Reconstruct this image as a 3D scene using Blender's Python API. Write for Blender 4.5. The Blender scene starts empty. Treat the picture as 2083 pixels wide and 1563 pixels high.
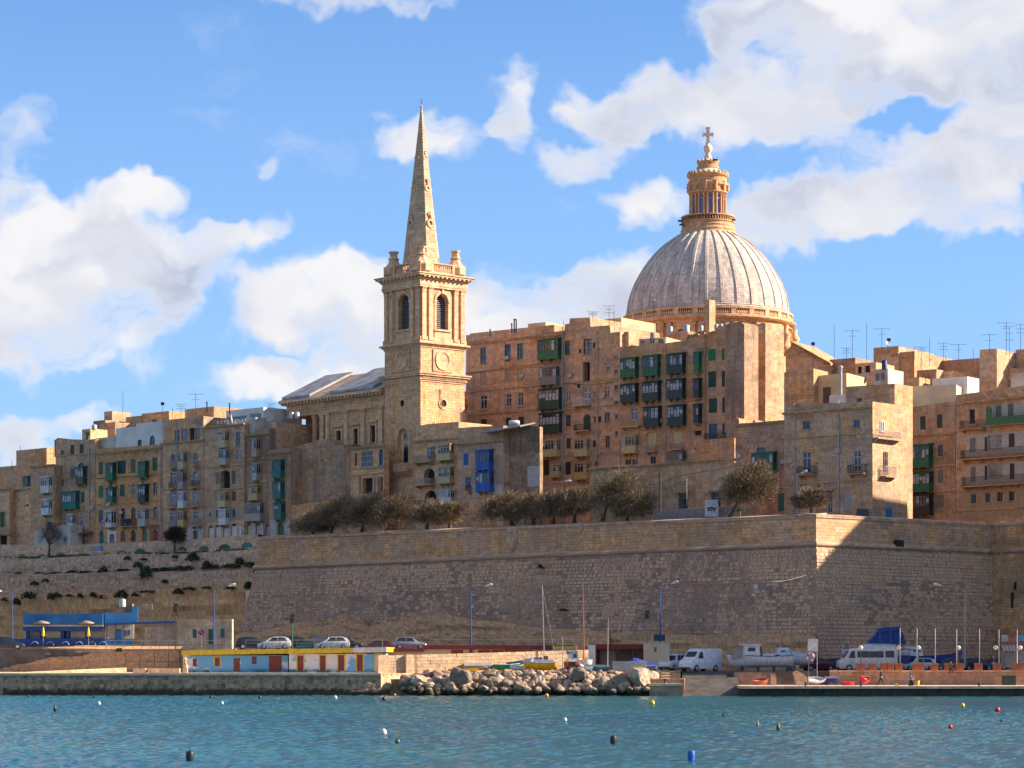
import bpy, math, random
import numpy as np
from mathutils import Vector, Matrix
random.seed(7); np.random.seed(7)
SC = bpy.context.scene
COL = SC.collection
R = math.radians
# ------------------------------------------------------------------ camera
F = 5200.0; CX = 1041.5; HY = 1340.0; CZ = 3.7          # photo pixels and metres
cam = bpy.data.cameras.new('camera'); co = bpy.data.objects.new('camera', cam); COL.objects.link(co)
cam.sensor_width = 36; cam.lens = F/2083*36
cam.shift_y = (HY-781.5)/2083
cam.clip_start = 1; cam.clip_end = 6000
co.location = (0, 0, CZ); co.rotation_euler = (R(90), 0, 0)
SC.camera = co
SC.view_settings.view_transform = 'Standard'; SC.view_settings.look = 'None'
SC.view_settings.gamma = 1; EXPO = 1.25; SC.view_settings.exposure = EXPO
SC.view_settings.use_curve_mapping = False
SC.cycles.max_bounces = 5; SC.cycles.diffuse_bounces = 3; SC.cycles.glossy_bounces = 2
SC.cycles.transmission_bounces = 2; SC.cycles.caustics_reflective = False; SC.cycles.caustics_refractive = False
# ------------------------------------------------------------------ sun
SUN_EL = R(27); SUN_AZ = R(91.5)      # azimuth from the view direction's reverse (-Y) towards +X
sdir = Vector((math.sin(SUN_AZ)*math.cos(SUN_EL), -math.cos(SUN_AZ)*math.cos(SUN_EL), math.sin(SUN_EL)))
sl = bpy.data.lights.new('sun', 'SUN'); so = bpy.data.objects.new('sun', sl); COL.objects.link(so)
sl.energy = 5.0; sl.angle = R(0.53); sl.color = (1.0, 0.85, 0.66)
so.rotation_euler = (-sdir).to_track_quat('-Z', 'Y').to_euler(); so.location = (120, 100, 120)
# ------------------------------------------------------------------ node helper
class NT:
    def __init__(s, tree): s.t = tree; s.n = tree.nodes; s.l = tree.links
    def new(s, typ, **kw):
        nd = s.n.new(typ)
        for k, v in kw.items(): setattr(nd, k, v)
        return nd
    def put(s, sock, v):
        if isinstance(v, bpy.types.NodeSocket): s.l.new(v, sock)
        elif v is not None:
            if isinstance(v, (tuple, list)) and len(v) == 3 and sock.type == 'RGBA': v = (*v, 1)
            sock.default_value = v
    def math(s, op, a, b=None, c=None, clamp=False):
        nd = s.new('ShaderNodeMath', operation=op, use_clamp=clamp)
        s.put(nd.inputs[0], a); s.put(nd.inputs[1], b)
        if c is not None: s.put(nd.inputs[2], c)
        return nd.outputs[0]
    def vmath(s, op, a, b=None):
        nd = s.new('ShaderNodeVectorMath', operation=op); s.put(nd.inputs[0], a)
        if b is not None: s.put(nd.inputs[1], b)
        return nd.outputs[0]
    def noise(s, vec, scale, detail=4, rough=0.55, dist=0.0, color=False, dim='3D'):
        nd = s.new('ShaderNodeTexNoise', noise_dimensions=dim); s.put(nd.inputs['Vector'], vec)
        s.put(nd.inputs['Scale'], scale); s.put(nd.inputs['Detail'], detail); s.put(nd.inputs['Roughness'], rough); s.put(nd.inputs['Distortion'], dist)
        return nd.outputs['Color' if color else 'Fac']
    def ramp(s, fac, a, b, smooth=True):
        nd = s.new('ShaderNodeMapRange', interpolation_type='SMOOTHSTEP' if smooth else 'LINEAR', clamp=True)
        s.put(nd.inputs['Value'], fac); s.put(nd.inputs['From Min'], a); s.put(nd.inputs['From Max'], b)
        return nd.outputs['Result']
    def mix(s, fac, a, b, mode='MIX'):
        nd = s.new('ShaderNodeMix', data_type='RGBA', blend_type=mode)
        s.put(nd.inputs[0], fac); s.put(nd.inputs[6], a); s.put(nd.inputs[7], b)
        return nd.outputs[2]
    def mapping(s, vec, loc=(0,0,0), rot=(0,0,0), scale=(1,1,1), vt='POINT'):
        nd = s.new('ShaderNodeMapping', vector_type=vt); s.put(nd.inputs['Vector'], vec)
        s.put(nd.inputs['Location'], loc); s.put(nd.inputs['Rotation'], rot); s.put(nd.inputs['Scale'], scale)
        return nd.outputs[0]
    def comb(s, x, y, z):
        nd = s.new('ShaderNodeCombineXYZ'); s.put(nd.inputs[0], x); s.put(nd.inputs[1], y); s.put(nd.inputs[2], z); return nd.outputs[0]
    def sep(s, v):
        nd = s.new('ShaderNodeSeparateXYZ'); s.put(nd.inputs[0], v); return nd.outputs
# ------------------------------------------------------------------ world: sky with clouds laid out by direction
world = bpy.data.worlds.new('World'); SC.world = world; world.use_nodes = True
wt = NT(world.node_tree); wt.n.clear()
# clouds in the azimuth / elevation-tangent plane, px are photo pixels used only to get the angle
BLOBS = [ # px, py, rx, ry, rot(deg, ccw), weight
 (20,470,130,150,0,1.1),(130,620,260,150,-8,1.35),(60,520,200,150,-30,1.2),(200,520,190,120,0,1.0),(260,580,150,110,0,1.0),(310,395,75,42,-10,1.0),(235,425,120,50,35,0.9),
 (60,700,220,75,10,1.0),(300,650,120,60,10,.7),(430,500,170,45,22,.62),(530,455,90,36,25,.6),(390,560,120,60,20,.55),
 (110,260,120,70,0,.55),(30,300,90,50,-10,.5),(540,340,34,30,0,.42),
 (640,600,150,100,0,1.1),(700,640,170,120,0,1.15),(560,620,110,80,10,.8),(800,700,170,110,0,1.0),(560,760,150,60,0,1.0),(660,770,200,60,0,1.1),(740,590,110,70,0,.8),
 (1080,610,220,90,5,1.15),(1240,575,120,60,10,.9),(1000,680,150,100,0,.9),(1180,660,170,80,0,.8),(1330,620,110,60,0,.6),
 (90,870,170,40,12,.7),(30,920,120,50,0,.7),(180,845,60,22,10,.4),
 (700,5,200,34,-4,.75),(860,0,130,28,0,.6),(730,50,70,30,0,.3),
 (890,270,130,62,0,1.0),(830,300,70,40,0,.5),(1040,215,68,88,0,1.0),(1020,265,60,50,0,.5),(785,225,70,20,25,.45),(1110,300,60,26,0,.35),
 (1180,200,46,50,0,.9),(1240,235,110,48,-10,1.0),(1350,190,80,55,0,1.1),(1330,240,130,50,0,.9),(1210,310,110,46,25,.9),(1270,290,80,30,10,.5),
 (1490,210,150,95,15,1.1),(1600,130,190,130,10,1.2),(1700,60,260,130,0,1.25),(1900,50,280,150,0,1.3),(1650,210,220,75,12,1.0),(1450,55,90,48,0,.65),(1540,85,80,50,0,.7),(1850,160,220,70,15,.9),(2040,120,160,160,0,1.1),(1500,0,120,40,0,.6),
 (2000,340,240,130,20,1.25),(1850,360,260,95,16,1.15),(1640,430,210,80,14,1.15),(1540,440,110,60,10,1.0),(1760,290,130,40,8,.7),(1700,440,200,60,10,.9),(1950,430,200,60,-5,.9),(2070,260,90,90,0,1.0),(1590,385,60,40,15,.6),
 (1325,410,95,58,8,1.0),(1290,430,50,34,0,.5)]
tc = wt.new('ShaderNodeTexCoord'); dirv = tc.outputs['Generated']
sx = wt.sep(dirv)
yy = wt.math('MAXIMUM', wt.math('ABSOLUTE', sx[1]), .12)
back = wt.math('LESS_THAN', sx[1], 0)               # behind the camera the same sort of broken cloud goes on
U = wt.math('ADD', wt.math('DIVIDE', sx[0], yy), wt.math('MULTIPLY', back, 3.7)); V = wt.math('DIVIDE', sx[2], yy)
uv = wt.comb(U, V, 0)
nv = wt.vmath('SUBTRACT', wt.noise(uv, 34, 3, .6, color=True, dim='2D'), (.5,.5,.5))
nd_ = wt.new('ShaderNodeVectorMath', operation='SCALE'); wt.put(nd_.inputs[0], nv); nd_.inputs[3].default_value = 0.026
uvw = wt.vmath('ADD', uv, nd_.outputs[0])
acc = None
for (px,py,rx,ry,rot,w) in BLOBS:
    u0 = (px-CX)/F; v0 = (HY-py)/F
    m = wt.mapping(uvw, (u0,v0,0), (0,0,R(rot)), (rx*1.14/F, ry*1.14/F, 1), 'TEXTURE')
    gr = wt.new('ShaderNodeTexGradient', gradient_type='SPHERICAL'); wt.put(gr.inputs[0], m)
    gg = wt.math('MINIMUM', gr.outputs['Fac'], 0.6)
    acc = wt.math('MULTIPLY', gg, w) if acc is None else wt.math('MULTIPLY_ADD', gg, w, acc)
acc = wt.math('MINIMUM', acc, .82)
outm = wt.math('MAXIMUM', wt.math('MAXIMUM', wt.ramp(wt.math('ABSOLUTE', U), .2, .26), wt.ramp(V, .27, .33)), wt.math('MAXIMUM', back, wt.ramp(V, .0, -.05)))
gen = wt.math('MULTIPLY', wt.ramp(wt.noise(uv, 7, 2, .5, dim='2D'), .44, .66), 1.0)
acc = wt.math('MULTIPLY_ADD', outm, gen, acc)
uvs = wt.mapping(uvw, (0,0,0), (0,0,R(-20)), (.62,1,1))
fb = wt.noise(uvs, 28, 8, .56, dim='2D')
fbo = wt.noise(wt.vmath('ADD', uvs, (.008,.016,0)), 28, 2, .5, dim='2D')
d0 = wt.math('MULTIPLY_ADD', wt.math('SUBTRACT', fb, .5), wt.math('MULTIPLY_ADD', wt.ramp(acc, .0, .25), 1.1, 1.2), acc)
alpha = wt.ramp(d0, .08, .86)
alpha = wt.math('MULTIPLY', alpha, wt.math('MULTIPLY_ADD', wt.ramp(acc, .3, .9), .16, .84))
thick = wt.ramp(d0, .30, 1.0)
lit = wt.ramp(wt.math('SUBTRACT', wt.noise(uvs, 28, 2, .5, dim='2D'), fbo), -.16, .12)
big = wt.ramp(wt.noise(wt.mapping(uv, (3,1,0), (0,0,0), (.6,1,1)), 16, 3, .5, dim='2D'), .40, .64)
shade = wt.math('MULTIPLY', thick, wt.math('SUBTRACT', 1.0, lit))
shade = wt.math('MULTIPLY_ADD', wt.math('MULTIPLY', thick, big), .42, wt.math('MULTIPLY', shade, .56), clamp=True)
ccol = wt.mix(shade, (.94,.93,.95), (.50,.56,.72))
sky = wt.new('ShaderNodeTexSky', sky_type='NISHITA', sun_disc=False, sun_elevation=SUN_EL, sun_rotation=math.atan2(sdir.x, sdir.y))
sky.air_density = .55; sky.dust_density = 0; sky.ozone_density = 8.0; sky.altitude = 0
SKYS = 0.094; K = 1/SKYS/2**EXPO                     # turns a picture-bright colour into the sky's scale
bg = wt.new('ShaderNodeBackground'); bg.inputs['Strength'].default_value = SKYS
skc = wt.mix(1.0, sky.outputs[0], (1.02,1.15,1.10), 'MULTIPLY')
hz = wt.math('MULTIPLY', wt.ramp(sx[2], .34, .05, False), .88)
skc = wt.mix(hz, skc, (.40*K,.635*K,.96*K))         # paler air low down
csc = wt.mix(1.0, ccol, (K,K,K), 'MULTIPLY')
fin = wt.mix(alpha, skc, csc)
wt.l.new(fin, bg.inputs['Color'])
wo = wt.new('ShaderNodeOutputWorld'); wt.l.new(bg.outputs[0], wo.inputs[0])
world.cycles.sampling_method = 'MANUAL'; world.cycles.sample_map_resolution = 512
# ------------------------------------------------------------------ materials
MATS = {}
def base_mat(name):
    m = bpy.data.materials.new(name); m.use_nodes = True
    t = NT(m.node_tree); b = m.node_tree.nodes['Principled BSDF']
    return m, t, b
def flat(name, col, rough=.6, metal=0.0, var=.12, scale=3.0, bump=0.0, spec=None):
    """plain painted / metal / glass surface with faint wear"""
    if name in MATS: return MATS[name]
    m, t, b = base_mat(name)
    tc = t.new('ShaderNodeTexCoord').outputs['Object']
    n = t.noise(tc, scale, 3, .6)
    c2 = tuple(max(0, c*(1-var*2)) for c in col); c1 = tuple(min(1, c*(1+var)) for c in col)
    t.put(b.inputs['Base Color'], t.mix(t.ramp(n, .3, .7), c2, c1))
    b.inputs['Roughness'].default_value = rough; b.inputs['Metallic'].default_value = metal
    if spec is not None: b.inputs['Specular IOR Level'].default_value = spec
    MATS[name] = m; return m
# one shared masonry group: courses of blocks, patches, streaks, dark crust
sg = bpy.data.node_groups.new('masonry', 'ShaderNodeTree')
for nm, ty, dv in [('Color', 'NodeSocketColor', (.4,.3,.2,1)), ('Patch', 'NodeSocketColor', (.4,.2,.1,1)), ('Stain', 'NodeSocketColor', (.1,.08,.07,1)),
                   ('Block W', 'NodeSocketFloat', .6), ('Block H', 'NodeSocketFloat', .28), ('Stain Amount', 'NodeSocketFloat', .5), ('Patch Amount', 'NodeSocketFloat', .5), ('Joint', 'NodeSocketFloat', .5), ('Seed', 'NodeSocketFloat', 0.)]:
    k = sg.interface.new_socket(nm, in_out='INPUT', socket_type=ty); k.default_value = dv
sg.interface.new_socket('Color', in_out='OUTPUT', socket_type='NodeSocketColor')
sg.interface.new_socket('Height', in_out='OUTPUT', socket_type='NodeSocketFloat')
t = NT(sg); gi = t.new('NodeGroupInput').outputs; go = t.new('NodeGroupOutput').inputs
uvn = t.new('ShaderNodeUVMap'); uvn.uv_map = 'UVMap'
uvs_ = t.vmath('ADD', uvn.outputs[0], t.comb(gi['Seed'], t.math('MULTIPLY', gi['Seed'], .37), 0))
bt = t.new('ShaderNodeTexBrick'); t.put(bt.inputs['Vector'], uvn.outputs[0]); bt.inputs['Scale'].default_value = 1
bt.offset = .5; bt.inputs['Mortar Size'].default_value = .022; bt.inputs['Mortar Smooth'].default_value = .3; bt.inputs['Bias'].default_value = 0
bt.inputs['Color1'].default_value = (0,0,0,1); bt.inputs['Color2'].default_value = (1,1,1,1); bt.inputs['Mortar'].default_value = (.5,.5,.5,1)
t.put(bt.inputs['Brick Width'], gi['Block W']); t.put(bt.inputs['Row Height'], gi['Block H'])
blockv = t.sep(bt.outputs['Color'])[0]
n1 = t.noise(uvs_, .22, 4, .62, dim='2D')
n2 = t.noise(uvs_, 1.7, 5, .65, dim='2D')
n3 = t.noise(t.mapping(uvs_, (5,9,0), (0,0,0), (1.1,.14,1)), 1.0, 4, .6, dim='2D')
n4 = t.noise(uvs_, 9.0, 3, .7, dim='2D')
col = t.mix(t.math('MULTIPLY', t.ramp(n1, .40, .62), gi['Patch Amount']), gi['Color'], gi['Patch'])
col = t.mix(t.math('MULTIPLY_ADD', blockv, .55, -.0), col, t.mix(1, col, (1.28,1.2,1.1), 'MULTIPLY'))
col = t.mix(.55, col, t.mix(1, col, t.mix(t.ramp(n2, .3, .7), (.56,.55,.56), (1.32,1.28,1.22)), 'MULTIPLY'))
sn = t.new('ShaderNodeVectorMath', operation='SNAP'); t.put(sn.inputs[0], uvs_); sn.inputs[1].default_value = (1.24, .54, 1)
wn = t.new('ShaderNodeTexWhiteNoise', noise_dimensions='2D'); t.put(wn.inputs[0], sn.outputs[0])
pw = t.math('MULTIPLY', t.math('MULTIPLY', t.ramp(n4, .35, .6), .8), t.ramp(gi['Joint'], .12, .2))
col = t.mix(t.math('MULTIPLY', t.ramp(wn.outputs[0], .80, .84), pw), col, t.mix(1, col, (1.30,1.27,1.22), 'MULTIPLY'))
col = t.mix(t.math('MULTIPLY', t.ramp(wn.outputs[0], .22, .18), pw), col, t.mix(1, col, (.70,.69,.70), 'MULTIPLY'))
n5 = t.noise(t.mapping(uvs_, (1,3,0), (0,0,0), (.5,1.1,1)), .16, 3, .6, dim='2D')
col = t.mix(t.math('MULTIPLY', t.ramp(n5, .48, .60), t.math('MULTIPLY_ADD', gi['Stain Amount'], .75, .10)), col, t.mix(1, col, (.60,.64,.70), 'MULTIPLY'))
st = t.math('MULTIPLY', t.math('MULTIPLY', t.ramp(n3, .46, .70), t.ramp(n2, .32, .62)), gi['Stain Amount'])
st = t.math('MAXIMUM', st, t.math('MULTIPLY', t.math('MULTIPLY', t.ramp(n1, .60, .38), t.ramp(n4, .46, .60)), t.math('MULTIPLY', gi['Stain Amount'], .55)))
st = t.math('MAXIMUM', st, t.math('MULTIPLY', t.math('MULTIPLY', t.ramp(blockv, .80, .88), t.ramp(n2, .50, .62)), t.math('MULTIPLY', gi['Stain Amount'], .8)))
col = t.mix(st, col, gi['Stain'])
jt = t.math('MULTIPLY', bt.outputs['Fac'], gi['Joint'])
col = t.mix(jt, col, t.mix(1, col, (.45,.42,.40), 'MULTIPLY'))
col = t.mix(1, col, (1.30, 1.12, 1.01), 'MULTIPLY')
t.l.new(col, go[0])
h = t.math('MULTIPLY_ADD', bt.outputs['Fac'], -.7, t.math('MULTIPLY_ADD', blockv, .25, t.math('MULTIPLY_ADD', n4, .55, t.math('MULTIPLY', n2, .6))))
t.l.new(h, go[1])
def stone(name, col, patch=None, stain=(.085,.068,.055), w=.62, h=.27, sa=.5, pa=.5, joint=.55, bump=.05, rough=.92, seed=None, wet=False):
    if name in MATS: return MATS[name]
    m, t, b = base_mat(name)
    nd = t.new('ShaderNodeGroup'); nd.node_tree = sg
    if patch is None: patch = tuple(c*f for c, f in zip(col, (1.0, .82, .62)))
    I = nd.inputs
    I['Color'].default_value = (*col, 1); I['Patch'].default_value = (*patch, 1); I['Stain'].default_value = (*stain, 1)
    I['Block W'].default_value = w; I['Block H'].default_value = h; I['Stain Amount'].default_value = sa; I['Patch Amount'].default_value = pa
    I['Joint'].default_value = joint; I['Seed'].default_value = random.random()*50 if seed is None else seed
    bc = nd.outputs[0]
    if wet:                          # tide line: dark weed and wet stone just above the water
        gp = t.new('ShaderNodeNewGeometry').outputs['Position']; zz_ = t.math('ADD', t.sep(gp)[2], t.math('MULTIPLY', t.math('SUBTRACT', t.noise(gp, 1.6, 4, .6), .5), 1.1))
        bc = t.mix(t.math('MULTIPLY', t.ramp(zz_, .75, .30), .88), bc, (.028,.026,.018))
    t.put(b.inputs['Base Color'], bc)
    bp = t.new('ShaderNodeBump'); bp.inputs['Strength'].default_value = .8; bp.inputs['Distance'].default_value = bump
    t.l.new(nd.outputs[1], bp.inputs['Height']); t.l.new(bp.outputs[0], b.inputs['Normal'])
    b.inputs['Roughness'].default_value = rough; b.inputs['Specular IOR Level'].default_value = .2
    MATS[name] = m; return m
# ------------------------------------------------------------------ geometry
def W(px, py, Y): return Vector(((px-CX)/F*Y, Y, CZ+(HY-py)/F*Y))
class MB:
    """collects world-space geometry and builds it as one mesh object"""
    def __init__(s): s.v = []; s.f = []; s.sm = []
    def add(s, vs, fs, smooth=False):
        o = len(s.v); s.v.extend(tuple(p) for p in vs); s.f.extend(tuple(i+o for i in f) for f in fs); s.sm.extend([smooth]*len(fs)); return s
    def hexa(s, p):                 # p: 4 bottom (ccw from above) then 4 top
        return s.add(p, [(3,2,1,0),(4,5,6,7),(0,1,5,4),(1,2,6,5),(2,3,7,6),(3,0,4,7)])
    def box(s, a, b):
        (x0,y0,z0),(x1,y1,z1) = a, b
        x0,x1 = sorted((x0,x1)); y0,y1 = sorted((y0,y1)); z0,z1 = sorted((z0,z1))
        return s.hexa([(x0,y0,z0),(x1,y0,z0),(x1,y1,z0),(x0,y1,z0),(x0,y0,z1),(x1,y0,z1),(x1,y1,z1),(x0,y1,z1)])
    def prism(s, pts, vec):         # polygon (list of 3d pts) extruded by vec
        n = len(pts); v = Vector(vec); P = [Vector(p) for p in pts]
        nrm = Vector((0,0,0))
        for i in range(n): nrm += P[i].cross(P[(i+1) % n])
        if nrm.dot(v) > 0: P.reverse()
        Q = [p+v for p in P]
        fs = [tuple(range(n)), tuple(range(2*n-1, n-1, -1))] + [(i, i+n, (i+1) % n+n, (i+1) % n) for i in range(n)]
        return s.add(P+Q, fs)
    def tube(s, path, r, seg=6, smooth=True, cap=True):
        path = [Vector(p) for p in path]; n = len(path); vs = []
        rs = r if isinstance(r, (list, tuple)) else [r]*n
        for i, p in enumerate(path):
            d = (path[min(i+1, n-1)]-path[max(i-1, 0)])
            if d.length < 1e-9: d = Vector((0,0,1))
            d.normalize(); a = d.cross(Vector((0,0,1)) if abs(d.z) < .95 else Vector((1,0,0))).normalized(); b = a.cross(d)
            for k in range(seg):
                th = 2*math.pi*k/seg; vs.append(p+a*math.cos(th)*rs[i]+b*math.sin(th)*rs[i])
        fs = [(i*seg+k, i*seg+(k+1) % seg, (i+1)*seg+(k+1) % seg, (i+1)*seg+k) for i in range(n-1) for k in range(seg)]
        s.add(vs, fs, smooth)
        if cap:
            s.add(vs[:seg], [tuple(range(seg-1, -1, -1))]); s.add(vs[-seg:], [tuple(range(seg))])
        return s
    def lathe(s, c, prof, seg=24, smooth=True, a0=0.0, closed=True):   # prof: list of (r, z)
        c = Vector(c); vs = []; n = len(prof)
        for (r, z) in prof:
            for k in range(seg):
                th = a0+2*math.pi*k/seg; vs.append((c.x+r*math.cos(th), c.y+r*math.sin(th), c.z+z))
        fs = [(i*seg+k, i*seg+(k+1) % seg, (i+1)*seg+(k+1) % seg, (i+1)*seg+k) for i in range(n-1) for k in range(seg)]
        s.add(vs, fs, smooth)
        if prof[0][0] > 1e-4: s.add(vs[:seg], [tuple(range(seg-1, -1, -1))])
        if prof[-1][0] > 1e-4: s.add(vs[-seg:], [tuple(range(seg))])
        return s
    def build(s, name, m, parent=None, origin=None, loc=None):
        me = bpy.data.meshes.new(name)
        V = np.array(s.v, dtype=np.float64).reshape(-1, 3)
        o = bpy.data.objects.new(name, me)
        if parent is not None:
            root = parent
            while root.parent: root = root.parent
            off = np.array(root.location)
        else:
            if loc is None:
                loc = (float((V[:,0].min()+V[:,0].max())/2), float((V[:,1].min()+V[:,1].max())/2), float(V[:,2].min()))
            off = np.array(loc); o.location = loc
        me.from_pydata((V-off).tolist(), [], s.f)
        me.polygons.foreach_set('use_smooth', s.sm)
        # uv in metres, by the dominant direction of each face
        nl = len(me.loops); lv = np.empty(nl, dtype=np.int64); me.loops.foreach_get('vertex_index', lv)
        npoly = len(me.polygons); nr = np.empty(npoly*3, dtype=np.float32); me.polygons.foreach_get('normal', nr); nr = nr.reshape(-1, 3)
        lt = np.empty(npoly, dtype=np.int64); me.polygons.foreach_get('loop_total', lt)
        fn = np.repeat(nr, lt, axis=0); P = V[lv]
        up = np.abs(fn[:,2]) > .75
        tl = np.stack([-fn[:,1], fn[:,0]], 1); ln = np.linalg.norm(tl, axis=1); ln[ln < 1e-6] = 1; tl /= ln[:,None]
        u = np.where(up, P[:,0], P[:,0]*tl[:,0]+P[:,1]*tl[:,1]); v = np.where(up, P[:,1], P[:,2])
        ul = me.uv_layers.new(name='UVMap'); ul.data.foreach_set('uv', np.stack([u, v], 1).astype(np.float32).ravel())
        if m is not None: me.materials.append(m)
        COL.objects.link(o)
        if parent is not None: o.parent = parent
        return o
def tag(o, label=None, cat=None, group=None, kind=None):
    if label: o['label'] = label
    if cat: o['category'] = cat
    if group: o['group'] = group
    if kind: o['kind'] = kind
    return o
def empty(name, loc, label, cat, group=None):
    o = bpy.data.objects.new(name, None); o.location = loc; o.empty_display_size = .3; COL.objects.link(o)
    return tag(o, label, cat, group)
class Plane:
    """vertical plane through ground line A->B (left to right as seen); s along, z up, d out towards the viewer"""
    def __init__(s, px, Y, ang, mirror=False):
        """ang: degrees the line runs away from the picture plane; >0: right end nearer (faces left-front)"""
        s.A = Vector(((px-CX)/F*Y, Y)); a = R(ang)
        s.u = Vector((math.cos(a), -math.sin(a))); s.n = Vector((-math.sin(a), -math.cos(a)))
    def S(s, px, d=0.0):
        k = (px-CX)/F; A = s.A+s.n*d          # A.x+u.x t = k (A.y+u.y t)
        return (k*A.y-A.x)/(s.u.x-k*s.u.y)
    def Yof(s, sv, d=0.0): return s.A.y+s.u.y*sv+s.n.y*d
    def Z(s, px, py, d=0.0):
        t = s.S(px, d); return CZ+(HY-py)/F*s.Yof(t, d)
    def P(s, sv, z, d=0.0):
        q = s.A+s.u*sv+s.n*d; return Vector((q.x, q.y, z))
    def box(s, mb, s0, s1, z0, z1, d0, d1):
        if s0 > s1: s0, s1 = s1, s0
        if z0 > z1: z0, z1 = z1, z0
        if d0 > d1: d0, d1 = d1, d0
        P = s.P
        return mb.hexa([P(s0,z0,d1),P(s1,z0,d1),P(s1,z0,d0),P(s0,z0,d0),P(s0,z1,d1),P(s1,z1,d1),P(s1,z1,d0),P(s0,z1,d0)])
    def offset(s, sv, d):
        q = Plane(CX, 100, 0); q.A = s.A+s.u*sv+s.n*d; q.u = s.u; q.n = s.n; return q
    def side(s, sv):
        """plane of the right-hand side wall that starts at sv and runs away from the viewer"""
        q = Plane(CX, 100, 0); q.A = s.A+s.u*sv; q.u = -s.n; q.n = s.u.copy(); return q
def poly(pl, pts, d0, d1, mb):      # polygon given as (s,z), extruded between depths
    return mb.prism([pl.P(a, b, d0) for a, b in pts], tuple(pl.P(0, 0, d1)-pl.P(0, 0, d0)))
def rock_mesh(mb, c, r, seed, sub=2, flat_=.25, squash=(1,1,.8)):
    """an angular boulder: cube sphere cut by random planes"""
    rg = np.random.RandomState(seed)
    key = ('ico', sub)
    if key not in ROCK:
        import bmesh
        bm = bmesh.new(); bmesh.ops.create_icosphere(bm, subdivisions=sub, radius=1)
        ROCK[key] = (np.array([v.co[:] for v in bm.verts]), [tuple(v.index for v in f.verts) for f in bm.faces]); bm.free()
    V, Fc = ROCK[key]; V = V.copy()
    for _ in range(15):
        n = rg.normal(size=3); n /= np.linalg.norm(n); dd = rg.uniform(.50, .84)
        k = V@n; m = k > dd; V[m] -= np.outer((k[m]-dd)*.92, n)
    V += rg.normal(size=V.shape)*.03
    V *= np.array(squash)*r
    a = rg.uniform(0, 6.28); ca, sa_ = math.cos(a), math.sin(a)
    V = V@np.array([[ca,-sa_,0],[sa_,ca,0],[0,0,1]]).T + np.array(c)
    mb.add(V.tolist(), Fc); return mb
ROCK = {}
# ------------------------------------------------------------------ materials of the setting
LIME = (.45,.345,.225); OCH = (.46,.30,.15)
m_bast = stone('bastion stone', (.44,.335,.255), (.44,.30,.19), (.13,.10,.09), w=.95, h=.42, sa=.85, pa=.7, bump=.08)
m_bastd = stone('bastion dark stone', (.17,.135,.11), (.24,.165,.11), (.07,.058,.052), w=.95, h=.42, sa=.8, pa=.6, bump=.08)
m_par = stone('bastion parapet stone', (.46,.335,.235), (.50,.32,.17), (.20,.15,.12), w=.8, h=.38, sa=.45, pa=.9, bump=.06)
m_cap = stone('weathered coping', (.42,.33,.26), (.46,.34,.24), (.20,.16,.13), w=1.2, h=.5, sa=.5, pa=.4)
m_rockf = stone('bare rock face', (.52,.37,.235), (.55,.35,.17), (.20,.155,.12), w=7, h=5, sa=.7, pa=.8, joint=0, bump=.25)
m_con = stone('quay concrete', (.30,.25,.20), (.34,.27,.19), (.12,.10,.085), w=3.0, h=1.1, sa=.6, pa=.5, joint=.3)
m_conw = stone('pale quay masonry', (.50,.42,.31), (.52,.41,.27), (.26,.21,.16), w=1.1, h=.45, sa=.35, pa=.5, joint=.4)
m_road = flat('road asphalt', (.13,.115,.10), .95, scale=.6, var=.2)
m_earth = stone('town ground', (.28,.22,.16), joint=0, w=9, h=9)
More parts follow.
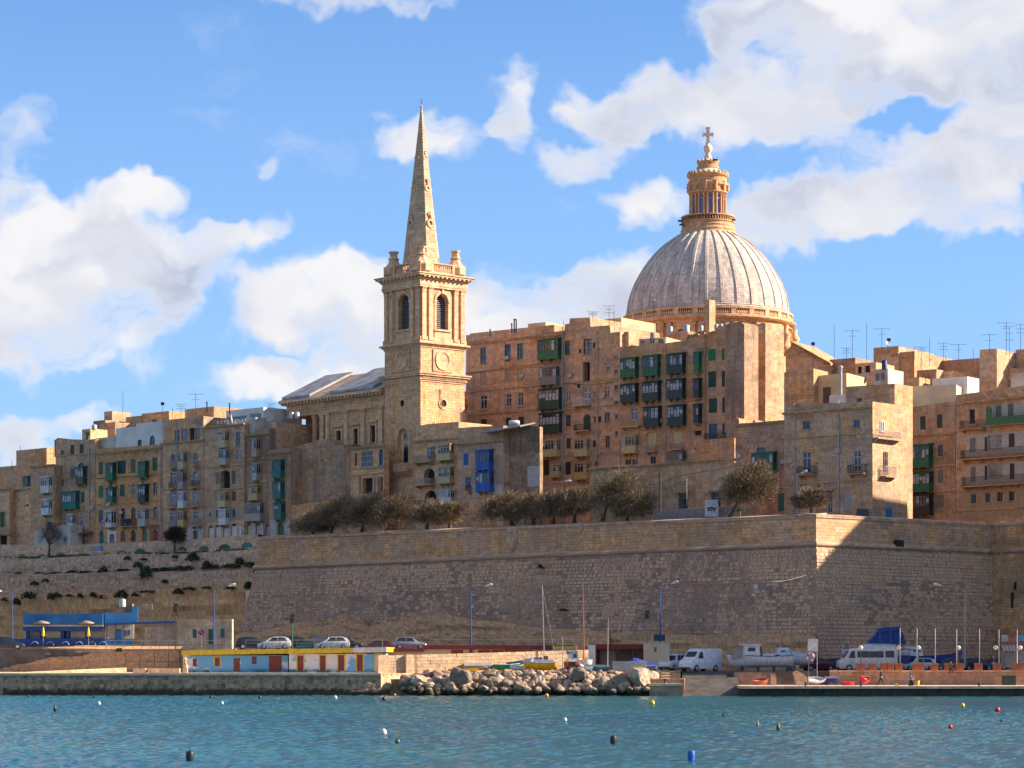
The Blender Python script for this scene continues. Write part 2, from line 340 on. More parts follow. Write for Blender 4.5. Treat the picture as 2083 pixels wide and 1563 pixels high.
# ------------------------------------------------------------------ water
def make_water():
    m, t, b = base_mat('harbour water')
    tc = t.new('ShaderNodeTexCoord').outputs['Object']
    n = t.noise(tc, .035, 3, .5); n2 = t.noise(tc, .5, 3, .6)
    c = t.mix(t.ramp(n, .35, .65), (.004,.085,.125), (.008,.115,.140))
    c = t.mix(t.math('MULTIPLY', t.ramp(n2, .55, .8), .35), c, (.012,.15,.16))
    t.put(b.inputs['Base Color'], c); b.inputs['Roughness'].default_value = .09; b.inputs['IOR'].default_value = 1.333; b.inputs['Specular IOR Level'].default_value = .34
    bp = t.new('ShaderNodeBump'); bp.inputs['Distance'].default_value = .05; bp.inputs['Strength'].default_value = .9
    t.put(bp.inputs['Height'], t.math('ADD', t.noise(t.mapping(tc, scale=(1,1.3,1)), 4.0, 5, .66), t.math('MULTIPLY', t.noise(tc, 9, 3, .6), .35)))
    t.l.new(bp.outputs[0], b.inputs['Normal'])
    # near sheet: real ripples
    rg = np.random.RandomState(3)
    xs = np.linspace(-62, 62, 620); ys = 72+(275-72)*np.linspace(0, 1, 760)**1.2
    X, Y = np.meshgrid(xs, ys); Z = np.zeros_like(X)
    for i in range(46):
        L = rg.choice([.6,.75,.95,1.2,1.6,2.3]); th = rg.normal(.35, .75); k = 2*math.pi/L
        ph = rg.uniform(0, 6.28); A = .014*L**.8
        w = k*(X*math.cos(th)+Y*math.sin(th))+ph+.8*np.sin(X*.11+i)+.7*np.sin(Y*.13+i*2)
        env = .6+.4*np.sin(X*.05*math.cos(i)+Y*.04+i)
        Z += A*env*(1-np.abs(np.sin(w/2)))*1.6-A*.6
    edge = np.minimum(1, np.minimum(X+62, 62-X)/4)*np.minimum(1, (Y-72)/4); Z = Z*np.clip(edge, 0, 1)
    mb = MB(); ny, nx = X.shape
    V = np.stack([X, Y, Z], -1).reshape(-1, 3)
    idx = np.arange(ny*nx).reshape(ny, nx)
    Fq = np.stack([idx[:-1,:-1], idx[:-1,1:], idx[1:,1:], idx[1:,:-1]], -1).reshape(-1, 4)
    mb.v = V.tolist(); mb.f = [tuple(q) for q in Fq.tolist()]; mb.sm = [True]*len(mb.f)
    # the rest of the harbour: sheets butted round it
    o = len(mb.v)
    for (x0,y0,x1,y1) in [(-3000,-2500,3000,72),(-3000,72,-62,275),(62,72,3000,275),(-3000,275,3000,420)]:
        mb.add([(x0,y0,0),(x1,y0,0),(x1,y1,0),(x0,y1,0)], [(0,1,2,3)])
    w = mb.build('sea', m, loc=(0,0,0)); tag(w, kind='structure')
make_water()
# ------------------------------------------------------------------ bastion
BR = Plane(1660, 300, 0)         # reference
CORN = W(1660, 1045, 300)        # salient corner at parapet level
PF = Plane(1660, 300, 42.0)      # long front face, runs left and away (right end = corner)
PR = PF.side(0.0); PR.A = PF.A.copy(); PR.u = Vector((math.cos(R(44)), math.sin(R(44)))); PR.n = Vector((math.sin(R(44)), -math.cos(R(44))))
bast = empty('bastion', (CORN.x, CORN.y, 2.3), 'huge sloping stone bastion wall with rounded string course above the quay', 'fortress wall')
SL = PF.S(520)                   # left end (negative)
SRR = PR.S(2018)
print('bastion', SL, SRR)
def zpar(px): return PF.Z(px, 1045+(1660-px)*47/1135)
def zcor(px): return PF.Z(px, 1101+(1660-px)*49/1140)
ZC0 = PF.Z(1660, 1101); ZP0 = PF.Z(1660, 1045)
# front parapet, cordon and battered scarp as strips following the measured lines
def strip(pl, s0, s1, zfun, n, d_top, depth, mb):
    pass
BAT = .125                       # batter: metres out per metre down
def front_pts(s):
    px = CX+F*(PF.A.x+PF.u.x*s)/(PF.A.y+PF.u.y*s)
    return zpar(px), zcor(px)
mpar = MB(); mcor = MB(); mscarp = MB(); mcope = MB()
NS = 24
ss = np.linspace(SL, 0, NS+1)
zl = [front_pts(s) for s in ss]
def quadstrip(mb, pl, ss, zt, zb, dt, db):
    vs = []; fs = []
    for i, s in enumerate(ss): vs += [pl.P(s, zb[i], db), pl.P(s, zt[i], dt)]
    for i in range(len(ss)-1): fs.append((2*i, 2*i+2, 2*i+3, 2*i+1))
    mb.add(vs, fs)
ZB = 2.0
def face(pl, ss, zt, zc, mitL, mitR):
    """mitre: extend the ends with depth so corners close"""
    quadstrip(mpar, pl, ss, [z-.35 for z in zt], zc, 0, 0)
    # cordon: half-round
    n = 8
    for k in range(n):
        a0 = math.pi*k/n-math.pi/2; a1 = math.pi*(k+1)/n-math.pi/2; r = .34
        vs = []; fs = []
        for i, s in enumerate(ss):
            for a in (a0, a1):
                d = math.cos(a)*r; z = zc[i]-.30+math.sin(a)*r
                so = s+(mitR*d if i == len(ss)-1 else 0)-(mitL*d if i == 0 else 0)
                vs.append(pl.P(so, z, d))
        for i in range(len(ss)-1): fs.append((2*i, 2*i+2, 2*i+3, 2*i+1))
        mcor.add(vs, fs, True)
    # coping
    for i in range(len(ss)-1):
        a, b = ss[i], ss[i+1]
        mr = .12*mitR if i == len(ss)-2 else 0; ml = .12*mitL if i == 0 else 0
        v = [pl.P(a-ml, zt[i]-.45, .12), pl.P(b+mr, zt[i+1]-.45, .12), pl.P(b, zt[i+1]-.45, -2.2), pl.P(a, zt[i]-.45, -2.2),
             pl.P(a-ml, zt[i]-.08, .12), pl.P(b+mr, zt[i+1]-.08, .12), pl.P(b, zt[i+1]+.18, -2.2), pl.P(a, zt[i]+.18, -2.2)]
        mcope.hexa(v)
def scarp(pl, s, z, d=0.0): return pl.P(s, z, d)
def battered(pl, ss, zc, mitL, mitR, mb):
    vs = []; fs = []
    for i, s in enumerate(ss):
        dz = zc[i]-.3-ZB; db = dz*BAT
        so = s+(mitR*db if i == len(ss)-1 else 0)-(mitL*db if i == 0 else 0)
        vs += [pl.P(so, ZB, db), pl.P(s, zc[i]-.3, 0)]
    for i in range(len(ss)-1): fs.append((2*i, 2*i+2, 2*i+3, 2*i+1))
    mb.add(vs, fs)
zt = [a for a, b in zl]; zc = [b for a, b in zl]
face(PF, ss, zt, zc, .9, .95); battered(PF, ss, zc, 1.9, 1.0, mscarp)
sr = np.linspace(0, SRR, 9)
def rz(s):
    px = CX+F*(PR.A.x+PR.u.x*s)/(PR.A.y+PR.u.y*s)
    k = (px-1660)/358
    Yv = PR.A.y+PR.u.y*s
    return CZ+(HY-(1045+19*k))/F*Yv, CZ+(HY-(1101+16*k))/F*Yv
zr = [rz(s) for s in sr]
ztr = [a for a, b in zr]; zcr = [b for a, b in zr]
mpar_l = mpar; mpar = MB()
face(PR, sr, ztr, zcr, .95, .3); battered(PR, sr, zcr, 1.0, .3, mscarp)
# third face: comes forward again at the right edge and runs on beyond the frame
P3 = Plane(CX, 100, 0); e = PR.P(SRR, 0)
P3.A = Vector((e.x, e.y)); e3 = 1; P3.u = Vector((math.cos(R(44)), -math.sin(R(44)))); P3.n = Vector((-math.sin(R(44)), -math.cos(R(44))))
s3 = np.linspace(0, 60, 7)
z3t = [ztr[-1]-.02*i for i in range(7)]; z3c = [zcr[-1]-.02*i for i in range(7)]
mpar_r = mpar; mpar = MB()
face(P3, s3, z3t, z3c, .3, 0); mpar_3 = mpar
mscarp3 = MB(); battered(P3, s3, z3c, .3, 0, mscarp3)
m_p3 = stone('re-entrant ochre stone', (.45,.32,.21), (.49,.30,.16), (.15,.115,.09), w=.8, h=.38, sa=.6, pa=.9)
ob = mpar_l
ob.add(mpar_r.v, mpar_r.f)
ob.build('parapet', m_par, bast); mcope.build('coping', m_cap, bast); mcor.build('cordon', m_cap, bast)
mscarp.build('scarp', m_bast, bast)
mpar_3.add(mscarp3.v, mscarp3.f); mpar_3.build('flank', m_p3, bast)
# recesses: a drain slot in the right face, two slits in the flank
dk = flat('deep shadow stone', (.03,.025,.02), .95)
mb = MB(); s0 = PR.S(1818); PR.box(mb, s0, PR.S(1834), PR.Z(1826,1109)if False else zr[4][1]-.25, zr[4][1]+.55, .36, -.1)
mb.build('drain_opening', dk, bast)
mb = MB()
for (x, y0, y1) in ((2062,1184,1200),(2058,1205,1240)):
    a = P3.S(x-2, 1.0); z1 = CZ+(HY-y0)/F*P3.Yof(a, 1.6); z0 = CZ+(HY-y1)/F*P3.Yof(a, 1.6); dd = (z3c[0]-(z0+z1)/2)*BAT
    P3.box(mb, a-.05, a+.28, z0, z1, dd-.5, dd+.08)
mb.build('loophole', dk, bast)
# heraldic shield carved on the parapet
mb = MB(); sc_ = PF.S(1042); zc_ = PF.Z(1042, 1101)
shield = [(-.9,1.2),(-.7,1.5),(0,1.7),(.7,1.5),(.9,1.2),(.95,.2),(.6,-.8),(0,-1.6),(-.6,-.8),(-.95,.2)]
poly(PF, [(sc_+a, zc_+b) for a, b in shield], 0, .14, mb)
poly(PF, [(sc_+a*.7, zc_+b*.72) for a, b in shield], .14, .25, mb)
mb.box((0,0,0),(0,0,0)) if False else None
mb.build('shield', m_cap, bast)
# ---- stones of the scarp: real courses proud of the core, patchy as in the photograph
def lerp(a, b, t): return a+(b-a)*t
def stone_faces(pl, s0, s1, z0, z1, bat_top, out, jit, rg):
    g_ = .035
    q = []
    for (s, z) in ((s0+g_, z0+g_), (s1-g_, z0+g_), (s1-g_, z1-g_), (s0+g_, z1-g_)):
        d = (bat_top-z)*BAT; q.append((s+rg.uniform(-jit, jit), z+rg.uniform(-jit, jit), d))
    inner = [pl.P(s, z, d-.06) for s, z, d in q]
    outer = [pl.P(lerp(s, (s0+s1)/2, .07), lerp(z, (z0+z1)/2, .09), d+out) for s, z, d in q]
    return inner+outer, [(4,5,6,7),(0,1,5,4),(1,2,6,5),(2,3,7,6),(3,0,4,7)]
from mathutils import noise as mnoise
def course_wall(pl, sa, sb, ctop, zlow, rg, ch=.43, smin=.45, smax=1.0, keep=lambda s, z: 1.0, ends=(0,0)):
    out = []
    z = zlow
    while z < ctop((sa+sb)/2)-.6:
        h = ch*rg.uniform(.86, 1.14)
        s = sa-ends[0]*(ctop(sa)-z)*BAT
        end = sb+ends[1]*(ctop(sb)-z)*BAT
        while s < end:
            w = rg.uniform(smin, smax); s1 = min(s+w, end)
            if z+h < ctop(s)-.45 and s1-s > .2:
                p = keep(s, z)
                out.append((s, s1, z, z+h, p))
            s = s1
        z += h
    return out
rg = np.random.RandomState(11)
def ctopF(s): return float(np.interp(s, ss, zc))-.3
def ctopR(s): return float(np.interp(s, sr, zcr))-.3
def rockline(px):       # bottom of the masonry over the bare rock at the foot of the wall (photo y)
    return float(np.interp(px, [480,520,560,600,640,700,745,800,850,900,960,1050,1100,1200,1300,1400,1660], [1290,1288,1275,1268,1268,1262,1276,1264,1256,1250,1262,1272,1280,1285,1288,1290,1292]))
def keepF(s, z):
    v = .75*mnoise.noise((s*.10, z*.14, 1.3))+.7*mnoise.noise((s*.42, z*.55, 7))+.55*mnoise.noise((s*.30, z*.04, 17))
    return v
stones = []
for pl, lst, ct in ((PF, course_wall(PF, SL, 0, ctopF, 5.0, rg, keep=keepF, ends=(1.0, 1.0)), ctopF), (PR, course_wall(PR, 0, SRR, ctopR, 3.2, rg, keep=keepF, ends=(1.0,-1.0)), ctopR)):
    for (a, b, z0, z1, v) in lst:
        pc = pl.P((a+b)/2, (z0+z1)/2, 1.0); px = CX+F*pc.x/pc.y; py = HY-F*(pc.z-CZ)/pc.y
        if pl is PF and py > rockline(px)-3: continue
        if px > 2040: continue
        stones.append((pl, a, b, z0, z1, v, ct((a+b)/2), px, py, pc.y))
print('stones', len(stones))
big_stones = sorted(range(len(stones)), key=lambda i: -((stones[i][2]-stones[i][1])*(stones[i][4]-stones[i][3]))/stones[i][9]**2)
single = set(big_stones[:290])
m1 = MB(); m2 = MB(); m3 = MB()
m_st_l = stone('pale scarp stone', (.48,.37,.285), (.50,.36,.245), (.15,.12,.10), w=3, h=3, sa=.5, pa=.6, joint=0, bump=.05)
m_st_d = stone('grey crusted scarp stone', (.31,.25,.215), (.36,.27,.205), (.10,.085,.078), w=3, h=3, sa=.6, pa=.5, joint=0, bump=.05)
m_st_o = stone('rust stained scarp stone', (.46,.28,.16), (.46,.28,.15), (.15,.12,.10), w=3, h=3, sa=.5, pa=.5, joint=0, bump=.05)
for i, (pl, a, b, z0, z1, v, ct, px, py, Y) in enumerate(stones):
    hfrac = (z0-3)/(ct-3)
    dens = v*1.0+rg.uniform(-.6,.6)+(.26 if hfrac < .70 else -.40)+(-.55 if pl is PR else 0)+(-.25 if px < 600 and pl is PF else 0)
    q = rg.random()
    if q < .028: m, mt = m3, m_st_o
    elif dens > .12: m, mt = m2, m_st_d
    else: m, mt = m1, m_st_l
    out = rg.uniform(.02, .10) if mt is not m_st_d else rg.uniform(-.01, .07)
    vs, fs = stone_faces(pl, a, b, z0, z1, ct, out, .03, rg)
    if i in single: MB().add(vs, fs).build('stone', mt, bast)
    else: m.add(vs, fs)
for m, mt in ((m1, m_st_l), (m2, m_st_d), (m3, m_st_o)):
    tag(m.build('masonry', mt, bast), kind='stuff')
# ---- bare rock foot under the wall (its own thing): jagged shelf along the bottom left
def rock_shelf(name, label, pts_top, pts_bot, Ytop, Ybot, m, nz=14, amp=.5, seed=0, kind=None, back=6):
    """a rough face between two photo polylines, each given (px,py) and a depth function"""
    xs_ = np.linspace(pts_top[0][0], pts_top[-1][0], 150)
    mb = MB(); vs = []; fs = []
    for i, px in enumerate(xs_):
        yt = np.interp(px, [p[0] for p in pts_top], [p[1] for p in pts_top]); yb = np.interp(px, [p[0] for p in pts_bot], [p[1] for p in pts_bot])
        A = W(px, yt, Ytop(px)); B = W(px, yb, Ybot(px))
        for j in range(nz+1):
            f = j/nz; p = A.lerp(B, f)
            dn = mnoise.fractal((p.x*.22+seed, p.z*.65, seed), 1.0, 2.0, 5)*amp*1.4+(.3*amp if (int(p.z*1.7+mnoise.noise((p.x*.2, 0, seed))*2) % 2) else 0)
            p.y -= dn*min(1, f*5)
            vs.append(p)
        if i < len(xs_)-1:
            for j in range(nz):
                a = i*(nz+1)+j; fs.append((a, a+1, a+nz+2, a+nz+1))
    n0 = len(vs)
    for i, px in enumerate(xs_):                      # top runs back
        p = vs[i*(nz+1)].copy(); p.y += back; p.z += .4; vs.append(p)
    for i in range(len(xs_)-1): fs.append((i*(nz+1), (i+1)*(nz+1), n0+i+1, n0+i))
    mb.add(vs, fs); o = mb.build(name, m)
    if kind: tag(o, kind=kind)
    else: tag(o, label, 'rock')
    return o
def Yfoot(px, dz=13.0):
    s = PF.S(px, dz*BAT); return PF.Yof(s, dz*BAT)
def Yf(px): return Yfoot(px, 11)-.5
rock_shelf('rock_outcrop', 'bare ochre rock shelf exposed under the left half of the bastion wall',
    [(478,1292),(500,1286),(520,1289),(560,1278),(600,1268),(640,1266),(700,1258),(742,1262),(746,1276),(800,1264),(850,1256),(905,1250),(960,1260),(1050,1270),(1100,1278),(1200,1284),(1240,1286)],
    [(478,1325),(1240,1325)], lambda p: Yf(p), lambda p: Yf(p)-2.4, m_rockf, amp=.55, seed=4)
rock_shelf('rock_ledge', 'low grey rock ledge along the foot of the bastion behind the white boats',
    [(1236,1288),(1300,1292),(1400,1291),(1480,1297),(1500,1286),(1540,1290),(1600,1288),(1650,1290),(1662,1300)],
    [(1236,1372),(1662,1372)], lambda p: Yf(p), lambda p: Yf(p)-1.6, m_rockf, amp=.45, seed=9)
# ------------------------------------------------------------------ facade kit
def C(name, col, rough=.55, metal=0.0, **k): return flat(name, col, rough, metal, **k)
PAINT = {'g': C('green paint', (.012,.125,.055)), 'dg': C('dark green paint', (.012,.055,.036)), 'tg': C('teal green paint', (.015,.15,.11)),
 'bg': C('bright green paint', (.01,.20,.06)), 'og': C('olive grey paint', (.11,.12,.075)), 'b': C('blue paint', (.012,.10,.38)), 'lb': C('pale blue paint', (.10,.24,.36)),
 'c': C('cream paint', (.52,.42,.22)), 'y': C('yellow ochre paint', (.52,.36,.12)), 'w': C('white paint', (.62,.60,.58)), 'gw': C('grey white paint', (.42,.39,.36)),
 'br': C('brown paint', (.16,.07,.03)), 'gr': C('grey paint', (.19,.18,.18)), 'pk': C('pinkish paint', (.40,.29,.25)), 'dk': C('black brown paint', (.035,.028,.025)),
 'dr': C('dark red paint', (.15,.022,.018)), 'st': C('stone coloured paint', (.36,.26,.17)), 'dbg': C('bottle green paint', (.012,.045,.045)), 'gg': C('grey green paint', (.055,.075,.05))}
GLASS = flat('window glass', (.035,.055,.085), .12, var=.5, scale=.9)
GLASSB = flat('sky-tinted window glass', (.09,.16,.25), .12, var=.3, scale=.9)  # blue base colour stands in for the reflected sky
CURT = flat('curtained glass', (.34,.37,.40), .35, var=.25, scale=2)
SLATE = flat('grey slate roof', (.20,.20,.22), .8)
IRON = flat('dark iron', (.05,.048,.05), .5, .3)
IRONL = flat('grey railing iron', (.30,.29,.28), .5, .2)
ZINC = flat('zinc', (.42,.42,.43), .45, .5)
rnd = random.Random(5)
def wall_front(mb, pl, s0, s1, z0, z1, holes, dep=.28, reveals=True):
    S_ = sorted({s0, s1, *[v for h in holes for v in (h[0], h[1]) if s0 < v < s1]})
    Z_ = sorted({z0, z1, *[v for h in holes for v in (h[2], h[3]) if z0 < v < z1]})
    def inh(a, b):
        for h in holes:
            if h[0] < a < h[1] and h[2] < b < h[3]: return True
        return False
    for j in range(len(Z_)-1):
        i = 0
        while i < len(S_)-1:
            if inh((S_[i]+S_[i+1])/2, (Z_[j]+Z_[j+1])/2): i += 1; continue
            k = i
            while k+1 < len(S_)-1 and not inh((S_[k+1]+S_[k+2])/2, (Z_[j]+Z_[j+1])/2): k += 1
            mb.add([pl.P(S_[i], Z_[j]), pl.P(S_[k+1], Z_[j]), pl.P(S_[k+1], Z_[j+1]), pl.P(S_[i], Z_[j+1])], [(0,1,2,3)]); i = k+1
    for h in (holes if reveals else ()):
        a, b, c, d = h[:4]
        a, b, c, d = max(a, s0), min(b, s1), max(c, z0), min(d, z1)
        if b <= a or d <= c: continue
        dp = h[5] if len(h) > 5 else dep
        q = [(a, c), (b, c), (b, d), (a, d)]
        for i in range(4):
            p, r = q[i], q[(i+1) % 4]
            mb.add([pl.P(*p), pl.P(*r), pl.P(*r, -dp), pl.P(*p, -dp)], [(3,2,1,0)])
        mb.add([pl.P(*p, -dp) for p in q], [(0,1,2,3)])
        if len(h) > 4 and h[4]:         # arched head: fill the corners flush with the wall
            rr = (b-a)/2; zc = d-rr*h[4]; n = 6
            for sg_, x0 in ((-1, a), (1, b)):
                pts = [(x0, d)]
                for k in range(n+1):
                    th = math.pi/2*k/n; pts.append(((a+b)/2+sg_*rr*math.cos(th), zc+rr*h[4]*math.sin(th)))
                mb.prism([pl.P(x, z, -dp+.01) for x, z in pts], tuple(pl.P(0, 0, 0)-pl.P(0, 0, -dp+.01)))
def window(pl, root, s0, s1, z0, z1, style='w', arch=0, d=-.2, sill=True, glass=None, name='window'):
    P = PAINT[style]; w = s1-s0; h = z1-z0; fr = min(.09, w*.13)
    mb = MB(); zt = z1-(w/2*arch*.9 if arch else 0)
    pl.box(mb, s0, s0+fr, z0, zt, d, d+.08); pl.box(mb, s1-fr, s1, z0, zt, d, d+.08)
    pl.box(mb, s0+fr, s1-fr, z0, z0+fr, d, d+.08); pl.box(mb, s0+fr, s1-fr, z1-fr, z1, d, d+.08) if not arch else None
    if w > .55: pl.box(mb, (s0+s1)/2-fr*.45, (s0+s1)/2+fr*.45, z0+fr, z1-fr, d, d+.075)
    if h > 1.4: pl.box(mb, s0+fr, s1-fr, z0+h*.68, z0+h*.68+fr*.9, d, d+.07)
    if h > 2.2: pl.box(mb, s0+fr, s1-fr, z0+h*.3, z0+h*.3+fr*.9, d, d+.07)
    o = mb.build(name, P, root)
    g_ = MB(); pl.box(g_, s0+.01, s1-.01, z0+.01, z1-.01, d-.03, d+.02)
    g_.build('pane', glass or rnd.choice([GLASS, GLASS, GLASSB]), o)
    if sill:
        g_ = MB(); pl.box(g_, s0-.12, s1+.12, z0-.14, z0-.003, .003, .12); g_.build('sill', MATS['trim stone'], o)
    return o
def shutter(pl, root, s0, s1, z0, z1, style='g', d=-.12, arch=0):
    mb = MB(); m = (s0+s1)/2
    leaves = [(s0, m-.01), (m+.01, s1)] if s1-s0 > .5 else [(s0, s1)]
    for a, b in leaves:
        pl.box(mb, a, b, z0, z1, d, d+.04)
        for q in ((a, a+.07), (b-.07, b)): pl.box(mb, *q, z0, z1, d+.04, d+.075)
        n = max(4, int((z1-z0)/.14))
        for i in range(n):
            z = z0+(z1-z0)*(i+.15)/n; pl.box(mb, a+.07, b-.07, z, z+(z1-z0)/n*.5, d+.04, d+.066)
    return mb.build('shutter', PAINT[style], root)
def gallery(pl, root, s0, s1, z0, z1, style='g', n=5, D=.85, roof=True, corb=3, panel=.40, lights=.5):
    P = PAINT[style]; h = z1-z0; w = s1-s0
    mb = MB(); zp = z0+h*panel; zt = z1-h*.07
    pl.box(mb, s0, s1, z0, zp, 0.003, D)                                # lower panel
    pl.box(mb, s0-.05, s1+.05, zp, zp+.07, 0.003, D+.05)
    pl.box(mb, s0-.04, s1+.04, z0-.10, z0-.003, 0.003, D+.04)
    zr_ = zp+.07+(zt-zp)*.70
    for i in range(n+1):
        s = s0+(w-.08)*i/n; pl.box(mb, s, s+.08, zp+.07, zt, D-.09, D)
    for k in (0, .45): 
        pl.box(mb, s1-.08, s1, zp+.07, zt, D*k+.003, D*k+.09); pl.box(mb, s0, s0+.08, zp+.07, zt, D*k+.003, D*k+.09)
    pl.box(mb, s0+.08, s1-.08, zr_, zr_+.07, D-.08, D-.01); pl.box(mb, s1-.075, s1-.01, zr_, zr_+.07, .1, D-.09)
    pl.box(mb, s0, s1, zt, z1-.003, 0.003, D)
    for i in range(n):                                                   # raised fields on the panel
        a = s0+w*(i+.12)/n; b = s0+w*(i+.88)/n; pl.box(mb, a, b, z0+.1*h*panel+.05, zp-.08, D, D+.022)
    o = mb.build('enclosed_balcony', P, root)
    g_ = MB(); pl.box(g_, s0+.04, s1-.04, zp+.02, zt+.02, .02, D-.045)
    g_.build('glazing', GLASS, o)
    c = MB()
    for i in range(n):
        if rnd.random() < lights:
            a = s0+.08+(w-.08)*i/n; b = s0+(w-.08)*(i+1)/n; zz = zp+.07 if rnd.random() < .75 else zp+.5
            pl.box(c, a+.015, b-.015, zz, zr_, D-.044, D-.036)
            if rnd.random() < .4: pl.box(c, a+.015, b-.015, zr_+.09, zt, D-.044, D-.036)
    if c.v: c.build('curtain', CURT, o)
    if roof:
        r_ = MB()
        pts = [(s0-.12, z1), (s1+.12, z1)]
        r_.hexa([pl.P(s0-.12,z1,D+.16), pl.P(s1+.12,z1,D+.16), pl.P(s1+.12,z1,.003), pl.P(s0-.12,z1,.003), pl.P(s0-.12,z1+.06,D+.16), pl.P(s1+.12,z1+.06,D+.16), pl.P(s1+.12,z1+.28,.003), pl.P(s0-.12,z1+.28,.003)])
        r_.build('balcony_roof', P, o)
    if corb:
        k = MB()
        for i in range(corb):
            s = s0+.15+(w-.5)*i/max(1, corb-1)
            k.prism([pl.P(s, z0-.105, .003), pl.P(s, z0-.105, D-.1), pl.P(s, z0-.22, D-.15), pl.P(s, z0-.42, .3), pl.P(s, z0-.62, .003)], tuple(pl.u.to_3d()*.2))
        pl.box(k, s0-.02, s1+.02, z0-.19, z0-.104, .003, D-.02) if False else None
        k.build('corbel', MATS['trim stone'], o)
    return o
def balcony(pl, root, s0, s1, z0, z1, style='iron', D=.9, corb=2, slab=.16):
    m = {'iron': IRON, 'grey': IRONL}.get(style) or PAINT[style]
    mb = MB(); pl.box(mb, s0, s1, z0, z0+slab, .003, D)
    for i in range(corb):
        s = s0+.15+(s1-s0-.5)*i/max(1, corb-1)
        mb.prism([pl.P(s, z0-.003, .003), pl.P(s, z0-.003, D-.2), pl.P(s, z0-.15, D-.3), pl.P(s, z0-.45, .003)], tuple(pl.u.to_3d()*.2))
    o = mb.build('balcony', MATS['trim stone'], root)
    r_ = MB(); zb = z0+slab+.003
    for a, b, c, d in ((s0+.03, s1-.03, D-.06, D-.03),):
        pl.box(r_, a, b, z1-.05, z1, c, d); pl.box(r_, a, b, zb, zb+.04, c, d)
        n = max(4, int((s1-s0)/.14))
        for i in range(n+1):
            s = a+(b-a-.025)*i/n; pl.box(r_, s, s+.025, zb+.04, z1-.05, c, d)
    for s in (s0+.03, s1-.06):
        pl.box(r_, s, s+.03, z1-.05, z1, .003, D-.06)
        for i in range(5): pl.box(r_, s, s+.03, zb, z1-.05, .1+(D-.25)*i/4, .125+(D-.25)*i/4)
    r_.build('railing', m, o)
    return o
stone('trim stone', (.42,.315,.21), sa=.5, w=1.6, h=.6, joint=.2)
def house(name, label, pl, x0, x1, yb, top, mat, feats=(), depth=9.0, ref=None, strings=(), cornice=None, pipes=(), group=None, cat='house', parapet=True, s_range=None, wallbits=None, zb=None, root=None, ztop=None):
    """a facade laid out in photo pixels on its own plane; top = list of (px,py)"""
    s0, s1 = (pl.S(x0), pl.S(x1)) if s_range is None else s_range
    zb = pl.Z((x0+x1)/2, yb) if zb is None else zb
    if x0 > 591 or s_range is not None: zb = min(zb, 19.5)
    elif cat != 'wall' and zb > 10: zb -= 3
    prof = [(pl.S(px), pl.Z(px, py)) for px, py in top]
    prof[0] = (s0, prof[0][1]); prof[-1] = (s1, prof[-1][1])
    if ztop: prof = [(s0, ztop), (s1, ztop)]
    zm = min(z for _, z in prof)-.02
    if root is None:
        b = pl.P((s0+s1)/2, zb, -depth/2); root = empty(name, tuple(b), label, cat, group)
    holes = []; todo = []
    for f in feats:
        k = f[0]; X0, Y0, X1, Y1 = f[1:5]; st = f[5] if len(f) > 5 else None; ex = f[6] if len(f) > 6 else {}
        D = ex.get('D', .85)
        if k == 'gal':
            a, b = pl.S(X0, D), pl.S(X1); z1 = pl.Z(X0, Y0, D); z0 = pl.Z(X0, Y1, D)
            ex2 = {q: v for q, v in ex.items() if q != 'D'}
            todo.append((gallery, (a, b, z0, z1, st or 'g', max(2, round((b-a)/.62))), dict(ex2, D=D))); continue
        if k == 'bal':
            a, b = pl.S(X0, D), pl.S(X1); z1 = pl.Z(X0, Y0, D); z0 = pl.Z(X0, Y1, D)
            todo.append((balcony, (a, b, z0, z1, st or 'iron'), dict(D=D, **{q: v for q, v in ex.items() if q != 'D'}))); continue
        a, b = pl.S(X0), pl.S(X1); xm = (X0+X1)/2
        z1, z0 = pl.Z(xm, Y0), pl.Z(xm, Y1); ar = ex.get('arch', 0)
        if k in ('win', 'shut', 'hole'):
            holes.append((a, b, z0, z1, ar, ex.get('dep', .28)))
            if k == 'win': todo.append((window, (a, b, z0, z1, st or 'w'), dict(arch=ar, **{q: v for q, v in ex.items() if q in ('sill', 'glass')})))
            elif k == 'shut': todo.append((shutter, (a, b, z0, z1, st or 'g'), {}))
            else: todo.append(('dark', (a, b, z0, z1), ex))
            if ex.get('frame'):
                todo.append(('surround', (a, b, z0, z1), ex))
        elif k == 'door':
            holes.append((a, b, z0, z1, ar, .3)); todo.append(('door', (a, b, z0, z1, st or 'br'), ex))
        elif k == 'panel': todo.append(('panel', (a, b, z0, z1, st), ex))
    # merge guard: drop overlapping holes
    hs = []
    for h in holes:
        if h[2] < zm and h[1] > s0 and h[0] < s1:
            hh = list(h); hh[3] = min(h[3], zm-.05); hs.append(tuple(hh))
    mb = MB(); wall_front(mb, pl, s0, s1, zb, zm, hs)
    up = [(s0, zm), (s1, zm)]+prof[::-1]
    pp = [up[0]]
    for q in up[1:]:
        if abs(q[0]-pp[-1][0])+abs(q[1]-pp[-1][1]) > 1e-4: pp.append(q)
    mb.add([pl.P(a, b) for a, b in pp], [tuple(range(len(pp)))])
    out = [(s0, zb)]+prof+[(s1, zb)]
    for i in range(len(out)-1):
        (a, b), (c, d) = out[i], out[i+1]
        if abs(a-c)+abs(b-d) < 1e-4: continue
        mb.add([pl.P(a, b), pl.P(c, d), pl.P(c, d, -depth), pl.P(a, b, -depth)], [(0,1,2,3)])
    mb.add([pl.P(a, b, -depth) for a, b in out], [tuple(range(len(out)-1, -1, -1))])
    mb.build('wall', mat, root)
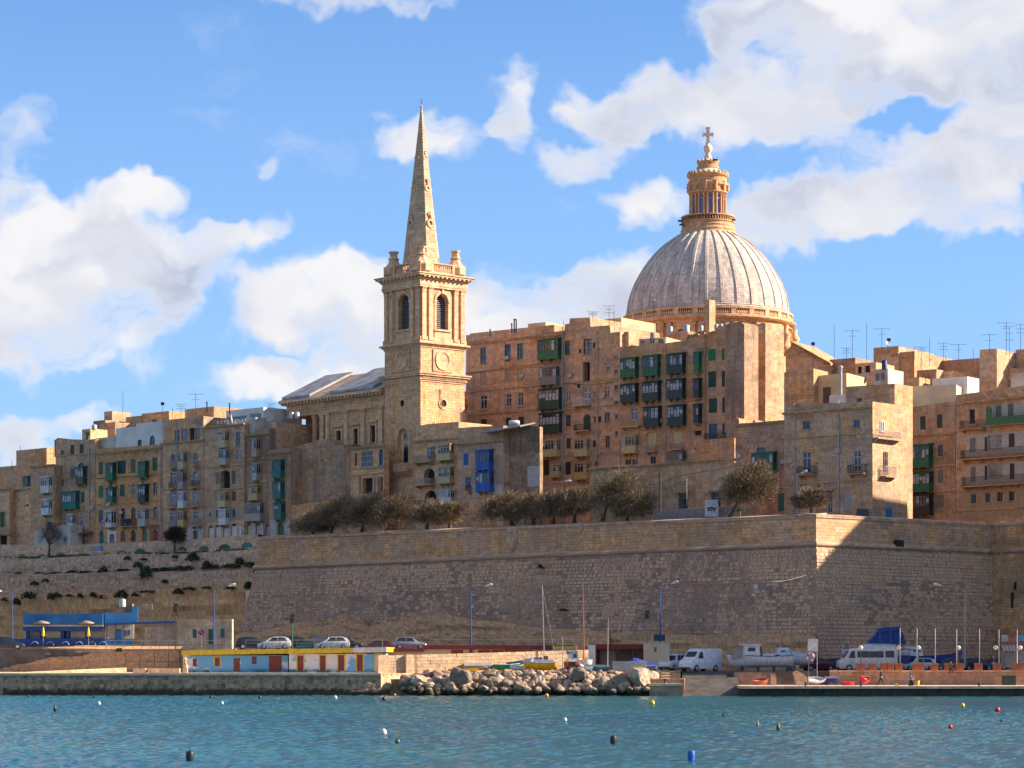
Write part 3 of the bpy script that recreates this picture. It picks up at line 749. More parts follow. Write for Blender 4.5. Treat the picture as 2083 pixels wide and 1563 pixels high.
    for fn, a, k in todo:
        if callable(fn): fn(pl, root, *a, **k)
        elif fn == 'dark':
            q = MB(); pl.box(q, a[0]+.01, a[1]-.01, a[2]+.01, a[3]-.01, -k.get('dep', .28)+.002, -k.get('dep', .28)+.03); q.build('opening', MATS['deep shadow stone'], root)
        elif fn == 'surround':
            q = MB(); s0_, s1_, z0_, z1_ = a; t_ = .16
            pl.box(q, s0_-t_, s0_, z0_-.02, z1_+t_, .003, .09); pl.box(q, s1_, s1_+t_, z0_-.02, z1_+t_, .003, .09); pl.box(q, s0_, s1_, z1_, z1_+t_, .003, .09)
            if k['frame'] == 2: pl.box(q, s0_-.32, s1_+.32, z1_+t_+.12, z1_+t_+.28, .003, .3)
            q.build('window_surround', MATS['trim stone'], root)
        elif fn == 'door':
            q = MB(); s0_, s1_, z0_, z1_, st = a
            pl.box(q, s0_, s1_, z0_, z1_-((s1_-s0_)*.5 if k.get('arch') else .0), -.25, -.18)
            m_ = (s0_+s1_)/2
            for u0, u1 in ((s0_+.08, m_-.05), (m_+.05, s1_-.08)):
                for f0, f1 in ((.06, .42), (.5, .9)): pl.box(q, u0, u1, z0_+(z1_-z0_)*f0, z0_+(z1_-z0_)*f1*.9, -.18, -.155)
            o = q.build('door', PAINT[st], root)
            if k.get('arch'):
                q = MB(); pl.box(q, s0_, s1_, z1_-(s1_-s0_)*.5, z1_, -.25, -.2); q.build('fanlight', GLASS, o)
        elif fn == 'panel':
            q = MB(); wall_front(q, pl.offset(0, k.get('t', .012)), *a[:4], hs, reveals=False) if k.get('t', .03) < .1 else pl.box(q, *a[:4], .003, k['t']); q.build(k.get('name', 'plaster_panel'), MATS.get(a[4]) or PAINT[a[4]], root)
    for i, ys in enumerate(strings):                     # string courses given as photo y at the left end
        z = pl.Z(x0, ys); q = MB(); pl.box(q, s0, s1+.0, z-.09, z+.09, .003, .11+.002*i); q.build('string_course', MATS['trim stone'], root)
    if cornice:
        z = pl.Z(x0, cornice); q = MB()
        pl.box(q, s0-.1, s1+.1, z-.12, z+.05, .003, .22); pl.box(q, s0-.2, s1+.2, z+.052, z+.2, .003, .38); q.build('cornice', MATS['trim stone'], root)
    for px in pipes:
        s = pl.S(px); q = MB(); q.tube([pl.P(s, zb, .12), pl.P(s, zm+.6, .12)], .06, 6); q.build('drain_pipe', ZINC, root)
    return root
def blockhouse(label, pl, x0, x1, yt, yb, mat, depth=7, feats=(), name='house', **k):
    return house(name, label, pl, x0, x1, yb, [(x0, yt), (x1, k.pop('yt2', None) or HY-(HY-yt)*pl.Yof(pl.S(x0))/pl.Yof(pl.S(x1)))], mat, feats, depth=depth, **k)
# ------------------------------------------------------------------ church tower with spire
m_tow = stone('church stone', (.52,.375,.25), (.56,.36,.19), (.20,.16,.13), w=.9, h=.42, sa=.45, pa=.8, joint=.45, bump=.05)
m_towp = stone('pale church trim', (.56,.42,.30), (.58,.41,.25), (.22,.175,.14), w=1.6, h=.8, sa=.45, pa=.5, joint=.2)
m_spire = stone('spire stone', (.47,.37,.275), (.48,.36,.25), (.24,.19,.155), w=.9, h=.45, sa=.35, pa=.4, joint=.4)
TY = 371.0; zz = lambda py: CZ+(HY-py)*TY/F
TW = 8.36
TL = Plane(855.5, TY, 48.7)
TR = Plane(855.5, TY, 0); TR.A = TL.A.copy(); TR.u = -TL.n; TR.n = TL.u.copy()
tower = empty('church_tower', (TL.P(-TW/2, 0, -TW/2).x, TL.P(-TW/2, 0, -TW/2).y, 21.0), 'tall square limestone bell tower topped by a slender stone spire', 'church tower')
def ring(mb, z0, z1, e, inner=None):       # square band projecting e from the shaft
    TL.box(mb, -TW-e, e, z0, z1, -TW-e, e)
def faces(): return ((TL, -TW, 0.0), (TR, 0.0, TW))
# shaft
mb = MB()
z_sh = zz(775); z_b = 20.0
for pl, a, b in faces():
    holes = []
    if pl is TL:
        c = pl.S(820, 0); holes.append((pl.S(809.5), pl.S(831.5), zz(941), zz(868), 1, .7))
    wall_front(mb, pl, a, b, z_b, z_sh, holes)
inn = MB(); TL.box(mb, -TW, 0, z_b, z_b+.01, -TW, -.9)
mb.add([TL.P(-TW, z_b, 0), TL.P(-TW, z_sh, 0), TL.P(-TW, z_sh, -TW), TL.P(-TW, z_b, -TW)], [(0,1,2,3)])
mb.add([TL.P(-TW, z_b, -TW), TL.P(-TW, z_sh, -TW), TL.P(0, z_sh, -TW), TL.P(0, z_b, -TW)], [(0,1,2,3)])
# battered foot
for pl, a, b in faces():
    pass
mb.build('shaft', m_tow, tower)
q = MB()
zf0, zf1 = z_b, zz(948)
P8 = [TL.P(-TW-.4,zf0,.4), TL.P(.4,zf0,.4), TL.P(.4,zf0,-TW-.4), TL.P(-TW-.4,zf0,-TW-.4), TL.P(-TW-.02,zf1,.02), TL.P(.02,zf1,.02), TL.P(.02,zf1,-TW-.02), TL.P(-TW-.02,zf1,-TW-.02)]
q.hexa(P8); q.build('battered_base', m_tow, tower)
# oculi, clock rings, arched window trim
def ringdisc(mb, pl, s, z, r0, r1, d0, d1, n=28):
    vs = []; fs = []
    for k in range(n):
        th = 2*math.pi*k/n; c, s_ = math.cos(th), math.sin(th)
        vs += [pl.P(s+r0*c, z+r0*s_, d0), pl.P(s+r1*c, z+r1*s_, d0), pl.P(s+r0*c, z+r0*s_, d1), pl.P(s+r1*c, z+r1*s_, d1)]
    for k in range(n):
        a = 4*k; b = 4*((k+1) % n)
        fs += [(a+2,a+3,b+3,b+2), (a+3,a+1,b+1,b+3), (a,a+2,b+2,b)]
    mb.add(vs, fs)
def disc(mb, pl, s, z, r, d, n=28):
    mb.add([pl.P(s+r*math.cos(2*math.pi*k/n), z+r*math.sin(2*math.pi*k/n), d) for k in range(n)], [tuple(range(n))])
for pl, px in ((TL, 820), (TR, 901.5)):
    s = pl.S(px); z = pl.Z(px, 821)
    r_ = MB(); ringdisc(r_, pl, s, z, .52, .62, .003, .20); ringdisc(r_, pl, s, z, .62, .86, .003, .13); ob = r_.build('oculus', m_towp, tower)
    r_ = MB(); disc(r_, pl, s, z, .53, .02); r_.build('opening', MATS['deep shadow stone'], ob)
for pl, px in ((TL, 818.5), (TR, 900)):
    s = pl.S(px); z = pl.Z(px, 733.5)
    r_ = MB(); ww = 1.86
    pl.box(r_, s-ww, s+ww, zz(753), zz(708), .003, .16)
    r_.build('clock_stage_panel', m_tow, tower)
    r_ = MB(); ringdisc(r_, pl, s, z, 1.12, 1.46, .163, .30, 40); ringdisc(r_, pl, s, z, .98, 1.10, .163, .24, 40)
    disc(r_, pl, s, z, 1.12, .168, 40); ob = r_.build('blind_clock', m_towp, tower)
    r_ = MB(); disc(r_, pl, s, z, .07, .175, 12); r_.build('hole', MATS['deep shadow stone'], ob)
# clock stage
mb = MB()
for pl, a, b in faces(): mb.add([pl.P(a, zz(757)), pl.P(b, zz(757)), pl.P(b, zz(705)), pl.P(a, zz(705))], [(0,1,2,3)])
TL.box(mb, -TW+.0, -.01, zz(757), zz(705), -TW, -.01)
mb.build('clock_stage', m_tow, tower)
def cornice_stack(name, items, m=m_towp):
    q = MB()
    for y0, y1, e in items: ring(q, zz(y0), zz(y1), e)
    return q.build(name, m, tower)
cornice_stack('lower_cornice', [(775,771,.12),(771,767.5,.30),(767.5,764,.22),(764,760,.62),(760,757,.78)])
d_ = MB()
for pl, a, b in faces():
    n = 34
    for i in range(n):
        s = a+(b-a)*(i+.25)/n; pl.box(d_, s, s+.13, zz(768.5), zz(765), .222, .42)
tag(d_.build('dentils', m_towp, tower), kind='stuff')
cornice_stack('middle_cornice', [(705,701,.14),(701,698,.36),(698,695,.62),(695,693.5,.3)])
cornice_stack('belfry_plinth', [(693.5,684,.20)])
# belfry
mb = MB(); z0, z1 = zz(684), zz(583)
oc = []
for pl, a, b, x0, x1 in ((TL, -TW, 0.0, 811, 833), (TR, 0.0, TW, 887, 911)):
    s0, s1 = pl.S(x0), pl.S(x1); zt_ = pl.Z((x0+x1)/2, 600); zb_ = pl.Z((x0+x1)/2, 671)
    wall_front(mb, pl, a, b, z0, z1, [(s0, s1, zb_, zt_, 1, .75)])
    oc.append((pl, s0, s1, zb_, zt_))
mb.add([TL.P(-TW, z0, 0), TL.P(-TW, z1, 0), TL.P(-TW, z1, -TW), TL.P(-TW, z0, -TW)], [(0,1,2,3)])
mb.add([TL.P(-TW, z0, -TW), TL.P(-TW, z1, -TW), TL.P(0, z1, -TW), TL.P(0, z0, -TW)], [(0,1,2,3)])
mb.build('belfry_wall', m_tow, tower)
for pl, s0, s1, zb_, zt_ in oc:
    q = MB(); n = 18
    for i in range(n):
        z = zb_+(zt_-zb_)*i/n
        q.hexa([pl.P(s0+.02,z,-.6), pl.P(s1-.02,z,-.6), pl.P(s1-.02,z+.12,-.72), pl.P(s0+.02,z+.12,-.72), pl.P(s0+.02,z+.04,-.6), pl.P(s1-.02,z+.04,-.6), pl.P(s1-.02,z+.16,-.72), pl.P(s0+.02,z+.16,-.72)])
    o = q.build('louvre', PAINT['gr'], tower)
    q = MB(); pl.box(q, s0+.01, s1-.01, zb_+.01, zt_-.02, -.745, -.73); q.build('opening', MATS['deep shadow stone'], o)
    # surround: jamb pilasters, imposts, archivolt, keystone, sill
    q = MB(); rr = (s1-s0)/2; zc = zt_-rr; c = (s0+s1)/2; t_ = .34
    pl.box(q, s0-t_, s0-.003, zb_, zc, .003, .10); pl.box(q, s1+.003, s1+t_, zb_, zc, .003, .10)
    pl.box(q, s0-t_-.1, s0-.003, zc-.05, zc+.18, .003, .22); pl.box(q, s1+.003, s1+t_+.1, zc-.05, zc+.18, .003, .22)
    pl.box(q, s0-t_-.15, s1+t_+.15, zb_-.28, zb_-.003, .003, .34)
    pl.box(q, s0-t_, s1+t_, z0+.02, zb_-.29, .003, .12)
    n = 12; vs = []; fs = []
    for k in range(n+1):
        th = math.pi*k/n
        for r_, d in ((rr, .003), (rr, .16), (rr+t_, .16), (rr+t_, .003)): vs.append(pl.P(c+r_*math.cos(th), zc+.18+r_*math.sin(th), d))
    for k in range(n):
        for j in range(3): fs.append((4*k+j, 4*k+j+1, 4*k+j+5, 4*k+j+4))
    q.add(vs, fs); pl.box(q, c-.14, c+.14, zt_+.12, zt_+.72, .003, .26)
    q.build('arch_surround', m_towp, tower)
# pilasters in pairs at the corners with leafy capitals
for pl, a, b in faces():
    for off in (.16, 1.42, TW-1.42-.72, TW-.16-.72):
        q = MB(); s0 = a+off; s1 = s0+.72
        pl.box(q, s0, s1, zz(684), zz(592), .003, .26); pl.box(q, s0-.06, s1+.06, zz(690), zz(684), .003, .34)
        o = q.build('pilaster', m_towp, tower)
        k = MB(); pl.box(k, s0-.04, s1+.04, zz(592), zz(588.5), .003, .32)
        for i in range(4):
            for r_ in range(2): pl.box(k, s0-.03+.2*i, s0+.12+.2*i, zz(588.4)+.22*r_, zz(588.4)+.2+.22*r_, .003, .34+.07*r_)
        pl.box(k, s0-.14, s1+.14, zz(588.4)+.46, zz(583), .003, .44); k.build('capital', m_towp, o)
cornice_stack('entablature', [(583,579,.30),(579,575.5,.36),(575.5,567,.27),(567,564,.44)])
cornice_stack('upper_cornice', [(564,560.5,.66),(560.5,557,1.0),(557,554.5,1.16)])
d_ = MB()
for pl, a, b in faces():
    for i in range(11):
        s = a-.1+(b-a+.2-.3)*i/10; pl.box(d_, s, s+.3, zz(563.8), zz(560.7), .44, 1.02)
d_.build('modillion', m_towp, tower)
# balustrade
for pl, a, b in faces():
    q = MB(); pl.box(q, a-.1, b+.1, zz(554.4), zz(549), -.35, .1); pl.box(q, a-.1, b+.1, zz(533.5), zz(531), -.35, .16)
    for s0, s1 in ((a-.1, a+1.5), (a+2.0, a+2.4), (b-2.4, b-2.0), (b-1.5, b+.1)): pl.box(q, s0, s1, zz(549), zz(533.5), -.32, .12)
    n = 9
    for i in range(n):
        s = a+2.55+(b-a-5.1)*(i+.5)/n; c = pl.P(s, zz(549), -.12)
        q.lathe(c, [(.10,0),(.10,.12),(.17,.32),(.14,.5),(.08,.75),(.11,.95),(.10,zz(533.5)-zz(549))], 8)
    q.build('balustrade', m_towp, tower)
q = MB(); TL.box(q, -TW+.1, -.1, zz(554.4), zz(552), -TW+.1, -.36); q.build('tower_roof', m_towp, tower)
# corner turrets: swept bases with a drum and a cap
for (sx, dy) in ((-.95, -.95), (-TW+.95, -.95), (-.95, -TW+.95), (-TW+.95, -TW+.95)):
    c = TL.P(sx, zz(549), dy); q = MB(); H = zz(499)-zz(549)
    q.lathe(c, [(1.55,0),(1.58,H*.26),(1.42,H*.33),(1.05,H*.44),(.80,H*.56),(.70,H*.66),(.86,H*.67),(.84,H*.71),(.62,H*.73),(.60,H*.92),(.78,H*.94),(.78,H)], 8, smooth=False, a0=R(48.7+22.5))
    for k in range(8):
        th = R(48.7)+k*math.pi/4; p = c+Vector((math.cos(th)*.5, math.sin(th)*.5, H*.66)); q.tube([p, p+Vector((0,0,-.5))], .1, 5)
    q.build('corner_turret', m_towp, tower)
# spire
sc0 = TL.P(-TW/2, 0, -TW/2); scx = (857.2-CX)/F*sc0.y
zzc = lambda py: CZ+(HY-py)*376.9/F
zs0, zs1 = zz(549), zzc(219); r0 = 3.02
rot = R(-90-3.7+22.5)
q = MB(); c = Vector((scx, sc0.y, zs0))
q.lathe(c, [(r0*1.02,0),(r0*.985,.6),(r0*.95,1.5),(.12,zs1-zs0)], 8, smooth=False, a0=rot)
q.lathe(c+Vector((0,0,zs1-zs0-.05)), [(.12,0),(.22,.1),(.16,.3),(.07,.35),(.05,.5)], 8)
q.build('spire', m_spire, tower)
q = MB(); tp = c+Vector((0,0,zs1-zs0+.4)); q.tube([tp, tp+Vector((0,0,.9))], .04, 6); q.tube([tp+Vector((-.2,0,.55)), tp+Vector((.2,0,.55))], .03, 5); q.lathe(tp+Vector((0,0,.05)), [(.0,0),(.12,.1),(0,.22)], 8)
q.build('finial', IRON, tower)
# lucarne rosettes on four faces of the spire
H = zs1-zs0
for k in (-1, 1, 3, 5):
    th = R(-90-3.7)+k*math.pi/4; n2 = Vector((math.cos(th), math.sin(th)))
    for y, rs in ((458, 1.18), (386, .95), (323, .7)):
        z = zzc(y)-zs0; ap = (r0*.95*(1-(z-1.5)/(H-1.5)))*math.cos(math.pi/8)
        pl = Plane(CX, 100, 0); pl.n = n2; pl.u = Vector((-n2.y, n2.x)); pl.A = Vector((c.x, c.y))+n2*ap
        q = MB(); zc = zs0+z; r1 = .50*rs
        ringdisc(q, pl, 0, zc, r1*.55, r1*1.05, -.15, .16*rs+.04, 20)
        for a in range(6):
            q.tube([pl.P((rnd.random()-.5)*r1*.5, zc+r1*1.05+a*.17*rs, .02), pl.P((rnd.random()-.5)*r1*.7, zc+r1*1.2+a*.17*rs, .14*rs)], .16*rs*(1-a*.1), 5)
        for a in range(4):
            q.tube([pl.P(0, zc-r1*1.05-a*.15*rs, .02), pl.P(0, zc-r1*1.2-a*.15*rs, .12*rs)], .15*rs*(1-a*.18), 5)
        for sg_ in (-1, 1): q.tube([pl.P(sg_*r1*1.0, zc+r1*.4, .05), pl.P(sg_*r1*1.25, zc-r1*.2, .08), pl.P(sg_*r1*.9, zc-r1*.8, .08)], .09*rs, 5)
        o = q.build('rosette', m_towp, tower)
        q = MB(); disc(q, pl, 0, zc, r1*.56, .02, 16); q.build('opening', MATS['deep shadow stone'], o)
    # pedimented door at the foot of the face
    pl = Plane(CX, 100, 0); pl.n = n2; pl.u = Vector((-n2.y, n2.x)); pl.A = Vector((c.x, c.y))+n2*(r0*math.cos(math.pi/8)+.02)
    q = MB(); pl.box(q, -.7, .7, zs0, zs0+1.25, -.4, .22); pl.box(q, -.9, .9, zs0+1.25, zs0+1.4, -.4, .34)
    q.prism([pl.P(-.9, zs0+1.4, -.4), pl.P(.9, zs0+1.4, -.4), pl.P(0, zs0+1.85, -.4)], tuple((n2*.7).to_3d()))
    o = q.build('lucarne', m_towp, tower)
    q = MB(); pl.box(q, -.3, .3, zs0+.1, zs0+1.0, .223, .235); q.build('opening', MATS['deep shadow stone'], o)
# carved urn at the front foot of the spire stands for the near corner
# tall niche window on the left face: inner arch, round window, balustraded balcony on corbels
pl = TL; s0, s1 = pl.S(809.5), pl.S(831.5); zb_, zt_ = zz(941), zz(868); c_ = (s0+s1)/2
q = MB(); pl.box(q, s0+.01, s1-.01, zb_, zt_-.02, -.69, -.5)
q.build('niche_wall', m_towp, tower)
q = MB(); disc(q, pl, c_, zz(884), .5, -.48, 20); pl.box(q, c_-.48, c_+.48, zz(938), zz(906), -.495, -.48); disc(q, pl, c_, zz(906), .48, -.479, 20)
q.build('niche_window', GLASS, tower)
q = MB(); ringdisc(q, pl, c_, zz(884), .5, .68, -.497, -.38, 20)
rr = (s1-s0)/2
for k in range(13):
    th = math.pi*(k+.5)/13; 
    for a0_, a1_ in ((k+.08, k+.92),):
        t0, t1 = math.pi*a0_/13, math.pi*a1_/13; Rr = rr+(.45 if k % 2 else .62)
        q.hexa([pl.P(c_+rr*math.cos(t1), zt_-rr+rr*math.sin(t1), .11), pl.P(c_+rr*math.cos(t0), zt_-rr+rr*math.sin(t0), .11), pl.P(c_+rr*math.cos(t0), zt_-rr+rr*math.sin(t0), .003), pl.P(c_+rr*math.cos(t1), zt_-rr+rr*math.sin(t1), .003),
                pl.P(c_+Rr*math.cos(t1), zt_-rr+Rr*math.sin(t1), .11), pl.P(c_+Rr*math.cos(t0), zt_-rr+Rr*math.sin(t0), .11), pl.P(c_+Rr*math.cos(t0), zt_-rr+Rr*math.sin(t0), .003), pl.P(c_+Rr*math.cos(t1), zt_-rr+Rr*math.sin(t1), .003)])
for i in range(11):
    z = zb_+(zt_-rr-zb_)*i/11; h_ = (zt_-rr-zb_)/11*.9; e = .36 if i % 2 else .55
    pl.box(q, s0-e, s0-.003, z, z+h_, .003, .09+.004*(i % 2)); pl.box(q, s1+.003, s1+e, z, z+h_, .003, .09)
q.build('quoined_surround', m_towp, tower)
q = MB(); a, b = pl.S(800, .9), pl.S(839); z1 = zz(943); z0 = zz(957)
pl.box(q, a, b, z0, z0+.22, .003, 1.0); pl.box(q, a, b, z1, z1+.14, .82, 1.0)
for i in range(13):
    s = a+.1+(b-a-.25)*i/12; q.lathe(pl.P(s, z0+.22, .91), [(.07,0),(.12,.25),(.05,.55),(.08,z1-z0-.22)], 6)
for i in range(6):
    s = a+.2+(b-a-.6)*i/5
    q.prism([pl.P(s, z0-.003, .05), pl.P(s, z0-.003, .9), pl.P(s, z0-.45, .7), pl.P(s, z0-.6, .45), pl.P(s, z0-1.0, .05)], tuple(pl.u.to_3d()*.24))
q.build('corbelled_balcony', m_towp, tower)
q = MB(); TL.box(q, -TW-.12, .12, zz(968), zz(965), -TW-.12, .12); q.build('string_course', m_towp, tower)
# voussoirs over the big arch low on the right face
pl = TR; c_ = pl.S(897); zc = pl.Z(897, 884); q = MB()
for k in range(15):
    th0, th1 = math.pi*(k+.1)/15, math.pi*(k+.8)/15; r_, Rr = 1.35, 2.15
    q.hexa([pl.P(c_+r_*math.cos(th1), zc+r_*math.sin(th1), .14), pl.P(c_+r_*math.cos(th0), zc+r_*math.sin(th0), .14), pl.P(c_+r_*math.cos(th0), zc+r_*math.sin(th0), .003), pl.P(c_+r_*math.cos(th1), zc+r_*math.sin(th1), .003),
            pl.P(c_+Rr*math.cos(th1), zc+Rr*math.sin(th1), .14), pl.P(c_+Rr*math.cos(th0), zc+Rr*math.sin(th0), .14), pl.P(c_+Rr*math.cos(th0), zc+Rr*math.sin(th0), .003), pl.P(c_+Rr*math.cos(th1), zc+Rr*math.sin(th1), .003)])
o = q.build('arch_voussoirs', m_towp, tower)
q = MB(); disc(q, pl, c_, zc, 1.33, .02, 24); q.build('opening', MATS['deep shadow stone'], o)
# ------------------------------------------------------------------ church nave beside the tower
NV = Plane(655, 390, 48.5)            # side wall, its right end runs into the tower
zc0 = NV.Z(655, 811)                   # cornice level
sL, sM, sE = NV.S(588), NV.S(664), NV.S(784)
nave = empty('church_nave', tuple(NV.P((sL+sE)/2, 22, -8)), 'colonnaded church body with pilasters and low pitched roof left of the tower', 'church')
zN0 = NV.Z(655, 935)-9
wins = []
fe = []
mb = MB(); hl = []
for x0, y0, x1, y1 in ((684,877,694.5,910),(719,873,729,906),(753.5,867,764.5,900)):
    hl.append((NV.S(x0), NV.S(x1), NV.Z(x0, y1), NV.Z(x0, y0), 0, .5))
wall_front(mb, NV, sM, sE, zN0, zc0-.1, hl)
NV.box(mb, sM, sE, zN0, zc0-.1, -16, -.6)
mb.add([NV.P(sM, zN0, 0), NV.P(sM, zc0-.1, 0), NV.P(sM, zc0-.1, -.6), NV.P(sM, zN0, -.6)], [(0,1,2,3)])
mb.build('side_wall', m_tow, nave)
for a, b, z0, z1, *_ in hl:
    window(NV, nave, a, b, z0, z1, 'dk', d=-.42, glass=GLASS)
    q = MB(); t_ = .28
    NV.box(q, a-t_, a-.003, z0-.3, z1+t_, .003, .14); NV.box(q, b+.003, b+t_, z0-.3, z1+t_, .003, .14); NV.box(q, a, b, z1+.003, z1+t_, .003, .14); NV.box(q, a-t_-.2, b+t_+.2, z1+t_+.25, z1+t_+.45, .003, .4)
    q.build('window_surround', m_towp, nave)
    g_ = MB(); n = 5
    for i in range(1, n): g_.tube([NV.P(a+(b-a)*i/n, z0, -.3), NV.P(a+(b-a)*i/n, z1, -.3)], .02, 4)
    for i in range(1, 9): g_.tube([NV.P(a, z0+(z1-z0)*i/9, -.3), NV.P(b, z0+(z1-z0)*i/9, -.3)], .02, 4)
    g_.build('window_grille', IRON, nave)
zcap = NV.Z(664, 846)
for x in (657, 668, 706, 740, 776.5):
    s = NV.S(x); q = MB(); NV.box(q, s-.42, s+.42, zN0, zcap, .003, .30); NV.box(q, s-.55, s+.55, zcap+.05, zcap+.35, .003, .42); NV.box(q, s-.48, s+.48, zcap, zcap+.05, .003, .36); q.build('pilaster', m_towp, nave)
# portico at the left end
q = MB()
for x in (636, 650):
    s = NV.S(x); q.lathe(NV.P(s, zN0, -.5), [(.62,0),(.62,.4),(.5,.5),(.44,zcap-zN0-.2),(.58,zcap-zN0-.1),(.62,zcap-zN0+.3)], 16)
q.build('column', m_towp, nave)
q = MB(); NV.box(q, sL, sM-.003, zN0, zcap+.3, -16, -3.2); q.build('porch_wall', m_tow, nave)
q = MB(); NV.box(q, sL-.3, sE, zcap+.352, zc0-.55, -16.3, .25); NV.box(q, sL-.45, sE, zcap+.75+.6, zcap+.9+.6, -16.4, .33); q.build('entablature', m_tow, nave)
q = MB(); NV.box(q, sL-.9, sE, zc0-.549, zc0-.2, -16.9, .75); NV.box(q, sL-1.3, sE, zc0-.199, zc0+.15, -17.3, 1.15); q.build('cornice', m_towp, nave)
q = MB()
for i in range(30): 
    s = sL-.8+(sE-sL+.6)*i/29; NV.box(q, s, s+.3, zc0-.199-.25, zc0-.2-.003, .752, 1.08)
q.build('modillion', m_towp, nave)
zr = zc0+4.4
q = MB(); P = NV.P
A0, A1, B0, B1, Rr0, Rr1 = P(sL-1.3, zc0+.152, 1.15), P(sE, zc0+.152, 1.15), P(sL-1.3, zc0+.152, -17.3), P(sE, zc0+.152, -17.3), P(sL-1.3, zr, -8), P(sE, zr, -8)
q.add([A0, A1, Rr1, Rr0], [(0,1,2,3)]); q.add([B1, B0, Rr0, Rr1], [(0,1,2,3)]); q.add([B0, A0, Rr0], [(0,1,2)]); q.add([A1, B1, Rr1], [(0,1,2)])
q.build('roof', stone('pale roof stone', (.36,.33,.30), (.36,.31,.27), w=2, h=2, joint=.2, sa=.25), nave)
q = MB()
for k, (a, b) in enumerate(((.0,.30),(.52,.95))):       # raised roof sheets with a dark gap between
    s0, s1 = sL-1.0+(sE-sL)*a, sL-1.0+(sE-sL)*b
    f = lambda s, t: P(s, lerp(zc0+.3, zr+.22, t), lerp(1.0, -8, t))
    q.hexa([f(s0,.04), f(s1,.04), f(s1,.98), f(s0,.98)]+[v+Vector((0,0,.35)) for v in (f(s0,.04), f(s1,.04), f(s1,.98), f(s0,.98))])
q.build('roof_sheet', flat('lit roof lead', (.33,.32,.32), .6, var=.2, scale=.5), nave)
q = MB(); NV.box(q, NV.S(676), NV.S(683), zr-.3, zr+.35, -8.4, -7.6); NV.box(q, NV.S(712), NV.S(722), zr-.3, zr+.5, -8.4, -7.6); q.build('ridge_block', m_towp, nave)
# bay building in front of the nave, with porch
BY = Plane(748, 375.5, 47)
bay = house('bay_house', 'two storey stone bay with big gridded window between the blank wall and the tower', BY, 713, 781, 1012, [(713,911),(781,903)], m_tow,
   [('win',735,918,759,950,'gw',dict(sill=True)),('win',771,914,779,947,'b'),('hole',721,922,726,948),('hole',738,973,760,1004,'',dict(dep=.7)),('hole',773,970,779,1002,'',dict(dep=.7))], depth=1.0, cornice=914, strings=(955,968), cat='house')
for x in (732, 764, 770): 
    q = MB(); s = BY.S(x); BY.box(q, s-.16, s+.16, BY.Z(x,1004), BY.Z(x,970), .12, .45); q.build('porch_pillar', m_towp, bay)
# ------------------------------------------------------------------ the great dome
DY = 420.0; kd = DY/F; zd = lambda py: CZ+(HY-py)*kd
dc = W(1440, HY, DY); dc.z = 0
m_dome = stone('weathered dome stone', (.56,.55,.54), (.47,.465,.46), (.17,.175,.18), w=.9, h=.34, sa=.8, pa=.55, joint=.6, bump=.06)
m_drum = stone('drum stone', (.54,.38,.24), (.57,.37,.20), (.20,.15,.11), w=1.0, h=.45, sa=.3, pa=.7, joint=.3)
m_lan = stone('lantern stone', (.48,.34,.22), (.50,.32,.18), (.18,.13,.10), w=.8, h=.4, sa=.4, pa=.7, joint=.2)
m_pale = stone('bleached stone', (.62,.55,.47), (.60,.50,.40), (.25,.2,.17), w=2, h=2, sa=.3, pa=.3, joint=0)
dome = empty('dome', (dc.x, dc.y, zd(760)), 'huge ribbed grey stone dome with balustrade and lantern carrying a cross', 'dome')
prof_px = [(165,641),(163.5,628),(161,612),(156,596),(150,581),(142,565.5),(133,550.5),(123,536),(112,522.5),(99,509),(85,497),(70,486.5),(57,479)]
prof = [(r*kd, zd(y)) for r, y in prof_px]
# smooth the profile
pr = []
ts = np.linspace(0, len(prof)-1, 40); ri = np.interp(ts, range(len(prof)), [p[0] for p in prof]); zi = np.interp(ts, range(len(prof)), [p[1] for p in prof])
pr = [(float(a), float(b)) for a, b in zip(ri, zi)]
q = MB(); q.lathe(dc, pr, 96); q.build('dome_shell', m_dome, dome)
NR = 32
for k in range(NR):                      # ribs
    th = 2*math.pi*(k+.5)/NR; ct, st_ = math.cos(th), math.sin(th); tg = Vector((-st_, ct, 0))
    vs = []; fs = []
    hw = .30
    for i, (r, z) in enumerate(pr):
        w_ = hw*(.55+.45*(r/pr[0][0])); e = .13
        if i < len(pr)-1: dr, dz = pr[i+1][0]-r, pr[i+1][1]-z
        L = math.hypot(dr, dz); nr_, nz_ = dz/L, -dr/L
        b = Vector((dc.x+ct*(r-.05), dc.y+st_*(r-.05), z)); o_ = Vector((dc.x+ct*(r+e*nr_), dc.y+st_*(r+e*nr_), z+e*nz_))
        vs += [b-tg*w_, o_-tg*w_*.8, o_+tg*w_*.8, b+tg*w_]
    for i in range(len(pr)-1):
        a = 4*i; fs += [(a,a+4,a+5,a+1),(a+1,a+5,a+6,a+2),(a+2,a+6,a+7,a+3)]
    q = MB(); q.add(vs, fs); q.build('rib', m_dome, dome)
q = MB(); r_ = 165*kd
q.lathe(dc, [(r_-.3,zd(648)),(r_+.25,zd(646)),(r_+.35,zd(644)),(r_+.1,zd(642)),(r_+.2,zd(640)),(r_-.1,zd(638.5)),(r_-.4,zd(636))], 96, smooth=False); q.build('dome_moulding', m_dome, dome)
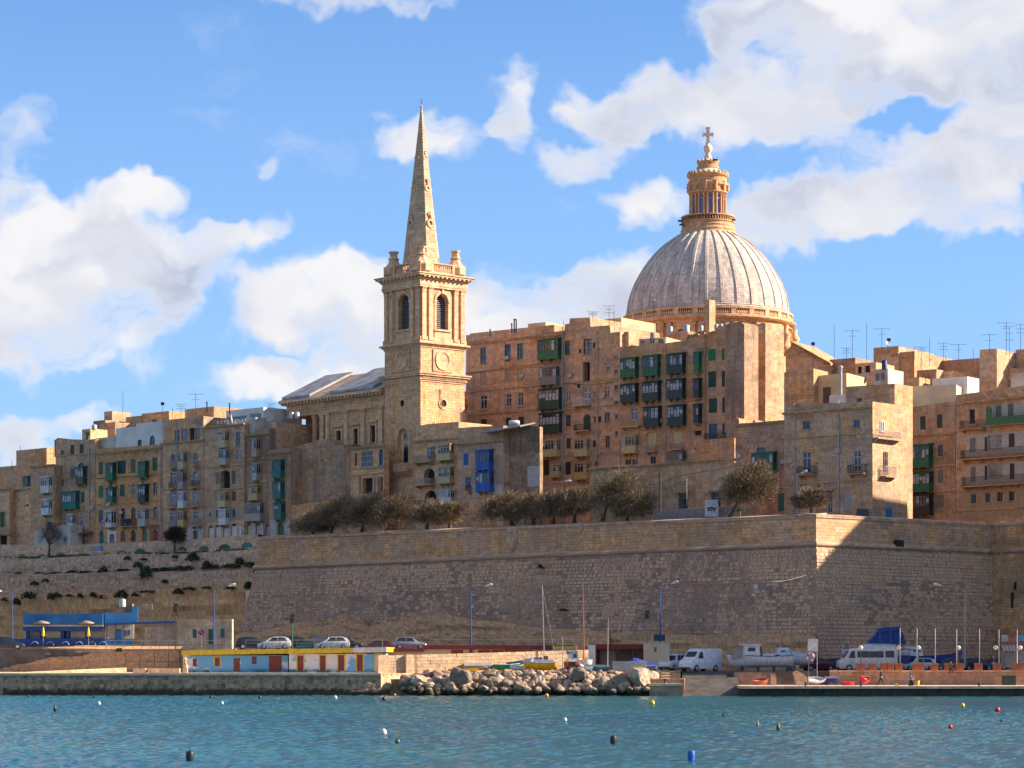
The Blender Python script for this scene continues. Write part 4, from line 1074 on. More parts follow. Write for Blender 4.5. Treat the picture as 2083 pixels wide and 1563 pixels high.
# balustrade ring just outside the springing
rb = 172*kd; zb0, zb1 = zd(664), zd(646)
q = MB(); q.lathe(dc, [(rb-.5,zb0),(rb+.1,zb0),(rb+.1,zb0+.3),(rb-.5,zb0+.3)], 96, smooth=False); q.lathe(dc, [(rb-.45,zb1-.25),(rb+.12,zb1-.25),(rb+.12,zb1),(rb-.45,zb1)], 96, smooth=False)
nb = 28
for k in range(nb):
    th = 2*math.pi*k/nb; pl = Plane(CX, 100, 0); pl.n = Vector((math.cos(th), math.sin(th))); pl.u = Vector((-pl.n.y, pl.n.x)); pl.A = Vector((dc.x, dc.y))+pl.n*(rb-.2)
    pl.box(q, -.42, .42, zb0+.3, zb1-.25, -.22, .25)
q.build('balustrade', m_towp, dome)
q = MB()
for k in range(nb*9):
    if k % 9 == 0: continue
    th = 2*math.pi*k/(nb*9)
    if math.sin(th) > .35: continue
    c = Vector((dc.x+(rb-.15)*math.cos(th), dc.y+(rb-.15)*math.sin(th), zb0+.3)); hh = zb1-.25-zb0-.3
    q.lathe(c, [(.09,0),(.16,hh*.35),(.07,hh*.7),(.1,hh)], 6)
tag(q.build('balusters', m_towp, dome), kind='stuff')
q = MB(); rc = 176*kd; rd = 166*kd
q.lathe(dc, [(rd,zd(676)),(rd+.3,zd(675)),(rd+.3,zd(671)),(rc,zd(669)),(rc+.25,zd(666)),(rc+.25,zd(664)),(rb-.5,zd(663.5))], 96, smooth=False); q.build('drum_cornice', m_drum, dome)
q = MB(); q.lathe(dc, [(rd,zd(790)),(rd,zd(676))], 96); q.build('drum', m_drum, dome)
for k in range(16):                      # paired pilasters and round headed windows round the drum
    th = 2*math.pi*(k+.5)/16; pl = Plane(CX, 100, 0); pl.n = Vector((math.cos(th), math.sin(th))); pl.u = Vector((-pl.n.y, pl.n.x)); pl.A = Vector((dc.x, dc.y))+pl.n*rd
    q = MB()
    for s in (-1.0, .35): pl.box(q, s, s+.62, zd(780), zd(682), -.3, .45); pl.box(q, s-.1, s+.72, zd(682), zd(676), -.3, .6)
    o = q.build('drum_pilaster', m_drum, dome)
    th += math.pi/16; pl = Plane(CX, 100, 0); pl.n = Vector((math.cos(th), math.sin(th))); pl.u = Vector((-pl.n.y, pl.n.x)); pl.A = Vector((dc.x, dc.y))+pl.n*rd
    q = MB(); pl.box(q, -.85, .85, zd(735), zd(700), -.3, .06); disc(q, pl, 0, zd(700), .85, .055, 20); q.build('drum_window', GLASS, dome)
    q = MB(); ringdisc(q, pl, 0, zd(700), .86, 1.15, -.2, .28, 20); pl.box(q, -1.15, -.86, zd(735), zd(700), -.2, .28); pl.box(q, .86, 1.15, zd(735), zd(700), -.2, .28); q.build('window_surround', m_drum, dome)
# volute buttress at the right edge of the drum
for th in (R(-8), R(-32)):
    p = Vector((dc.x+(rd+.6)*math.cos(th), dc.y+(rd+.6)*math.sin(th), 0))
    q = MB(); q.lathe(p, [(1.0,zd(730)),(1.3,zd(722)),(.8,zd(715)),(.7,zd(700)),(1.0,zd(695)),(.9,zd(690)),(.55,zd(684)),(.6,zd(674))], 12); q.build('buttress_scroll', m_drum, dome)
# lantern
lan = []
q = MB(); g_ = lambda pts, s=48, sm=False, m=m_lan, n='lantern': MB().lathe(dc, [(r*kd, zd(y)) for r, y in pts], s, smooth=sm).build(n, m, dome)
g_([(58,480),(55,474),(56,471),(53,466),(54,463),(52,460),(52,456)], n='lantern_base')
g_([(50,456),(54,455.5),(54,453),(50,452.5)], n='lantern_gallery')
q = MB(); q.lathe(dc, [(51*kd,zd(444.5)),(54.5*kd,zd(444.5)),(54.5*kd,zd(442)),(51*kd,zd(442))], 48, smooth=False)
for k in range(60):
    th = 2*math.pi*k/60; c = Vector((dc.x+52.7*kd*math.cos(th), dc.y+52.7*kd*math.sin(th), zd(452.5))); q.lathe(c, [(.08,0),(.13,.2),(.06,.45),(.09,8*kd)], 5)
q.build('gallery_balustrade', m_lan, dome)
g_([(33,456),(33,397)], n='lantern_drum')
for k in range(12):
    th = 2*math.pi*(k+.5)/12+.06; n2 = Vector((math.cos(th), math.sin(th)))
    pl = Plane(CX, 100, 0); pl.n = n2; pl.u = Vector((-n2.y, n2.x)); pl.A = Vector((dc.x, dc.y))+n2*(33*kd)
    q = MB(); q.lathe(pl.P(-.30, zd(452), .22), [(.24,0),(.18,.3),(.16,zd(400)-zd(452)),(.28,zd(397)-zd(452))], 8); q.lathe(pl.P(.30, zd(452), .22), [(.24,0),(.18,.3),(.16,zd(400)-zd(452)),(.28,zd(397)-zd(452))], 8)
    q.build('lantern_column', m_lan, dome)
    th += math.pi/12; n2 = Vector((math.cos(th), math.sin(th)))
    pl = Plane(CX, 100, 0); pl.n = n2; pl.u = Vector((-n2.y, n2.x)); pl.A = Vector((dc.x, dc.y))+n2*(33*kd*.985)
    q = MB(); pl.box(q, -.30, .30, zd(443), zd(404), -.2, .10); disc(q, pl, 0, zd(404), .30, .095, 16); q.build('lantern_window', C('lantern blue glass', (.09,.13,.34), .15), dome)
    q = MB(); pl.box(q, -.41, -.31, zd(444), zd(404), -.1, .22); pl.box(q, .31, .41, zd(444), zd(404), -.1, .22); ringdisc(q, pl, 0, zd(404), .31, .42, 0, .22, 16); q.build('window_surround', m_lan, dome)
g_([(36,397),(40,395),(40,392),(38,391),(38,382),(42,380),(42,376),(38,374.5),(38,364),(41,362),(43,359),(43,357)], n='lantern_entablature')
q = MB()
for k in range(24):
    th = 2*math.pi*k/24; c = Vector((dc.x+39.5*kd*math.cos(th), dc.y+39.5*kd*math.sin(th), zd(357))); q.lathe(c, [(.22,0),(.26,.15),(.16,.35),(.03,.55)], 6)
q.build('acroterion', m_lan, dome)
q = MB()
for k in range(12):
    th = 2*math.pi*(k+.5)/12+.06; c = Vector((dc.x+40*kd*math.cos(th), dc.y+40*kd*math.sin(th), zd(386))); q.lathe(c, [(.2,-.5),(.34,-.2),(.22,0),(.36,.3),(.25,.8),(.35,1.0)], 7)
q.build('scroll_ornament', m_lan, dome)
g_([(34,357),(31,353),(26,349),(23,346),(21,345)], sm=True, m=m_pale, n='lantern_cupola')
g_([(21,345),(23,344),(22,340),(20,339),(21,334),(22.5,332),(22.5,330)], n='cupola_crown')
q = MB()
for k in range(14):
    th = 2*math.pi*k/14; c = Vector((dc.x+20.5*kd*math.cos(th), dc.y+20.5*kd*math.sin(th), zd(330))); q.lathe(c, [(.17,0),(.2,.12),(.03,.4)], 6)
q.build('crown_point', m_lan, dome)
g_([(18,330),(9,328),(7,324),(8,319),(5,315),(4.5,312),(7.5,309),(9,303),(7.5,297),(4,294.5),(4,292)], 20, True, m_pale, 'ball_finial')
q = MB(); cz = zd(292)
def cb(x0, x1, y0, y1, d=.22): q.box((dc.x+x0*kd, dc.y-d, zd(y0)), (dc.x+x1*kd, dc.y+d, zd(y1)))
cb(-3,3,292,259.5); cb(-10,-3.05,277,271.5); cb(3.05,10,277,271.5); cb(-4.5,4.5,262.5,259.4,.25); cb(-11,-8.5,278,270.5,.25); cb(8.5,11,278,270.5,.25); cb(-4,4,292.5,289,.25)
q.build('cross', m_pale, dome)
# floodlights on brackets round the gallery
for (px, py) in ((1384,450),(1387,458),(1401,446),(1480,442),(1491,448),(1455,326)):
    p = W(px, py, DY-2); q = MB(); q.tube([p, p+Vector((.5 if px < 1437 else -.5, 1.0, -.35))], .05, 5); q.box((p.x-.4,p.y-.2,p.z-.1),(p.x+.4,p.y+.2,p.z+.16)); q.build('floodlight', IRON, dome)
# ------------------------------------------------------------------ house stones
hm = {}
def H(i):
    cols = {0:(.455,.365,.28), 1:(.50,.345,.21), 2:(.40,.315,.24), 3:(.55,.43,.31), 4:(.455,.335,.235), 5:(.35,.285,.23), 6:(.57,.46,.34), 7:(.47,.37,.275)}
    sa = {0:.55,1:.40,2:.85,3:.35,4:.45,5:1.0,6:.3,7:.6}
    if i not in hm: hm[i] = stone('house limestone %d' % i, cols[i], tuple(c*f for c, f in zip(cols[i], (1.04,.86,.66))), (.17,.135,.11), w=.62, h=.27, sa=sa[i], pa=.8, joint=.5)
    return hm[i]
CREAM = C('cream render', (.60,.48,.32), .85, scale=.5, var=.08)
WHITE = C('white render', (.66,.64,.60), .85, scale=.4, var=.08)
OFFW = C('off white render', (.52,.47,.40), .85, scale=.5, var=.15)
PEACH = C('peach render', (.62,.43,.24), .85, scale=.5, var=.08)
REDR = C('terracotta render', (.33,.12,.07), .85, scale=.5, var=.15)
LP = Plane(590, 385, 43)
MATS['terra'] = REDR
def LPo(d): return LP.offset(0, d)
a1 = {'arch': 1}
# the left terrace of houses, right to left
house('house', 'narrow house with three stacked teal enclosed balconies at the right end of the left terrace', LP, 548, 591, 1092, [(548,916),(570,913),(591,911)], H(2),
  [('gal',553,938,579,972,'tg'),('gal',554,981,579,1014,'tg'),('gal',556,1024,580,1056,'tg'),('door',565,1064,577,1088,'g',a1),('panel',550,1058,562,1090,'gw'),('panel',580,1056,590,1088,'gw')], cornice=924, strings=(976,), depth=12)
house('house', 'dark weathered house with a yellow enclosed balcony above a wide pinkish one', LPo(-.25), 497, 548, 1094, [(497,884),(518,882),(519,874),(547,871)], H(5),
  [('gal',511,893,530,928,'pk'),('gal',512,945,530,976,'gw'),('gal',505,988,531,1017,'y'),('gal',497,1026,537,1060,'pk',dict(lights=.2)),('hole',512,1019,517,1024),('win',516,1019,522,1024,'dr'),('panel',498,1062,536,1092,'gw'),('door',502,1065,511,1090,'c',a1),('door',520,1064,530,1090,'gw',a1),('door',540,1066,548,1090,'pk',a1)], cornice=888, strings=(936,982))
house('house', 'tall house below the white penthouse with a row of white arched street doors', LPo(.05), 414, 497, 1096, [(414,869),(440,868),(497,861)], H(0),
  [('gal',443,879,466,910,'c',dict(lights=.7)),('win',480,879,489,907,'lb',dict(glass=GLASSB)),('gal',444,916,467,945,'gw'),('win',480,916,490,937,'w'),('hole',448,957,468,995,'',dict(arch=.6,dep=.9)),
   ('shut',439,961,447,985,'gr'),('shut',471,958,479,985,'og'),('gal',443,1002,466,1031,'c'),('shut',472,1000,480,1019,'br'),('gal',444,1037,467,1067,'w'),('win',472,1036,479,1053,'lb'),('win',440,1038,443,1052,'gr'),
   ('panel',416,1033,496,1060,'st',dict(t=.02)),('door',424,1069,435,1095,'w',a1),('door',438,1067,449,1094,'w',a1),('door',454,1066,465,1093,'w',a1),('door',470,1065,482,1093,'w',a1),('panel',487,1071,491,1092,'w'),('hole',426,1043,429,1051)], cornice=872, strings=(952,998))
q = PAINT['w']
house('house', 'long narrow house with three columns of balconies and a shuttered loggia below its parapet', LPo(.15), 331, 414, 1098, [(331,855),(375,851),(414,847)], H(7),
  [('win',355,875,365,901,'st'),('win',369,873,382,900,'st'),('hole',385,871,396,899),('win',397,871,407,898,'st'),
   ('win',348,924,357,941,'gw'),('bal',343,940,360,954,'grey'),('gal',361,921,381,954,'c'),('win',392,921,402,938,'w'),('bal',390,938,405,950,'grey'),
   ('win',346,961,358,985,'w'),('bal',342,982,360,996,'iron'),('gal',361,962,380,994,'pk'),('win',392,959,404,981,'w',a1),('bal',386,978,407,993,'iron'),
   ('win',345,1001,358,1026,'w'),('bal',341,1022,360,1035,'grey'),('gal',361,1001,381,1033,'w'),('win',392,1000,404,1024,'w'),('bal',386,1020,407,1032,'grey'),
   ('win',345,1042,358,1062,'w'),('bal',341,1060,360,1074,'grey'),('gal',361,1040,381,1072,'y'),('win',392,1040,404,1061,'w'),('bal',386,1057,411,1072,'grey'),
   ('panel',381,1071,413,1097,'gw'),('door',393,1080,402,1098,'br'),('win',350,1080,356,1090,'gr')], cornice=904, strings=(998,1037), pipes=(360,))
house('house', 'broad ochre house with green shutters, four green enclosed balconies and carved lozenges under its roof', LPo(.0), 193, 330, 1104, [(193,914),(250,910),(330,904)], H(1),
  [('shut',201,940,210,966,'g'),('gal',214,944,237,977,'g'),('shut',239,937,256,964,'dbg'),('shut',266,934,276,962,'g'),('gal',280,941,303,971,'g'),('shut',310,931,320,958,'g'),
   ('shut',201,989,210,1013,'tg'),('gal',215,994,237,1023,'tg'),('shut',244,986,254,1010,'g'),('win',268,985,275,1008,'w',a1),('gal',280,988,303,1021,'dbg'),('win',311,981,320,1007,'gw',a1),
   ('gal',214,1040,237,1072,'w',dict(D=1.1,panel=.22)),('win',201,1038,210,1064,'lb'),('win',246,1034,254,1056,'dk',a1),('win',267,1032,276,1055,'dk',a1),('gal',280,1037,303,1070,'gw'),('win',311,1031,321,1056,'gw',a1),
   ('bal',243,1056,278,1073,'iron'),('win',222,982,229,992,'gr',a1),('win',288,980,294,988,'w',a1),
   ('door',202,1080,211,1105,'tg',a1),('panel',218,1077,237,1104,'w'),('door',223,1087,233,1104,'gr',a1),('door',245,1079,255,1102,'br',a1),('door',266,1078,276,1102,'dk',a1),('door',289,1077,299,1101,'tg',a1),('panel',304,1066,325,1100,'terra'),('door',311,1077,321,1099,'dr',a1)], cornice=924, strings=(973,1028,1074), pipes=(327,), depth=9)
dh = [o for o in bpy.data.objects if o.get('label', '').startswith('broad ochre house')][0]
for i, x in enumerate((205, 227, 249, 270, 293, 316)):
    s = LP.S(x); z = LP.Z(x, 927-(x-205)*.05-3); q = MB(); LP.box(q, s-.55, s+.55, z-.16, z+.16, .003, .13); q.lathe(LP.P(s-.55, z-.2, .1), [(.02,0),(.15,.2),(.02,.4)], 6); q.lathe(LP.P(s+.55, z-.2, .1), [(.02,0),(.15,.2),(.02,.4)], 6)
    q.build('carved_lozenge', MATS['trim stone'], dh)
cl = MB()
for i in range(9):
    s = LP.S(248, .9)+i*.27; zt_ = LP.Z(250, 1057, .9); hh = rnd.uniform(.5, 1.2); LP.box(cl, s, s+.25, zt_-hh, zt_+.02, .93+.02*(i % 2), .97+.02*(i % 2))
tag(cl.build('laundry', C('navy cloth', (.02,.03,.08), .9)), 'dark blue washing hung over an iron balcony of the broad ochre house', 'laundry')
cl = MB()
for i in range(5):
    s = LP.S(208, .9)+i*.3; zt_ = LP.Z(214, 1060, .9)+i*.12; LP.box(cl, s, s+.29, zt_-.7+.1*i, zt_, 1.2, 1.24+.01*i)
tag(cl.build('laundry', C('pale blue cloth', (.28,.36,.46), .9)), 'pale blue sheet hanging by the white glazed balcony above the arched doors', 'laundry')
house('house', 'plain weathered house with a wide teal balcony and a grey green one under a lunette', LPo(.1), 113, 193, 1110, [(113,894),(118,891),(166,896),(168,896),(193,893)], H(0),
  [('shut',124,916,130,928,'g'),('shut',143,905,151,925,'dbg'),('shut',162,904,170,923,'dk'),('gal',153,952,177,985,'gg',dict(lights=.8)),('win',159,942,173,951,'dk',dict(arch=.7,sill=False)),('shut',143,953,152,973,'og'),('shut',125,978,129,990,'gg'),
   ('gal',126,1003,162,1036,'tg',dict(lights=.8)),('shut',165,1001,172,1023,'tg'),('gal',137,1047,155,1078,'w'),('win',128,1053,134,1072,'w'),('win',161,1050,170,1071,'w'),
   ('door',145,1088,154,1110,'g'),('door',160,1089,169,1108,'dk'),('win',121,950,127,962,'st')], strings=(929,977,1043), pipes=(182,), depth=11)
ch = [o for o in bpy.data.objects if o.get('label', '').startswith('plain weathered house')][0]
q = MB(); a, b = LP.S(152, 1), LP.S(182, 1); z = LP.Z(165, 1083, 1)
q.hexa([LP.P(a,z-.35,1.5), LP.P(b,z-.35,1.5), LP.P(b,z,.12), LP.P(a,z,.12), LP.P(a,z-.28,1.5), LP.P(b,z-.28,1.5), LP.P(b,z+.1,.12), LP.P(a,z+.1,.12)]); q.build('awning', C('dull red canvas', (.22,.06,.04), .9), ch)
house('annex', 'low whitewashed annex behind the bare tree at street level', LPo(3.0), 69, 143, 1114, [(69,1080),(100,1077),(128,1068),(143,1070)], OFFW, [('win',128,1092,136,1103,'gw'),('hole',94,1062,104,1078)], depth=2.5, cat='annex')
house('house', 'small stone house with two white enclosed balconies left of the tall row', LPo(1.6), 62, 111, 1112, [(62,950),(85,948),(111,946)], H(4),
  [('gal',82,971,107,1002,'w'),('gal',83,1017,107,1047,'w'),('win',94,1056,104,1079,'gw')], cornice=951, depth=8)
house('house', 'plain windowless ashlar block with a bright side wall at the left', LPo(-7), 33, 95, 1100, [(33,917),(95,911)], H(4), [('gal',46,971,63,990,'tg',dict(D=.7))], depth=10)
house('house', 'long rubble wall of a far house at the very left edge', LPo(-10), -60, 34, 1100, [(-60,956),(34,947)], H(7), [], depth=8)
house('villa', 'low classical house front with heavy cornice and one green shutter at the left edge', Plane(62, 431, 30), -60, 20, 1118, [(-60,996),(20,993)], H(3),
  [('shut',1,1042,10,1073,'g',dict(frame=1)),('bal',-6,1074,26,1088,'grey',dict(D=.7)),('hole',-4,1090,14,1112,'',dict(dep=.8))], cornice=1000, depth=4)
house('villa', 'blank side block with blind arch between the classical front and the white balconies', Plane(62, 431, 46), 20, 63, 1118, [(20,993),(63,990)], H(3), [('hole',50,1026,60,1030,'',dict(arch=.8,dep=.12))], cornice=999, depth=6)
# penthouse, roof rooms and lit blocks behind the left terrace
bgp = LPo(-6)
def bg_block(label, x0, x1, y0, y1, mat, d=-6, depth=5, feats=(), ang=None, Y=None, name='roof_room', cat='roof room'):
    pl = LP.offset(0, d) if Y is None else Plane(x1, Y, 43 if ang is None else ang)
    return blockhouse(label, pl, x0, x1, y0, y1, mat, depth=depth, feats=feats, name=name, cat=cat)
bg_block('white penthouse with long blue window band behind a roof terrace', 460, 536, 836, 878, WHITE, -3.5, 8, [('win',462,847,502,857,'w',dict(glass=GLASSB,sill=False)),('win',508,841,531,853,'w',dict(glass=GLASSB,sill=False))])
bg_block('white walled rooftop house with one square and one pointed window, right step of two', 277, 331, 862, 912, WHITE, -.6, 7, [('win',280,895,288,907,'dk'),('win',304,886,315,906,'lb',dict(arch=1.25))])
bg_block('lower white rooftop wall stepping down left of the pointed window', 236, 277, 872, 914, WHITE, -.7, 7)
bg_block('flaking whitewashed hump behind the parapet of the green shuttered house', 194, 237, 892, 916, OFFW, -1.2, 5)
bg_block('small roof room with a green door above the plain weathered house', 167, 184, 874, 899, H(3), -1.0, 3.5, [('shut',175,879,182,894,'g')])
bg_block('tan stair tower block standing highest above the left terrace', 212, 228, 838, 880, H(0), -10, 4)
bg_block('long tan block left of the stair tower', 190, 214, 857, 892, H(2), -8, 7)
bg_block('shaded brown block in front of the stair tower', 199, 234, 862, 892, H(2), -6.5, 4)
bg_block('far ochre house with a barred window behind the white rooftop wall', 288, 344, 842, 872, H(1), -12, 10, [('win',310,853,319,861,'gr')])
bg_block('low stone block between the stair tower and the ochre house', 256, 290, 849, 868, H(2), -12, 8)
bg_block('wide sunlit roof room with pipes on top behind the parapet', 376, 435, 833, 858, H(4), -7, 8)
bg_block('crumbling sunlit corner house of bare stone right of the penthouse', 549, 561, 860, 925, H(3), -1.5, 11)
bg_block('pale low roof hump between penthouse terrace and corner house', 498, 519, 851, 882, OFFW, -1.0, 6)
# blank brown wall block to the right of the terrace, curved corner and garden wall
blank = Plane(591, 388, 40)
house('house', 'large blank brown side wall with lighter parapet right of the teal balconies', blank, 591, 690, 1070, [(591,919),(594,912),(640,898),(641,896),(660,893),(690,925)], H(2), [], depth=10)
q = MB(); c = W(700, 1000, 386); q.lathe((c.x, c.y, 24), [(4.2,0),(4.2,blank.Z(680,925)-25)], 28)
q.lathe((c.x, c.y, 24), [(4.4,blank.Z(680,925)-25+.01),(4.4,blank.Z(680,925)-24.6)], 28)
tag(q.build('bastion_house', H(2)), 'rounded blank corner of brown stone below the church nave', 'round wall')
house('house', 'tall blank stone wall behind the rounded corner under the church windows', Plane(716, 379, 40), 640, 716, 1060, [(640,908),(716,905)], H(5), [], depth=4)
house('garden_wall', 'ochre garden wall behind the left hedge of tamarisk trees', Plane(720, 376, 42), 592, 735, 1080, [(592,1028),(735,1012)], H(1), [], depth=1.2, cat='wall')
# ------------------------------------------------------------------ the big block right of the tower
MP = Plane(1475, 364, 41)
house('house', 'tall house beside the church tower with one stack of wide green enclosed balconies', MP, 948, 1146, 1010, [(948,682),(955,682),(956,679),(964,678),(1000,674),(1125,661),(1127,661),(1128,675),(1146,673)], H(0),
  [('win',977,707,989,740,'dk',dict(glass=GLASSB)),('win',1027,701,1039,735,'dk',dict(glass=GLASSB)),('win',1052,699,1064,732,'dk',dict(glass=GLASSB)),('gal',1093,693,1142,732,'g'),
   ('shut',977,755,989,784,'st'),('shut',1029,752,1039,778,'st'),('shut',1052,747,1064,776,'st'),('gal',1096,747,1138,783,'gr',dict(lights=.3,roof=False)),
   ('win',977,805,990,833,'w'),('win',1029,801,1040,828,'w'),('win',1053,799,1064,826,'w'),('gal',1095,794,1144,833,'dg',dict(lights=.9)),
   ('shut',978,853,990,864,'dg'),('shut',1029,850,1040,868,'dg'),('shut',1054,848,1066,866,'dg'),('gal',1096,843,1145,881,'dg',dict(lights=.9)),
   ('gal',1102,897,1140,929,'c'),('shut',1106,935,1117,967,'dk'),('gal',1119,945,1143,970,'c',dict(roof=False))], strings=(759,798,846), cornice=702, pipes=(1027,1145), depth=14)
house('house', 'middle house of the big block with stepped parapet and tall green arched door', MP.offset(0,-.15), 1146, 1262, 1010, [(1146,675),(1148,675),(1149,660),(1158,659),(1159,648),(1200,646),(1201,665),(1240,662),(1242,677),(1262,675)], H(0),
  [('win',1149,694,1160,723,'dk',dict(glass=GLASSB)),('win',1187,690,1203,721,'dk',dict(glass=GLASSB)),('win',1206,697,1211,708,'dk'),('hole',1177,711,1182,719),
   ('shut',1149,744,1160,768,'st'),('hole',1186,737,1200,776,'',dict(dep=1.2)),('win',1232,738,1240,758,'w'),('win',1248,723,1256,730,'gw'),('win',1250,752,1257,761,'gw'),
   ('win',1150,795,1160,818,'w'),('win',1187,787,1202,824,'w'),('bal',1164,812,1203,828,'w'),('win',1206,796,1213,811,'w'),('win',1230,787,1240,808,'w'),('win',1250,784,1257,793,'gr'),('win',1250,816,1257,825,'gr'),
   ('win',1151,845,1161,868,'dk',dict(glass=GLASSB)),('shut',1187,843,1201,876,'dg',a1),('bal',1166,864,1203,879,'iron'),('win',1208,848,1213,860,'dk'),('win',1217,847,1223,860,'dk'),('win',1230,839,1241,859,'dk'),('win',1251,844,1257,852,'gr'),
   ('win',1152,892,1161,913,'br'),('gal',1168,895,1200,928,'c'),('win',1206,896,1212,910,'dk'),('win',1232,887,1241,911,'dr'),('win',1251,877,1257,887,'gr'),
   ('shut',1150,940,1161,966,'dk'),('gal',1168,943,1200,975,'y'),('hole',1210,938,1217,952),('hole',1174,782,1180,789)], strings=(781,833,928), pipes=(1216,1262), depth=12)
house('house', 'house of ten green enclosed balconies with cream shuttered doors on its lowest floor', MP.offset(0,-.05), 1262, 1433, 1010, [(1262,706),(1279,705),(1285,702),(1299,704),(1305,699),(1351,699),(1386,694),(1398,690),(1407,680),(1433,677)], H(4),
  [('gal',1261,731,1299,768,'g',dict(lights=.3)),('gal',1306,726,1344,765,'g'),('gal',1356,722,1395,760,'dbg',dict(lights=.7)),('gal',1410,718,1428,757,'bg'),
   ('gal',1261,784,1299,819,'dbg',dict(lights=.8)),('gal',1306,779,1345,816,'dbg',dict(lights=.9)),('gal',1356,774,1395,811,'dbg',dict(lights=.9)),('gal',1410,772,1428,808,'dbg'),
   ('win',1283,829,1297,856,'w'),('gal',1308,830,1346,868,'dbg',dict(lights=.9)),('gal',1357,827,1396,866,'dbg',dict(lights=1)),('gal',1410,824,1428,860,'dbg'),('bal',1262,855,1305,871,'y',dict(D=.8)),
   ('gal',1264,888,1299,922,'c',dict(lights=.5)),('shut',1318,881,1335,910,'c'),('bal',1311,907,1338,921,'grey'),('shut',1369,878,1387,905,'c'),('bal',1361,902,1393,917,'grey'),('hole',1413,876,1427,886),
   ('win',1271,934,1283,950,'y'),('win',1285,934,1297,950,'y'),('win',1323,929,1334,947,'lb'),('gal',1357,921,1395,946,'gr',dict(lights=.2,corb=0))], strings=(775,826,875), pipes=(1354,), depth=10)
for o in [o for o in bpy.data.objects if o.name.startswith('balcony') and o.parent]: pass
house('house', 'slim house with pairs of narrow green shutters and blue doors beside the tall sunlit slab', MP.offset(0,-.35), 1433, 1477, 1010, [(1433,679),(1455,672),(1472,670),(1473,659),(1477,659)], H(4),
  [('shut',1441,710,1456,734,'bg'),('shut',1468,709,1474,733,'bg'),('shut',1441,756,1457,788,'dg'),('shut',1468,755,1475,787,'dg'),('shut',1442,811,1459,840,'dg'),('shut',1469,809,1475,840,'dg'),('win',1442,862,1459,895,'b'),('win',1469,862,1475,885,'b'),('bal',1432,882,1478,897,'iron')], depth=10, pipes=(1434,))
SPL = MP.offset(0, .25)
house('tower_house', 'tall windowless slab of ashlar with a bright sunlit right side next to the dome', SPL, 1477, 1514, 1010, [(1477,660),(1500,655),(1508,656),(1514,661)], H(5), [], depth=3.4, cat='house')
SP2 = Plane(1556, 366, 41)
house('tower_house', 'second windowless slab standing back behind the sunlit one, just under the drum', SP2, 1535, 1557, 1010, [(1535,661),(1557,657)], H(7), [], depth=4.6, cat='house')
# protruding brown block under the slim house
house('house', 'windowless brown block projecting below the blue doors', MP.offset(0, 3.0), 1416, 1494, 1010, [(1416,898),(1440,895),(1494,891)], H(4), [('win',1435,935,1447,944,'gw')], depth=3.4)
# rubble house with the teal balcony
NP = Plane(1600, 335, 42)
house('house', 'pitted rubble house front with one wide teal enclosed balcony behind the round tree', NP, 1496, 1600, 1050, [(1496,850),(1503,852),(1504,864),(1588,862),(1600,850)], H(2),
  [('gal',1528,924,1580,958,'tg',dict(D=.9)),('win',1540,911,1557,920,'gr'),('shut',1583,1004,1603,1040,'tg')], cornice=866, depth=8)
# terrace wall with dark doorways under the big block
TW_ = Plane(1500, 322, 43)
house('terrace_wall', 'long rubble retaining wall with tall dark doorways behind the fence and trees', TW_, 1200, 1497, 1060, [(1200,950),(1270,946),(1370,944),(1497,942)], H(7),
  [('win',1380,1005,1399,1036,'gr'),('win',1446,1002,1466,1036,'gr'),('win',1310,1013,1327,1042,'w'),('panel',1377,1000,1402,1003,'trim stone',dict(t=.25)),('panel',1443,998,1469,1001,'trim stone',dict(t=.25))], cornice=956, depth=4, cat='wall')
# corner building, left face and sunlit right face
CB = Plane(1775, 318, 42)
cbld = house('house', 'big corner house with white balcony doors and sunlit right side above the bastion corner', CB, 1595, 1775, 1062, [(1595,828),(1616,827),(1617,822),(1690,820),(1775,817)], H(0),
  [('win',1633,857,1648,874,'lb'),('win',1736,854,1749,871,'lb'),('win',1632,919,1649,962,'w'),('bal',1620,949,1662,968,'iron'),('win',1736,917,1751,960,'w'),('bal',1723,946,1765,966,'iron'),
   ('win',1684,998,1693,1044,'gw'),('shut',1716,1001,1733,1032,'gw'),('panel',1675,994,1697,999,'trim stone',dict(t=.4))], cornice=843, strings=(893,986), depth=7.8, pipes=(1617,1707))
CR = CB.side(CB.S(1775))
for (x0, y0, x1, y1, st, kind) in ((1790,857,1798,878,'w','win'),(1797,919,1805,962,'br','win')):
    a, b = CR.S(x0), CR.S(x1); zt_, zb_ = CR.Z(x0, y0), CR.Z(x0, y1); window(CR, cbld, a, b, zb_, zt_, st, d=.02)
for (x0, x1, yt, yb) in ((1776,1822,875,893),(1791,1814,948,971)):
    balcony(CR, cbld, CR.S(x0, .0), CR.S(x1, .0), CR.Z(x0, yb), CR.Z(x0, yt), 'grey', D=.8)
house('house', 'tall narrow house with a bright cream side wall and three small brown windows', Plane(1820, 323, 42), 1720, 1820, 1062, [(1720,787),(1818,781),(1820,781)], H(7), [('win',1743,810,1753,820,'gr')], depth=4.1)
tn = [o for o in bpy.data.objects if o.get('label', '').startswith('tall narrow house')][0]
TNP = Plane(1820, 323, 42); TNR = TNP.side(TNP.S(1820))
for (y0, y1) in ((828,854),(900,925),(967,992)):
    a = TNR.S(1830); shutter(TNR, tn, a, TNR.S(1836), TNR.Z(1833, y1), TNR.Z(1833, y0), 'br', d=.01)
house('house', 'cream plastered house with brown shuttered door and a chimney pipe behind the corner house', Plane(1722, 345, 30), 1612, 1722, 862, [(1612,770),(1660,765),(1722,759)], PEACH, [('win',1631,794,1646,812,'br'),('shut',1674,788,1690,822,'br')], depth=7, pipes=())
